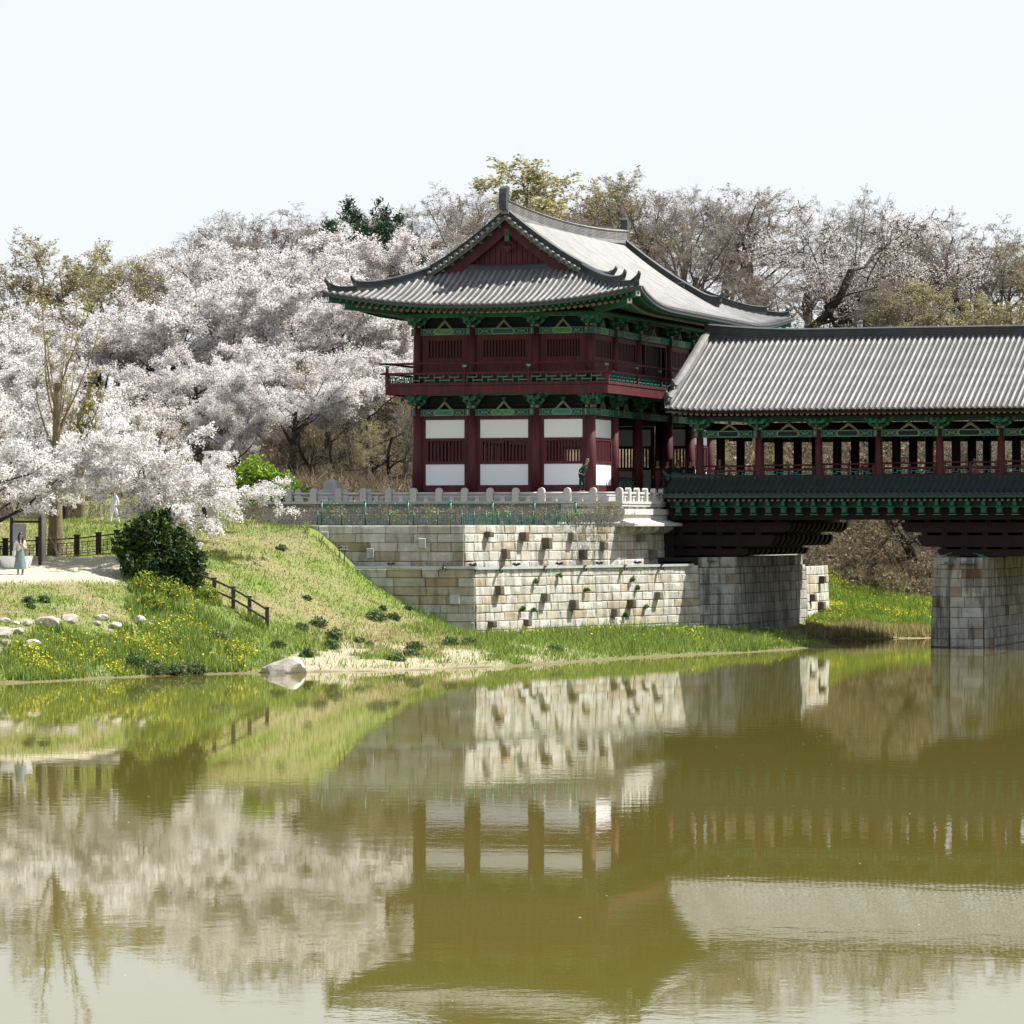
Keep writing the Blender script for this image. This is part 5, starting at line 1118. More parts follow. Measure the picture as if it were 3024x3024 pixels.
# ------------------------------------------------------------------ people
SKIN = paint('skin', (.42, .24, .17), .6, .08, 5, 10, 0); HAIR = paint('black_hair', (.012, .010, .010), .45, .2, 20, 40, 0, spec=.5)
def skinned(name, J, E, mat, parent, sub=2):
    names = list(J); me = bpy.data.meshes.new(name); me.from_pydata([J[n][:3] for n in names], [(names.index(a), names.index(b)) for a, b in E], [])
    me.materials.append(mat); me.update()
    o = bpy.data.objects.new(name, me); COL.objects.link(o); o.parent = parent
    sk = o.modifiers.new('skin', 'SKIN'); sk.use_smooth_shade = True; ss = o.modifiers.new('sub', 'SUBSURF'); ss.levels = sub; ss.render_levels = sub
    for i, n in enumerate(names):
        d = me.skin_vertices[0].data[i]; r_ = J[n][3]; d.radius = r_ if isinstance(r_, tuple) else (r_, r_); d.use_root = (i == 0)
    return o
def person(label, loc, rz, lean=0, stride=0, arms='down', top=(.1,.1,.1), bottom=(.05,.05,.06), hair='short', haircol=None, scale=1.0, skirt=None, group=None, bag=False):
    t = thing('person', label, 'person', loc, False, group, rot=rz); t.scale = (scale,)*3
    # local frame: faces -y; x to its left
    hx = lean; cz = lambda z: -max(0, z-.92)*hx
    A = {'pelvis': (0, 0, .95, (.13, .095)), 'waist': (0, cz(1.12), 1.12, (.115, .085)), 'chest': (0, cz(1.34), 1.34, (.14, .10)), 'neck0': (0, cz(1.46), 1.46, (.07, .065))}
    st = stride
    legs = {}
    for s, sg in (('L', 1), ('R', -1)):
        legs['hip'+s] = (.09*sg, 0, .90, .088); legs['knee'+s] = (.10*sg, -st*sg*.22-.02, .50, .062); legs['ankle'+s] = (.10*sg, -st*sg*.32+.04*(sg*st > 0), .10, .045)
    def arm(s, sg):
        sh = (.19*sg, cz(1.40), 1.40, .052)
        if arms == 'hips': el = (.36*sg, cz(1.18)+.10, 1.14, .042); wr = (.20*sg, cz(1.02)-.02, .99, .033)
        elif arms == 'chest': el = (.22*sg, cz(1.16)+.02, 1.12, .042); wr = (.05*sg, cz(1.2)-.17, 1.22+.04*(sg > 0), .03)
        elif arms == 'mixed' and sg > 0: el = (.24, .02, 1.12, .042); wr = (.04, -.16, 1.24, .03)
        else: el = (.24*sg, cz(1.14)+.03+st*.1*sg, 1.12, .042); wr = (.25*sg, cz(.9)-.03+st*.2*sg, .87, .031)
        return sh, el, wr
    body = dict(A); E = [('pelvis', 'waist'), ('waist', 'chest'), ('chest', 'neck0')]
    for s in 'LR': body.update({k: v for k, v in legs.items() if k.endswith(s)}); E += [('pelvis', 'hip'+s), ('hip'+s, 'knee'+s), ('knee'+s, 'ankle'+s)]; body['toe'+s] = (legs['ankle'+s][0], legs['ankle'+s][1]-.17, .035, .033); E.append(('ankle'+s, 'toe'+s))
    body['neck'] = (0, cz(1.5)-.01, 1.50, .05); body['head0'] = (0, cz(1.56)-.025, 1.565, (.062, .07)); body['head1'] = (0, cz(1.65)-.02, 1.655, (.075, .092)); body['head2'] = (0, cz(1.72)-.0, 1.72, (.05, .06))
    E += [('neck0', 'neck'), ('neck', 'head0'), ('head0', 'head1'), ('head1', 'head2')]
    arms_ = {}
    for s, sg in (('L', 1), ('R', -1)):
        sh, el, wr = arm(s, sg); arms_[s] = (sh, el, wr); body['sh'+s] = sh; body['el'+s] = el; body['wr'+s] = wr; d = (Vector(wr[:3])-Vector(el[:3])).normalized()
        body['hand'+s] = (*(Vector(wr[:3])+d*.075), (.036, .018)); E += [('chest', 'sh'+s), ('sh'+s, 'el'+s), ('el'+s, 'wr'+s), ('wr'+s, 'hand'+s)]
    b_ = skinned('body', body, E, SKIN, t)
    hd = Vector(body['head1'][:3])
    mb = MB()
    for s, sg in (('L', 1), ('R', -1)):    # fingers
        wr = Vector(arms_[s][2][:3]); el = Vector(arms_[s][1][:3]); d = (wr-el).normalized(); h0_ = wr+d*.085; side = Vector((sg, 0, 0)).cross(d).normalized() if abs(d.x) < .9 else Vector((0, 1, 0))
        for k, ln in enumerate((.062, .072, .066, .052)):
            o_ = side*(.030-.020*k); mb.tube([h0_+o_-d*.02, h0_+o_+d*ln*.55, h0_+o_*.9+d*ln*.9+Vector((-sg*.018, 0, 0))], [.009, .0085, .006], 6)
        mb.tube([wr+d*.02+side*.03, wr+d*.06+side*.055, wr+d*.085+side*.05], [.011, .010, .007], 6)
    part('fingers', mb, SKIN, t) if False else None
    me = mb.mesh('hands', SKIN); o = bpy.data.objects.new('hands', me); COL.objects.link(o); o.parent = t
    mb = MB()       # face: nose, ears, eyes, mouth
    mb.add([hd+Vector(q) for q in ((-.013,-.088,-.015), (.013,-.088,-.015), (0,-.085,.03), (0,-.118,-.018))], [(0,1,3),(1,2,3),(2,0,3)])
    for sg in (1, -1): mb.tube([hd+Vector((sg*.074, 0, -.02)), hd+Vector((sg*.082, .006, .025))], [.012, .016], 6)
    o = bpy.data.objects.new('nose_and_ears', mb.mesh('face', SKIN)); COL.objects.link(o); o.parent = t
    mb = MB()
    for sg in (1, -1): mb.box(hd.x+sg*.03-.010, hd.x+sg*.03+.010, hd.y-.093, hd.y-.084, hd.z+.010, hd.z+.018)
    mb.box(hd.x-.022, hd.x+.022, hd.y-.094, hd.y-.08, hd.z-.052, hd.z-.044)
    o = bpy.data.objects.new('eyes_and_mouth', mb.mesh('eyes', HAIR)); COL.objects.link(o); o.parent = t
    tm = paint('clothing', top, .85, .15, 6, 30, .2, .1); bm_ = paint('clothing', bottom, .85, .15, 6, 30, .2, .1)
    T = {'chest': (*A['chest'][:3], (.165, .125)), 'waist': (*A['waist'][:3], (.145, .112)), 'hem': (0, .0, .90, (.155, .118)), 'neck0': (*A['neck0'][:3], (.085, .078))}
    TE = [('chest', 'waist'), ('waist', 'hem'), ('chest', 'neck0')]
    for s in 'LR':
        sh, el, wr = arms_[s]; T['sh'+s] = (*sh[:3], .068); T['el'+s] = (*el[:3], .056); T['wr'+s] = (*(Vector(el[:3])+(Vector(wr[:3])-Vector(el[:3]))*.9), .043); TE += [('chest', 'sh'+s), ('sh'+s, 'el'+s), ('el'+s, 'wr'+s)]
    skinned('jacket' if not skirt else 'blouse', T, TE, tm, t)
    if skirt:
        mb = MB(); mb.sm = True; n = 28; V = []
        prof = [(1.30, .12, .105), (1.14, .118, .10), (1.06, .125, .105), (.8, .19, .15), (.5, .235, .185), (.27, .27, .21)]
        for z, a, b2 in prof:
            for k in range(n): th = 2*pi*k/n; f_ = 1+(.055*(1.15-min(z, 1.15))/.8)*sin(7*th); V.append((a*f_*cos(th), cz(z)+b2*f_*sin(th), z))
        mb.add(V, [(i*n+(k+1) % n, i*n+k, (i+1)*n+k, (i+1)*n+(k+1) % n) for i in range(len(prof)-1) for k in range(n)])
        for sg in (1, -1): mb.bar((.07*sg, cz(1.3)-.105, 1.28), (.08*sg, cz(1.42)-.06, 1.44), .035, .012)
        o = bpy.data.objects.new('pinafore_dress', mb.mesh('dress', paint('clothing', skirt, .8, .2, 8, 30, .2, .15))); COL.objects.link(o); o.parent = t
    else:
        Bq = {'hem': (0, 0, .93, (.135, .10))}; BE = []
        for s in 'LR':
            for k_, r_ in (('hip', .105), ('knee', .078), ('ankle', .062)): Bq[k_+s] = (*legs[k_+s][:3], r_)
            BE += [('hem', 'hip'+s), ('hip'+s, 'knee'+s), ('knee'+s, 'ankle'+s)]
        skinned('trousers', Bq, BE, bm_, t)
    sh_ = {}
    mb = MB()
    for s in 'LR':
        a = Vector(legs['ankle'+s][:3]); mb.tube([a+Vector((0, .05, -.045)), a+Vector((0, -.07, -.045)), a+Vector((0, -.19, -.065))], [.05, .053, .036], 8)
    o = bpy.data.objects.new('shoes', mb.mesh('shoes', paint('shoe', (.03,.03,.03) if not skirt else (.6,.58,.55), .6))); COL.objects.link(o); o.parent = t
    hm = HAIR if haircol is None else paint('hair', haircol, .6, .2, 20)
    mb = MB(); mb.sm = True; n = 14; V = []; rows = 7; low = -.30 if hair == 'long' else -.02
    for i in range(rows):
        e = pi/2*(1-i/(rows-1)*1.06)
        for k in range(n):
            th = 2*pi*k/n; front = max(0, -sin(th)); z = .105*sin(e)+.035; z = max(z, .035+.03*front) if front > .2 else z-(.035 if i == rows-1 else 0)
            V.append(tuple(hd+Vector((.088*cos(e)*cos(th), .012+.108*cos(e)*sin(th), z))))
    mb.add(V, [(i*n+k, i*n+(k+1) % n, (i+1)*n+(k+1) % n, (i+1)*n+k) for i in range(rows-1) for k in range(n)])
    if hair == 'long':
        mb.tube([hd+Vector((0, .05, .04)), hd+Vector((0, .075, -.08)), hd+Vector((0, .085, -.24)), hd+Vector((0, .07, -.36))], [.08, .092, .082, .04], 10)
        for sg in (1, -1): mb.tube([hd+Vector((sg*.07, .0, .03)), hd+Vector((sg*.082, -.01, -.08)), hd+Vector((sg*.085, -.05, -.2)), hd+Vector((sg*.075, -.075, -.32))], [.03, .038, .038, .018], 8)
    o = bpy.data.objects.new('hair', mb.mesh('hair', hm)); COL.objects.link(o); o.parent = t
    if bag:
        mb = MB(); mb.box(-.30, -.22, -.06, .14, .78, 1.02); mb.bar((-.26, .04, 1.0), (-.15, -.02, 1.46), .015, .02)
        o = bpy.data.objects.new('shoulder_bag', mb.mesh('bag', paint('bag', (.6,.57,.52), .7))); COL.objects.link(o); o.parent = t
    return t
p = gnd(60, 1700, 160, 178); person('long haired woman in a grey green dress over a white blouse standing on the path', tuple(p), .55, arms='mixed', top=(.62, .56, .52), hair='long', skirt=(.17, .22, .22), scale=1.07, bag=True)
mp = P(1718, 1452, 196.2); person('man in dark clothes bending forward with a hand on his hip beside the pavilion', (mp.x, mp.y, 7.845), 1.15, lean=.42, stride=.25, arms='hips', top=(.02, .05, .045), bottom=(.018, .025, .028), haircol=(.16, .12, .08), scale=.98)
wp_ = P(338, 1551, 184.0); person('walker in loose white clothes striding along the embankment under the blossom', (wp_.x, wp_.y, h1(wp_.x, wp_.y)-.02), -1.2, stride=.8, top=(.72, .74, .78), bottom=(.75, .78, .82))
for px, Y, lab, c in ((812, 215, 'dark haired visitor whose head shows behind the left end of the balustrade', (.05, .06, .09)), (905, 216, 'visitor with black hair beside the thick round pillar of the terrace', (.55, .5, .48))):
    x, y = xy(px, Y); person(lab, (x, y, h1(x, y)), 1.2 if px < 850 else -1.0, top=c, scale=.97, hair='short' if px < 850 else 'long')
for px, v, lab, c, hc in ((1942, 9.0, 'visitor in a dark red top with grey hair near the stair posts', (.12, .02, .025), (.2, .18, .16)), (1972, 8.2, 'visitor with black hair beside the lit pavilion column', (.03, .03, .035), None), (2002, 8.0, 'visitor in a dark green jacket between the pavilion columns', (.02, .05, .045), None),
                     (2040, 7.2, 'visitor in black next to the first bridge column', (.02, .02, .02), None), (2125, 7.0, 'visitor with grey hair leaning at the first railing bay of the bridge', (.03, .05, .06), (.25, .25, .25)), (2556, 8.0, 'visitor in a black cap at the third railing bay of the bridge', (.02, .02, .025), None), (2878, 7.5, 'pale faced visitor at the fifth railing bay of the bridge', (.3, .1, .1), (.3, .28, .25))):
    u = pxu(px, v); q = W(u, v, 7.95); person(lab, tuple(q), R.uniform(-.8, .8), top=c, haircol=hc, scale=.95)
# ------------------------------------------------------------------ vegetation
def grow(rs_, p, d, L, r, lev, cfg, out):
    n = cfg['nseg'][lev]; seg = L/n; mx_ = len(cfg['nseg'])-1; nch = cfg['nch'][lev] if lev < mx_ else 0
    starts = sorted(rs_.uniform(cfg['st'][lev], 1) for _ in range(nch)); ci = 0
    for i in range(n):
        w_ = cfg['wob'][lev]; up_ = cfg['up'][lev]
        d = (d+Vector((rs_.gauss(0, w_), rs_.gauss(0, w_), rs_.gauss(0, w_)+up_))).normalized(); q = p+d*seg
        r2 = r*cfg['tap'][lev]**(1/n)
        out.append((p, q, r, r2, lev))
        while ci < nch and starts[ci] <= (i+1)/n:
            t = starts[ci]*n-i; c = p+(q-p)*t; ci += 1
            a = rs_.gauss(cfg['ang'][lev], .14); ph = rs_.uniform(0, 2*pi)
            x = d.orthogonal().normalized(); y = d.cross(x); nd = (d*cos(a)+(x*cos(ph)+y*sin(ph))*sin(a))
            if cfg.get('flat') and lev > 0: nd.z *= cfg['flat']
            nd.normalize(); f_ = rs_.uniform(.7, 1.15)*(1-.35*starts[ci-1]*(lev > 0))
            grow(rs_, c, nd, L*cfg['len'][lev]*f_, max(r2*cfg['rr'][lev], cfg['rmin']), lev+1, cfg, out)
        p, r = q, r2
def tubes(segs, rmul=1.0):
    P0 = np.array([s[0] for s in segs]); P1 = np.array([s[1] for s in segs]); R0 = np.array([s[2] for s in segs])*rmul; R1 = np.array([s[3] for s in segs])*rmul
    Vs, Fs, off = [], [], 0
    for n, m in ((8, R0 > .09), (5, (R0 <= .09) & (R0 > .03)), (3, R0 <= .03)):
        if not m.any(): continue
        a, b, ra_, rb_ = P0[m], P1[m], R0[m], R1[m]; d = b-a; d /= np.linalg.norm(d, axis=1)[:, None]
        h = np.where(np.abs(d[:, 2:]) < .9, np.array([[0, 0, 1.]]), np.array([[1., 0, 0]])); x = np.cross(d, h); x /= np.linalg.norm(x, axis=1)[:, None]; y = np.cross(d, x)
        th = 2*pi*np.arange(n)/n; ring = x[:, None]*np.cos(th)[None, :, None]+y[:, None]*np.sin(th)[None, :, None]
        b = b+d*ra_[:, None]*.4
        V = np.concatenate([a[:, None]+ring*ra_[:, None, None], b[:, None]+ring*rb_[:, None, None]], 1).reshape(-1, 3)
        base = off+np.arange(len(a))[:, None]*2*n; j = np.arange(n)[None]
        Fs.append(np.stack([base+j, base+(j+1) % n, base+n+(j+1) % n, base+n+j], 2).reshape(-1, 4)); Vs.append(V); off += len(V)
    return np.concatenate(Vs), np.concatenate(Fs)
def cards(C, size, rng, up=0.0, aspect=1.0, nrm=None):
    n = len(C); a = rng.normal(size=(n, 3)); a[:, 2] += up; a /= np.linalg.norm(a, axis=1)[:, None]
    b = rng.normal(size=(n, 3)); b -= a*(a*b).sum(1)[:, None]; b /= np.linalg.norm(b, axis=1)[:, None]; size = np.broadcast_to(size, (n,))[:, None]/2
    V = np.stack([C-a*size-b*size*aspect, C+a*size-b*size*aspect, C+a*size+b*size*aspect, C-a*size+b*size*aspect], 1)
    V[:, 0] += rng.normal(size=(n, 3))*size*.25; V[:, 2] += rng.normal(size=(n, 3))*size*.25
    return V.reshape(-1, 3), np.arange(4*n).reshape(n, 4)
def along(segs, n, rng, minlev, sig):
    S = [s for s in segs if s[4] >= minlev]; P0 = np.array([s[0] for s in S]); P1 = np.array([s[1] for s in S]); L = np.linalg.norm(P1-P0, axis=1)
    k = rng.choice(len(S), n, p=L/L.sum()); t = rng.random(n)[:, None]; return P0[k]*(1-t)+P1[k]*t+rng.normal(size=(n, 3))*sig
def palette(n, cols, w, rng, var=.12):
    c = np.array(cols)[rng.choice(len(cols), n, p=np.array(w)/sum(w))]; return np.clip(c*(1+rng.normal(size=(n, 1))*var), .005, .95)
KINDS = {}; kdtwig = False
def make_kind(name, segs, bark, crown=None, crownmat=None, cols=None, w=None, leafname='crown', splitlev=2, rmul=1.0, size=.14, seed=0, aspect=.8, var=.12):
    rng = np.random.RandomState(seed); zmax = max(s[1][2] for s in segs)
    if crown is not None: zmax = max(zmax, float(np.percentile(crown[:, 2], 99.7)))
    thick = [s for s in segs if s[4] < splitlev]; thin = [s for s in segs if s[4] >= splitlev]
    parts = [('trunk', npmesh('trunk', *tubes(thick, rmul), bark, smooth=True)), ('branches', npmesh('branches', *tubes(thin, rmul), M['twig'] if bark is not M['bark'] or kdtwig else bark))]
    if crown is not None:
        V, Fq = cards(crown, rng.uniform(size*.7, size*1.3, len(crown)), rng, 0, aspect); c = palette(len(crown), cols, w, rng, var)
        parts.append((leafname, npmesh(leafname, V, Fq, crownmat, np.repeat(c, 4, 0))))
    KINDS[name] = (parts, zmax)
ntree = [0]
def place(kind, nm, label, cat, loc, s, sw=None, rz=None, group=None):
    parts, zmax = KINDS[kind]; t = bpy.data.objects.new(nm, None); COL.objects.link(t); t.location = loc
    k = s/zmax; kw = k*(sw or 1.0); t.scale = (kw, kw, k); t.rotation_euler = (0, 0, rz if rz is not None else R.uniform(0, 6.28)); tag(t, label, cat, group)
    for pn, me in parts:
        o = bpy.data.objects.new(pn, me); COL.objects.link(o); o.parent = t
        if pn in ('branches', 'blossom', 'leaves', 'needles', 'buds', 'foliage', 'crown'): o['kind'] = 'stuff'
    return t
def put(kind, nm, label, cat, px, Y, top, sw=1.0, rz=None, group=None, sink=.15):
    x = (px-1512)*Y/F; z = h1(x, Y)-sink; zt = EYE+(HOR-top)*Y/F
    return place(kind, nm, label, cat, (x, Y, z), zt-z, sw, rz, group)
def inspace(x, y):      # True where terrace, walls or bridge stand
    u, v = (x-OX)*CT-(y-OY)*ST, (x-OX)*ST+(y-OY)*CT
    wl = np.where(x < -1.8, 181.3, 181.4+(x+1.76)*1.428); wl = np.where(x < -9.6, 182.6, wl)
    a = (x > -9.6) & (y > wl) & (u < 6.9) & (u > -14) & (v < 25)
    return a | ((u > -17.2) & (u < 2.8) & (v > -3.6) & (v < 34)) | ((u > 2) & (u < 6.9) & (v > 1) & (v < 24.5))
BLC = [(.78, .75, .735), (.85, .83, .815), (.68, .635, .615), (.34, .27, .22), (.52, .46, .43)]; BLW = [5, 4, 2.5, .5, 1.2]; BLC3 = [(.86, .84, .83), (.90, .89, .88), (.78, .75, .74), (.38, .29, .24), (.6, .55, .53)]; BLC2 = [(.70, .655, .64), (.76, .73, .71), (.6, .55, .52), (.3, .22, .18), (.45, .4, .36)]
# --- cherry trees: short trunk, wide low limbs
for i in range(4):
    rr = random.Random(40+i); segs = []; cfg = dict(nseg=[6,6,4,3,2], nch=[8,7,7,5], st=[.4,.15,.12,.1], wob=[.08,.17,.2,.2,.2], up=[.1,.045,.03,.02,.0], tap=[.28,.16,.3,.4,.5], ang=[.95,.75,.75,.7], len=[1.2,.52,.5,.5], rr=[.62,.52,.55,.6], rmin=.016, flat=.55)
    grow(rr, Vector((0,0,0)), Vector((rr.gauss(0,.1), rr.gauss(0,.1), 1))  .normalized(), 3.8, .32, 0, cfg, segs)
    rng = np.random.RandomState(i); make_kind('cherry%d' % i, segs, M['bark'], along(segs, 46000, rng, 3, .13), M['blossom'], BLC, BLW, 'blossom', 2, 1.0, .064, i)
    if i < 2: make_kind('cherrythin%d' % i, segs, M['bark'], along(segs, 17000, rng, 3, .2), M['blossom'], BLC2, BLW, 'blossom', 2, 1.0, .05, i)
for i in range(2):      # nearer ones with finer blossom
    rr = random.Random(60+i*3); segs = []; cfg = dict(nseg=[6,7,5,3,2], nch=[8,8,8,5], st=[.42,.15,.12,.1], wob=[.08,.16,.2,.2,.2], up=[.1,.03,.0,-.03,-.06], tap=[.28,.14,.3,.4,.5], ang=[1.0,.75,.75,.7], len=[1.42,.52,.46,.5], rr=[.6,.5,.5,.55], rmin=.009, flat=.6)
    grow(rr, Vector((0,0,0)), Vector((.12*(-1)**i, 0, 1)).normalized(), 3.6, .36, 0, cfg, segs)
    rng = np.random.RandomState(i+20); make_kind('cherrynear%d' % i, segs, M['bark'], along(segs, 50000, rng, 3, .09), M['blossom'], BLC3, BLW, 'blossom', 2, 1.0, .064, i)
# --- bare and budding trees
BARE = [(0, 'bare', 0, None), (1, 'bare', 5000, [(.26,.21,.16),(.28,.23,.16),(.22,.16,.13)]), (2, 'bud', 6500, [(.36,.33,.13),(.30,.25,.10),(.42,.38,.20)]), (3, 'bud', 13000, [(.38,.35,.14),(.33,.31,.14),(.44,.41,.22)]), (4, 'bare', 2500, [(.24,.2,.12)])]
for i, kd, nb_, cols in BARE:
    rr = random.Random(80+i); segs = []
    cfg = dict(nseg=[5,6,4,3,3,2], nch=[8,6,6,5,4], st=[.24,.2,.15,.12,.1], wob=[.06,.15,.2,.22,.22,.25], up=[.05,.10,.06,.03,.02,.0], tap=[.55,.35,.35,.35,.4,.5], ang=[.62,.62,.62,.62,.65], len=[.72,.62,.6,.6,.62], rr=[.55,.55,.5,.5,.6], rmin=.010)
    if i == 4: cfg.update(wob=[.22,.3,.3,.28,.25,.25], ang=[.9,.8,.75,.7,.65], nch=[6,6,6,5,3], len=[.8,.6,.52,.5,.5])
    grow(rr, Vector((0,0,0)), Vector((rr.gauss(0,.06), rr.gauss(0,.06), 1)).normalized(), 7.5, .30, 0, cfg, segs)
    rng = np.random.RandomState(i+50); cr = along(segs, nb_, rng, 4, .10) if nb_ else None
    make_kind('%s%d' % (kd, i), segs, M['barkgrey'] if i != 4 else M['bark'], cr, M['leaf'], cols, [1]*len(cols) if cols else None, 'buds', 2, 1.0, (.105 if i == 2 else .125) if kd == 'bud' else .07, i, .7, .2)
# --- pines
for i in range(2):
    rr = random.Random(95+i); segs = []; cfg = dict(nseg=[8,4,3], nch=[20,6], st=[.25,.2], wob=[.05,.12,.15], up=[.03,.05,.15], tap=[.35,.4,.5], ang=[1.2,.8], len=[.32,.4], rr=[.35,.5], rmin=.015)
    grow(rr, Vector((0,0,0)), Vector((.08,0,1)).normalized(), 8, .2, 0, cfg, segs); rng = np.random.RandomState(i+70)
    make_kind('pine%d' % i, segs, M['barkgrey'], along(segs, 7000, rng, 2, .16), M['needle'], [(.018,.06,.025),(.03,.085,.03),(.012,.04,.02),(.07,.10,.03)], [4,3,3,1], 'needles', 1, 1.0, .20, i, .35, .2)
cg, bg_ = 'cherry trees in full blossom on the hillside', 'bare trees along the hill crest'
CH = [(435,290,830,'behind the budding grey tree on the left crest'),(620,292,735,'on the crest left of the pines'),(790,294,700,'on the crest below the wide brown topped tree'),(960,296,675,'high on the slope left of the two pines'),(1110,298,668,'directly under the two pines'),(1250,297,672,'beside the left sweep of the pavilion ridge'),(130,286,905,'high on the far left behind the pruned tree'),(-20,283,915,'at the far left edge of the hill'),
 (300,270,890,'midway up the left slope above the twin limbed tree'),(480,270,850,'midway up beneath the left crest'),(650,272,820,'in the middle of the blossom slope'),(830,272,800,'midway up right of the slope centre'),(1010,272,800,'midway up left of the pavilion eave'),(1180,270,860,'just behind the left roof corner'),
 (90,258,1000,'low on the left slope behind the pruned tree'),(560,255,1000,'with dark trunks showing in the middle of the slope'),(770,252,1010,'low on the slope above the bare scrub'),(970,250,1030,'left of the balcony corner'),(1190,258,1010,'directly beside the upper floor of the pavilion')]
for k, (px, Y, tp, wh) in enumerate(CH): put('cherry%d' % (k % 4), 'cherry_tree', 'cherry tree in white blossom '+wh, 'cherry tree', px, Y, tp, 1.25, group=cg)
for k, (px, Y, tp, sw, wh) in enumerate([(860,240,1010,1.0,'pale cherry tree in front of the dark scrub left of the pavilion'),(700,240,1120,.8,'small cherry tree in blossom above the bright green bush'),(230,212,1095,1.25,'rounded cherry tree in blossom behind the large foreground ones'),(20,212,1080,1.1,'cherry tree in blossom cut by the left edge above the path'),(420,208,1160,1.0,'cherry tree in blossom between the round one and the dark slope')]):
    put('cherry%d' % ((k+1) % 4), 'cherry_tree', wh, 'cherry tree', px, Y, tp, sw, group=cg)
put('cherrynear0', 'cherry_tree', 'large cherry tree with drooping white boughs behind the dark evergreen bush', 'cherry tree', 385, 176.5, 1235, 1.12, .4)
put('cherrynear1', 'cherry_tree', 'large cherry tree hanging over the woman and the information board', 'cherry tree', -45, 174.0, 1165, 1.12, 3.3)
put('cherrynear1', 'cherry_tree', 'cherry tree whose boughs fill the gap above the brown fence', 'cherry tree', 190, 190, 1260, 1.0, 4.1)
put('cherrynear0', 'cherry_tree', 'cherry tree with low boughs reaching the end of the stone balustrade', 'cherry tree', 610, 189, 1300, .85, 3.0)
for px, Y, tp, kd, wh, nm in [(2470,288,590,'cherrythin1','pale cherry tree in thin blossom above the bridge roof','cherry_tree'),(2560,292,640,'cherrythin0','cherry tree in thin blossom right of the tall pale one','cherry_tree')]:
    put(kd, nm, wh, 'cherry tree', px, Y, tp, 1.0, group='cherry trees above the bridge roof')
BT = [(2370,300,610,'bare0','grey bare tree left of the thin blossom',1.1),(2610,306,640,'bare0','grey bare tree right behind the thin blossom',1.1),(2730,300,690,'bare1','bare tree between the thin blossom and the tall fan shaped tree',1.1),(2930,300,690,'bare0','twiggy bare tree second from the right edge',1.2),(530,298,745,'bare0','thin grey bare tree over the left blossom shoulder',1.0),(680,306,660,'bare1','brown bare tree left of the wide brown topped one',1.0),(1180,312,620,'bare0','grey bare tree behind the two pines',1.2),(1080,312,625,'bare0','thin bare tree beside the left pine',1.1),(215,292,690,'bud2','budding grey green tree standing highest on the left crest',1.1),(340,292,740,'bud2','smaller budding tree right of the highest one on the left crest',.9),(60,290,830,'bud3','olive tree at the left edge behind the pruned tree',1),(120,290,790,'bud2','olive green tree between the left edge and the highest left one',1),(440,300,745,'bare1','thin bare tree in the gap between the left crest trees',.8),
 (780,308,612,'bare1','wide brown topped tree on the crest left of the pines',1.2),(980,310,630,'bare1','brown tree just left of the first pine',1),(880,308,660,'bare0','low bare tree between the wide brown one and the pines',1),(1270,310,610,'bare0','bare tree right of the second pine',1),(1350,310,545,'bare1','reddish bare tree left of the roof finial',1),(1430,312,535,'bare0','grey bare tree behind the roof finial',1),(1470,300,610,'bare1','low reddish bare tree behind the gable',1),
 (1600,312,492,'bud3','tallest yellow leafed tree above the main ridge',1.5),(1720,313,492,'bud3','yellow leafed tree beside the tallest one above the ridge',1.45),(1830,310,510,'bud2','yellow green tree behind the rear roof finial',1),(1930,306,520,'bare1','brown bare tree right of the rear finial',1),(2010,300,560,'bare0','grey bare tree over the right roof slope',1),(2120,300,540,'bare1','broad dense bare tree above the right roof slope',1.25),(2230,302,570,'bare0','bare tree between the broad dense one and the twisted one',1),
 (2130,285,700,'bare4','dark crooked tree rising behind the pavilion eave',1),(2290,286,620,'bare4','black twisted tree beside the thin blossom',1.1),(2500,312,556,'bare0','slender pale bare tree above the thin blossom',.8),(2660,300,740,'bare1','low bare tree right of the thin blossom',1),(2790,303,628,'bare0','tall fan shaped bare tree right of the gap',1.15),(2880,304,650,'bare1','bare tree leaning against the tall fan shaped one',1),(2980,302,700,'bud2','olive bare tree near the right edge',1.1),(3060,298,760,'bare0','bare tree cut by the right edge',1.1),
 (2420,280,800,'bare4','dark forked tree low behind the bridge ridge',1),(2700,278,850,'bud2','olive bush like tree low behind the bridge ridge',1.2),(2850,280,840,'bud3','low yellow green tree behind the bridge ridge',1.1),(2980,280,860,'bud2','low olive tree behind the right end of the ridge',1.1),(2570,280,820,'bare1','low brown tree behind the middle of the bridge ridge',1.1),(2230,280,790,'bare1','low brown tree behind the right roof corner',1.1),(2030,290,640,'bare1','brown tree half hidden by the right roof slope',1.1),
 (1560,300,600,'bare0','grey tree right behind the ridge',1.0),(1700,300,600,'bare1','reddish tree right behind the ridge middle',1.1)]
for px, Y, tp, kd, wh, sw in BT: put(kd, 'bare_tree', wh, 'tree', px, Y, tp-14, sw*1.3, group=bg_)
put('pine0', 'pine_tree', 'dark green pine poking above the blossom, wider of two', 'pine tree', 1085, 306, 598, 1.1); put('pine1', 'pine_tree', 'dark green leaning pine above the blossom, nearer the pavilion', 'pine tree', 1182, 306, 590, 1.0)
put('pine1', 'pine_tree', 'small low pine left of the wider dark pine', 'pine tree', 1030, 305, 650, .9)
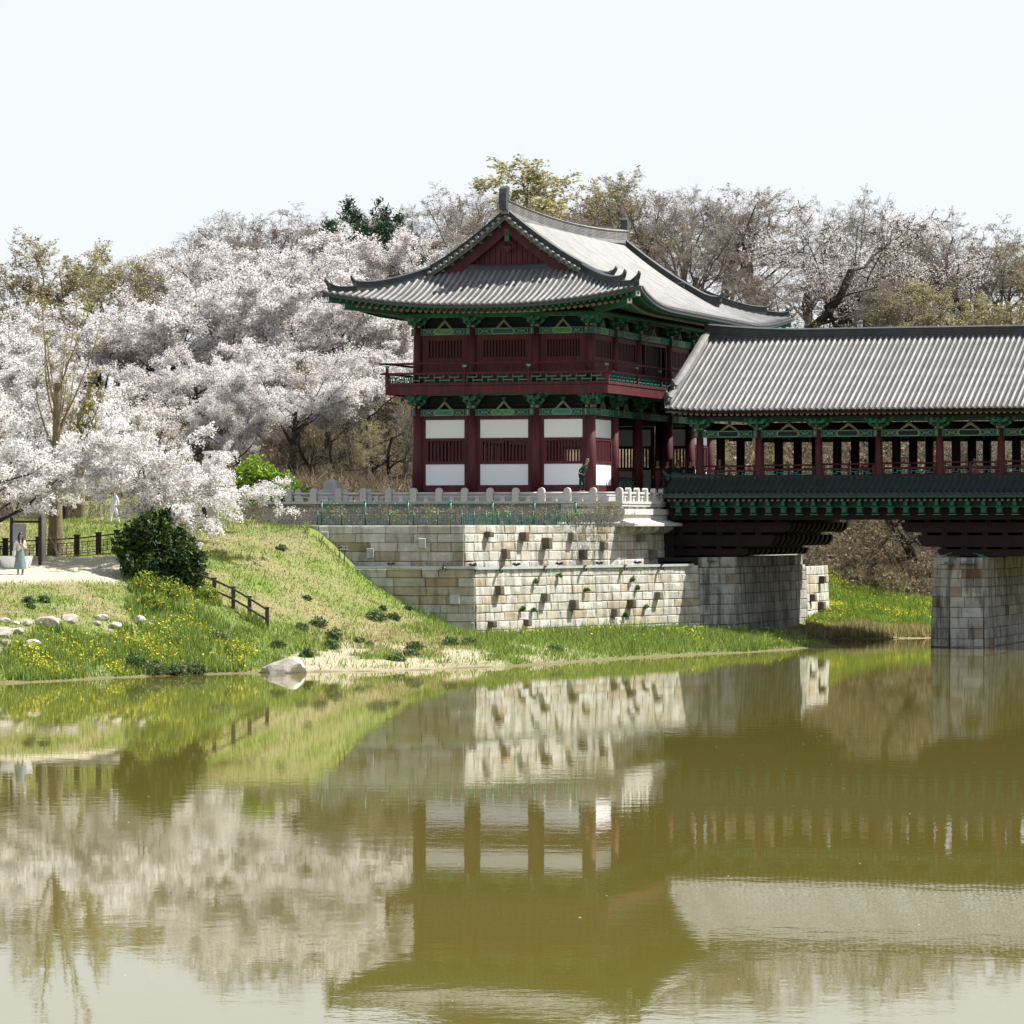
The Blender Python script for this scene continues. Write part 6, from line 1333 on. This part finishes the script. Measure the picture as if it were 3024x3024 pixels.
for px, Y, tp, kd, wh in [(1150,240,1180,'bare4','dark leaning bare tree in the scrub beside the pavilion'),(1000,238,1210,'bare4','thin bare tree in the brown scrub behind the thick pillar'),(930,240,1190,'bare4','dark bare tree low in the scrub left of the thin one'),(1190,236,1150,'bare1','twiggy tree pressed against the left pavilion column'),(1110,244,1090,'bare4','dark bare tree high in the scrub below the balcony'),(1040,246,1120,'bare1','brown twiggy tree between blossom and scrub'),(870,242,1230,'bare1','low twiggy tree under the blossom right of the green bush'),(1080,233,1230,'bud2','shrubby tree with yellow buds beside the pavilion corner'),(2700,236,1290,'bare4','gnarled bare tree on the slope under the bridge'),(2100,240,1180,'bud2','leafy thin tree seen between the bridge columns nearest the pavilion'),(2500,238,1150,'bare4','crooked tree seen between the middle bridge columns'),(2850,240,1180,'bare1','twiggy tree seen between the right bridge columns')]:
    put(kd, 'bare_tree', wh, 'tree', px, Y, tp, 1.7 if 'gnarled' in wh else .95, group='bare trees low on the hill')
# --- pruned street trees with bright olive limbs
for seed, px, Y, tp, r0, L0, lab, sw in ((3, 163, 177.2, 850, .42, 8.6, 'tall pruned tree with thick trunk and upright olive limbs beside the path', 1.0), (9, 238, 189, 1085, .2, 4.0, 'smaller pruned tree with long slanting olive limbs behind the blossom', 1.0)):
    rr = random.Random(seed); segs = []; cfg = dict(nseg=[6,6,4,2], nch=[10,7,7], st=[.62 if seed == 3 else .4,.1,.1], wob=[.02,.07,.14,.2], up=[.05,.16,.1,.05], tap=[.36,.3,.35,.5], ang=[.6,.55,.7], len=[.62,.24,.4], rr=[.38,.4,.5], rmin=.012)
    grow(rr, Vector((0,0,0)), Vector((0,0,1)), L0, r0, 0, cfg, segs); rng = np.random.RandomState(seed)
    make_kind('pruned%d' % seed, segs, M['barkolive'], along(segs, 1100, rng, 2, .05), M['leaf'], [(.36,.34,.08),(.30,.25,.12)], [1,1], 'buds', 2, 1.0, .07, seed); put('pruned%d' % seed, 'pruned_tree', lab, 'tree', px, Y, tp, sw, 1.0)
# --- bushes
def bush(name, label, cat, C, cols, w, size, mat, loc, seed, stems=0, aspect=.6, leafn='foliage', stemcol='twig', up=.2):
    rng = np.random.RandomState(seed); t = bpy.data.objects.new(name, None); COL.objects.link(t); t.location = loc; tag(t, label, cat)
    V, Fq = cards(C, rng.uniform(size*.6, size*1.4, len(C)), rng, up, aspect); o = bpy.data.objects.new(leafn, npmesh(leafn, V, Fq, M[mat], np.repeat(palette(len(C), cols, w, rng, .22), 4, 0))); COL.objects.link(o); o.parent = t; o['kind'] = 'stuff'
    if stems:
        S = []; k = rng.choice(len(C), stems)
        for c in C[k]: b0_ = np.array([c[0]*.12, c[1]*.12, -.05]); m_ = (b0_+c)/2+rng.normal(size=3)*.06; S += [(b0_, m_, .016, .012, 0), (m_, c, .012, .005, 0)]
        o = bpy.data.objects.new('stems', npmesh('stems', *tubes(S), M[stemcol])); COL.objects.link(o); o.parent = t; o['kind'] = 'stuff'
    return t
def blob(rng, n, lumps):
    out = []
    for (x, y, z, rx, ry, rz_), k in lumps:
        m = int(n*k); d = rng.normal(size=(m, 3)); d /= np.linalg.norm(d, axis=1)[:, None]; r_ = rng.uniform(.55, 1.08, (m, 1)); q = d*r_*np.array([rx, ry, rz_])+np.array([x, y, z]); out.append(q)
    q = np.concatenate(out); q += np.stack([fbm(q[:, 0]*2+q[:, 1], q[:, 2]*2.6, 1, s_) for s_ in (1, 2, 3)], 1)*.22; k_ = rng.random(len(q)) < .06; q[k_] += rng.normal(size=(k_.sum(), 3))*np.array([.22, .2, .3]); return q[q[:, 2] > -.1]
rng = np.random.RandomState(5); pb = gnd(470, 1722, 165, 178); S_ = 66.
L_ = [((-1.1, .3, 1.35, .85, .8, 1.35), .22), ((-.35, 0, 1.6, 1.0, .9, 1.45), .3), ((.6, .1, 1.2, .95, .8, 1.2), .22), ((1.15, -.2, .6, .75, .7, .75), .12), ((1.75, -.2, .75, .45, .4, .6), .05), ((.2, .1, 2.6, .35, .35, .5), .03), ((-.8, .1, 2.5, .3, .3, .45), .02), ((-.3, -.5, .7, 1.4, .7, .8), .08)]
bush('evergreen_bush', 'big dark evergreen bush at the foot of the cherry trunk beside the handrail', 'bush', blob(rng, 30000, L_), [(.03,.06,.02),(.05,.10,.025),(.15,.19,.03),(.012,.028,.014)], [4,4,2,2], .13, 'leaf', pb, 6, 60, .5)
q = xy(800, 208); GBL = 1.0
bush('green_bush', 'bright yellow green bush behind the left end of the balustrade', 'bush', blob(rng, 12000, [((-.9,0,1.5,1.1,1,1.7),.4),((.3,0,1.2,1.2,1,1.2),.4),((1.7,0,.7,1.0,.8,.8),.2)]), [(.20,.33,.03),(.28,.42,.05),(.12,.22,.02)], [2,2,1], .14, 'leaf', (*q, h1(*q)+.25), 7, 60)
q = xy(1003, 210)
def twiggy(name, label, cat, loc, w_, h_, n, seed, leafc, nleaf, group=None):
    rng = np.random.RandomState(seed); S = []; tips = []
    for k in range(n):
        b0_ = np.array([rng.uniform(-w_, w_)*.7, rng.uniform(-.25, .25), -.05]); d = np.array([rng.normal()*.25, rng.normal()*.25, 1.0]); p_ = b0_; r_ = .012
        for j in range(3):
            d = d+rng.normal(size=3)*.3; d[2] = abs(d[2]); d /= np.linalg.norm(d); q_ = p_+d*h_/3*rng.uniform(.7, 1.2); S.append((p_, q_, r_, r_*.7, 0)); r_ *= .7
            if j: e = q_+rng.normal(size=3)*.14; S.append((q_, e, r_*.8, .004, 0)); tips.append(e)
            p_ = q_
        tips.append(p_)
    t = bpy.data.objects.new(name, None); COL.objects.link(t); t.location = loc; tag(t, label, cat, group)
    o = bpy.data.objects.new('stems', npmesh('stems', *tubes(S), M['twig'])); COL.objects.link(o); o.parent = t; o['kind'] = 'stuff'
    if nleaf:
        C = np.array(tips)[rng.choice(len(tips), nleaf)]+rng.normal(size=(nleaf, 3))*.05; V, Fq = cards(C, .06, rng, .2, .6)
        o = bpy.data.objects.new('leaves', npmesh('leaves', V, Fq, M['leaf'], np.repeat(palette(nleaf, leafc, [1]*len(leafc), rng, .2), 4, 0))); COL.objects.link(o); o.parent = t; o['kind'] = 'stuff'
ORD = 'first second third fourth fifth sixth seventh eighth ninth tenth eleventh twelfth thirteenth fourteenth fifteenth sixteenth seventeenth eighteenth nineteenth twentieth'.split()
brn = [(.22,.15,.09),(.16,.09,.07),(.28,.21,.13)]; yel = [(.30,.42,.05),(.42,.46,.06),(.2,.16,.1)]
for k in range(20):
    px = 985+k*44; Y = 184.6+max(0, (px-1371))*.0165; x, y = xy(px, Y); yl = k in (0, 4, 7, 11, 16)
    twiggy('dry_shrub', ('shrub with yellow green leaves between the green fences, %s from the left' if yl else 'leafless brown twiggy shrub between the green fences, %s from the left') % ORD[k], 'shrub', (x, y, 6.15), .55, .85+.3*(k % 3 == 0), 26, k, yel if yl else brn, 150, 'shrubs with new leaves on the wall' if yl else 'leafless shrubs on the wall')
twiggy('dry_shrub', 'largest reddish twiggy shrub with yellow leaves beside the stone balcony', 'shrub', (*xy(1790, 190.4), 6.15), .8, 1.35, 60, 77, [(.16,.07,.06),(.3,.36,.06)], 260)
def hedge(label, pts, w_, h_, n, cols, nleaf, seed):
    rng = np.random.RandomState(seed); S = []; C = []; o0 = np.array(pts[0])
    for p0 in pts:
        for k in range(n):
            b0_ = np.array(p0)-o0+np.array([rng.uniform(-w_, w_), rng.uniform(-.25, .25), -.05]); d = np.array([rng.normal()*.25, rng.normal()*.25, 1.0]); p_ = b0_; r_ = .011
            for j in range(3):
                d = d+rng.normal(size=3)*.35; d[2] = abs(d[2]); d /= np.linalg.norm(d); q_ = p_+d*h_/3*rng.uniform(.7, 1.2); S.append((p_, q_, r_, r_*.7, 0)); r_ *= .7; p_ = q_
                if j: C.append(q_); S.append((q_, q_+rng.normal(size=3)*.12, .006, .003, 0))
    t = bpy.data.objects.new('hedge', None); COL.objects.link(t); t.location = pts[0]; tag(t, label, 'hedge')
    o = bpy.data.objects.new('stems', npmesh('stems', *tubes(S), M['twig'])); COL.objects.link(o); o.parent = t; o['kind'] = 'stuff'
    C = np.array(C)[rng.choice(len(C), nleaf)]+rng.normal(size=(nleaf, 3))*.06; V, Fq = cards(C, .055, rng, .2, .6)
    o = bpy.data.objects.new('leaves', npmesh('leaves', V, Fq, M['leaf'], np.repeat(palette(nleaf, cols, [1]*len(cols), rng, .2), 4, 0))); COL.objects.link(o); o.parent = t; o['kind'] = 'stuff'
hedge('brown leafless clipped hedge in front of the terrace end wall', [(*xy(782+k*28, 185.2), 6.15) for k in range(6)], .35, 1.0, 30, [(.16,.08,.06),(.12,.08,.06)], 350, 100)
hedge('long brown leafless hedge along the embankment behind the blossom', [(*xy(-40+k*31, 193), h1(*xy(-40+k*31, 193))-.05) for k in range(27)], .5, 1.5, 34, [(.2,.11,.08),(.15,.09,.06),(.2,.16,.1)], 3500, 101)
x, y = xy(168, 176.8); twiggy('dry_shrub', 'pale thin shoots growing at the foot of the thick pruned trunk', 'shrub', (x+.25, y-.4, h1(x, y)), .35, 1.9, 14, 300, brn, 0)
# --- weeds on the sand and in the wall
def weed(p, r_, h_, seed, label, group, cols=((.05,.11,.03),(.10,.18,.05),(.14,.14,.09)), n=260):
    rng = np.random.RandomState(seed); d = rng.normal(size=(n, 3)); d[:, 2] = np.abs(d[:, 2]); d /= np.linalg.norm(d, axis=1)[:, None]; C = d*rng.uniform(.2, 1, (n, 1))*np.array([r_, r_*.8, h_])
    V, Fq = cards(C, rng.uniform(.07, .16, n), rng, .3, .4); me = npmesh('weed', V, Fq, M['leaf'], np.repeat(palette(n, list(cols), [1]*len(cols), rng, .25), 4, 0))
    single('weed_plant', me, None, label, 'weed', group=group).location = p
WLAB = ['tallest dark leafy weed on the sand right of the big rock', 'leafy weed just below the tallest one on the sand', 'small weed right of the tallest one on the sand', 'low dark weed on the sand near the big rock', 'wide low weed close to the water in the middle of the sand', 'bushy weed on the sand below the wall corner', 'flat weed right under the bushy one below the wall corner', 'tiny weed on the sand right of the tallest one', 'broad weed where the sand meets the wall corner grass', 'upright weed at the foot of the wall corner', 'lone dark weed high on the straw coloured slope', 'small weed in the middle of the straw coloured slope', 'low weed halfway between slope and shaded wall', 'weed at the edge of the shaded wall base', 'big green clump at the foot of the slope below the wall', 'leafy clump on the slope right of the handrail foot', 'small clump beside the handrail foot', 'green clump close to the shaded wall bottom', 'left one of three weeds above the pale rocks', 'right one of three weeds above the pale rocks', 'lowest of three weeds above the pale rocks', 'isolated weed at the river edge below the sunlit wall', 'low weed at the left end of the sand', 'wide green clump against the shaded wall near its corner', 'leafy clump left of the wall corner', 'dark leafy clump at the water edge below the flowers', 'second dark clump at the water edge below the flowers', 'widest dark clump at the water edge left of the big rock', 'dark clump above the water edge under the yellow flowers', 'leafy clump among the flowers beneath the handrail']
for k, (px, py, r_, h_) in enumerate([(985,1890,.42,.6),(978,1915,.45,.45),(1062,1895,.3,.18),(905,1938,.34,.4),(1170,1950,.45,.3),(1225,1915,.45,.35),(1215,1935,.4,.25),(1090,1905,.25,.15),(1330,1905,.5,.4),(1385,1905,.4,.4),(830,1620,.3,.2),(905,1770,.25,.18),(1130,1800,.2,.2),(1205,1800,.25,.2),(1110,1830,.6,.5),(940,1850,.5,.45),(890,1860,.35,.3),(1160,1830,.4,.35),(85,1780,.3,.3),(130,1778,.3,.3),(90,1795,.25,.2),(1640,1925,.45,.35),(820,1910,.4,.3),(1310,1840,.5,.4),(1360,1850,.45,.4),(455,1990,.7,.6),(520,1992,.55,.5),(570,1985,.8,.5),(400,1975,.55,.7),(640,1890,.6,.5)]):
    p = gnd(px, py, 150, 183); weed(p, r_, h_, k, WLAB[k], 'broad leaved weeds on the bank', n=int(300*(1+r_)))
TLAB = ['wall weed near the top middle of the lower wall', 'largest wall weed right of the middle', 'small wall weed left of the middle', 'small wall weed under a floodlight', 'wall weed above the largest one', 'wall weed near the right shade line', 'lowest wall weed left of the middle', 'tiny wall weed beside the lowest one', 'low wall weed right of the flowers']
for k, (px, py, top_) in enumerate([(1725,1745,0),(1876,1740,0),(1577,1721,0),(1647,1703,0),(1862,1715,0),(1900,1795,0),(1568,1805,0),(1535,1802,0),(1838,1820,0)]):
    s_ = s_at(r2fn, r2L, px); x, y, z = r2fn(s_, .1, zat(r2fn, s_, py)); weed((x, y-.05, z), .17, .2, 60+k, 'green tuft, '+TLAB[k], 'weed tufts in the lower wall', n=90, cols=((.05,.14,.02),(.12,.22,.03)))
# --- grass, flowers, scrub (nobody could count them)
def blades(X, Y, h_, w_, cols, rng, name, label, mat='grassblade', lean=.35, zoff=0):
    n = len(X); Z = HT(X, Y)+zoff; B = np.stack([X, Y, Z-.02], 1); a = rng.uniform(0, 2*pi, n); side = np.stack([np.cos(a), np.sin(a), np.zeros(n)], 1)*(np.broadcast_to(w_, (n,))[:, None]/2)
    tip = B+np.stack([rng.normal(size=n)*lean*h_, rng.normal(size=n)*lean*h_, h_], 1); V = np.stack([B-side, B+side, tip], 1).reshape(-1, 3)
    me = npmesh(name, V, np.arange(3*n).reshape(n, 3), M[mat], np.repeat(cols, 3, 0)); return single(name, me, None, label, None, kind='stuff')
rng = np.random.RandomState(77)
def sample(n, x0, x1, y0, y1):
    return rng.uniform(x0, x1, n), rng.uniform(y0, y1, n)
X, Y = sample(330000, -34, 17, 146, 196); Z = HT(X, Y); px = 1512+F*X/Y; nz = fbm(X, Y, .9, 11); nb = fbm(X, Y, .25, 5)
ok = (Z > .06) & ~inspace(X, Y) & (px > -80) & (px < 2450)
sandy = np.clip(sm(-.35, .25, -nz+.3*nb)*sm(.95, .5, Z+.25*nz)*sm(700, 850, px)*sm(1950, 1350, px), 0, 1); path = sm(3.6, 3.85, Z)*sm(4.8, 4.6, Z)*sm(430, 330, px); rocky = sm(.45, .7, nz+.3*nb)*sm(3.0, 2.4, Z)*(px < 520)
ok &= rng.random(len(X)) > np.maximum(np.maximum(sandy*.93, path), np.maximum(rocky*.8, sm(.3, .1, Z)*np.where((px > 820) & (px < 1500), .85, .25)))
g = np.clip(.5+.5*nz+.35*nb, 0, 1); g = np.where(px > 1390, np.clip(g+.6, 0, 1), g); g = np.clip(g+sm(2.6, 1.4, Z)*(px < 900)*.8+sandy, 0, 1)
X, Y, g, Z, px = X[ok], Y[ok], g[ok], Z[ok], px[ok]; n = len(X); isg = rng.random(n) < g
cols = np.where(isg[:, None], palette(n, [(.24,.31,.05),(.17,.25,.045),(.30,.36,.09),(.10,.17,.045)], [4,3,2,2], rng, .2), palette(n, [(.36,.30,.13),(.44,.37,.18),(.27,.21,.09),(.26,.29,.07)], [4,3,2,1.5], rng, .2))
h_ = np.where(isg, rng.uniform(.07, .22, n), rng.uniform(.04, .11, n))*(1+.8*((px > 1390) | (Z < 1.6)))
blades(X, Y, h_, .045, cols, rng, 'grass', 'mixed green and straw coloured grass covering the near river bank')
# tall flowering meadow between the rocks and the water and along the wall foot
def meadow(n, x0, x1, y0, y1, cond, hmin, hmax, nfl, name, label, cols, flw=.12):
    X, Y = sample(n, x0, x1, y0, y1); Z = HT(X, Y); px = 1512+F*X/Y; py = HOR-F*(Z-EYE)/Y; ok = cond(X, Y, Z, px, py) & ~inspace(X, Y) & (Z > .04); X, Y, Z = X[ok], Y[ok], Z[ok]; m = len(X)
    h_ = rng.uniform(hmin, hmax, m)*(1+.35*fbm(X, Y, 1.1, 31)); h_ = np.clip(h_, .06, 1.4); blades(X, Y, h_, .06, palette(m, cols, [4,3,3,2], rng, .22), rng, name, label, lean=.22)
    if nfl:
        wgt = np.clip(.25+fbm(X, Y, .8, 44), 0.02, 2)**1.6; k = rng.choice(m, nfl, p=wgt/wgt.sum()); C = np.stack([X[k], Y[k], Z[k]+h_[k]*rng.uniform(.8, 1.15, nfl)], 1)+rng.normal(size=(nfl, 3))*.05
        V, Fq = cards(C, rng.uniform(.035, .075, nfl), rng, 0, .9); me = npmesh('yellow_flowers', V, Fq, M['leaf'], np.repeat(palette(nfl, [(.55,.50,.035),(.66,.60,.07)], [1,1], rng, .1), 4, 0)); single('yellow_flowers', me, None, 'yellow rape flowers over the '+name.replace('_', ' '), None, kind='stuff')
GC = [(.23,.32,.05),(.15,.24,.04),(.31,.38,.09),(.08,.15,.05)]
def c1(X, Y, Z, px, py):
    a = (py > 1860+45*fbm(X, Y, .5, 9)) & (px > 110+90*fbm(X, Y, .6, 19)) & (px < 770+60*fbm(X, Y, .7, 29)) & (rng.random(len(X)) < np.clip(.55+.6*fbm(X, Y, .9, 39), .08, 1)); ns = 55*fbm(X, Y, .9, 61); b_ = (px > 375+ns) & (px < 640+ns) & (py > 1715+ns*.5) & (px < 540+(py-1715)*.9+ns) & (rng.random(len(X)) < np.clip(.6+.6*fbm(X, Y, 1.1, 49), .05, 1)); return (a | b_) & (px > -60) & (px < 790+60*fbm(X, Y, 1.0, 63))
meadow(150000, -24, -8, 150, 176, c1, .12, .5, 2600, 'flower_meadow', 'tall green weeds with yellow flowers on the near bank', GC)
meadow(100000, -3, 15, 168, 199, lambda X, Y, Z, px, py: (px > 1385) & (px < 2400) & (Y > 176+(px-1400)*.012+1.2*fbm(X, Y, .9, 73)) & (rng.random(len(X)) < np.clip(.55+.6*fbm(X, Y, 1.0, 75), .1, 1)), .12, .5, 700, 'wall_foot_weeds', 'lush green weeds with a few yellow flowers at the wall foot', GC)
meadow(9000, -16, -3, 178, 182.5, lambda X, Y, Z, px, py: (Y > 180.9+1.3*fbm(X, Y, 1.2, 71)) & (px > 900) & (rng.random(len(X)) < .6), .12, .5, 0, 'slope_weeds', 'green weeds where the grass slope meets the shaded wall', GC)
meadow(90000, 14, 34, 207, 231, lambda X, Y, Z, px, py: (px > 2380) & (px < 2790) & (Z > .45), .10, .32, 1500, 'far_meadow', 'bright green meadow with yellow flowers under the bridge', [(.23,.32,.04),(.17,.26,.035),(.29,.36,.07),(.13,.20,.03)])
meadow(26000, 14, 34, 207, 213, lambda X, Y, Z, px, py: (px > 2380) & (px < 2790) & (Z < .6), .2, .5, 0, 'dry_reeds', 'band of pale dry reeds at the far water edge', [(.42,.36,.18),(.36,.30,.14),(.48,.43,.25),(.2,.24,.05)])
# brown scrub on the hillside: bent dry stems and dead leaves
def scrub(n, x0, x1, y0, y1, cond, L, name, label, cols, w=.035):
    X, Y = sample(n, x0, x1, y0, y1); ok = cond(X, Y) & ~inspace(X, Y); X, Y = X[ok], Y[ok]; m = len(X); Z = HT(X, Y); B = np.stack([X, Y, Z-.05], 1)
    d = rng.normal(size=(m, 3)); d[:, 2] = np.abs(d[:, 2])*.9+.15; d /= np.linalg.norm(d, axis=1)[:, None]; l = rng.uniform(L*.3, L, (m, 1)); P1 = B+d*l*.5; d2 = d+rng.normal(size=(m, 3))*.5; d2[:, 2] -= .35; P2 = P1+d2/np.linalg.norm(d2, axis=1)[:, None]*l*.5
    s = np.cross(d, rng.normal(size=(m, 3))); s /= np.linalg.norm(s, axis=1)[:, None]; s *= w/2
    V = np.stack([B-s, B+s, P1+s*.8, P1-s*.8, P2+s*.4, P2-s*.4], 1).reshape(-1, 3); i_ = np.arange(m)[:, None]*6
    Fq = np.concatenate([i_+np.array([[0,1,2,3]]), i_+np.array([[3,2,4,5]])]); single(name, npmesh(name, V, Fq, M['leaf'], np.repeat(palette(m, cols, [3,3,3,2,.6], rng, .25), 6, 0)), None, label, None, kind='stuff')
SCC = [(.20,.15,.09),(.13,.095,.06),(.30,.24,.16),(.07,.052,.036),(.10,.14,.035)]
scrub(90000, 8, 48, 229, 272, lambda X, Y: (1512+F*X/Y > 1900) & (1512+F*X/Y < 3100), 1.5, 'hillside_scrub', 'dry brown brush covering the hillside behind the bridge', SCC)
scrub(60000, -22, -2, 226, 262, lambda X, Y: (1512+F*X/Y > 620) & (1512+F*X/Y < 1330), 1.7, 'pavilion_scrub', 'dry brown brush on the hillside left of the pavilion', SCC)
def litter(n, x0, x1, y0, y1, lo, hi, name, label):
    X, Y = sample(n, x0, x1, y0, y1); px = 1512+F*X/Y; ok = (px > lo) & (px < hi) & ~inspace(X, Y); X, Y = X[ok], Y[ok]; C = np.stack([X, Y, HT(X, Y)+rng.uniform(0, .35, len(X))], 1)
    V, Fq = cards(C, rng.uniform(.10, .26, len(C)), rng, 0, .8); single(name, npmesh(name, V, Fq, M['leaf'], np.repeat(palette(len(C), SCC, [3,3,3,2,1.2], rng, .3), 4, 0)), None, label, None, kind='stuff')
litter(60000, 8, 48, 229, 275, 1900, 3100, 'dead_leaves', 'dead leaves and bramble on the slope behind the bridge')
litter(45000, -40, -2, 226, 290, -60, 1330, 'dead_leaves', 'dead leaves and bramble beneath the hillside cherry trees')

n = 120; X, Y = rng.uniform(-16, 16, n), rng.uniform(46, 150, n); k = np.abs(X) < Y*.132; C = np.stack([X[k], Y[k], np.full(k.sum(), .006)], 1); s_ = rng.uniform(.015, .035, len(C))[:, None, None]
V = (C[:, None]+np.array([[-1, 0, 0], [0, -1, 0], [1, 0, 0], [0, 1, 0]])[None]*s_*np.array([1, 1, 0])); single('floating_petals', npmesh('floating_petals', V.reshape(-1, 3), np.arange(4*len(C)).reshape(-1, 4), M['blossom'], np.full((4*len(C), 3), .7)), None, 'tiny pale petals scattered on the river surface', None, kind='stuff')

SHL = ['tall yellow green weeds directly below the evergreen bush', 'yellow green shrubby weeds left of the handrail top', 'loose yellow green weeds beside the first handrail post', 'yellow green weeds spilling down from the evergreen bush', 'tall weeds with yellow tips halfway between bush and rocks']
for k, (px, py, r_, h_) in enumerate([(430,1748,.8,1.0),(585,1742,.6,.9),(610,1775,.6,.7),(500,1765,.9,1.0),(455,1800,.8,.8)]):
    weed(gnd(px, py, 150, 180), r_, h_, 400+k, SHL[k], 'yellow green weeds below the bush', cols=((.16,.24,.04),(.22,.30,.05),(.08,.14,.03),(.5,.45,.04)), n=900)
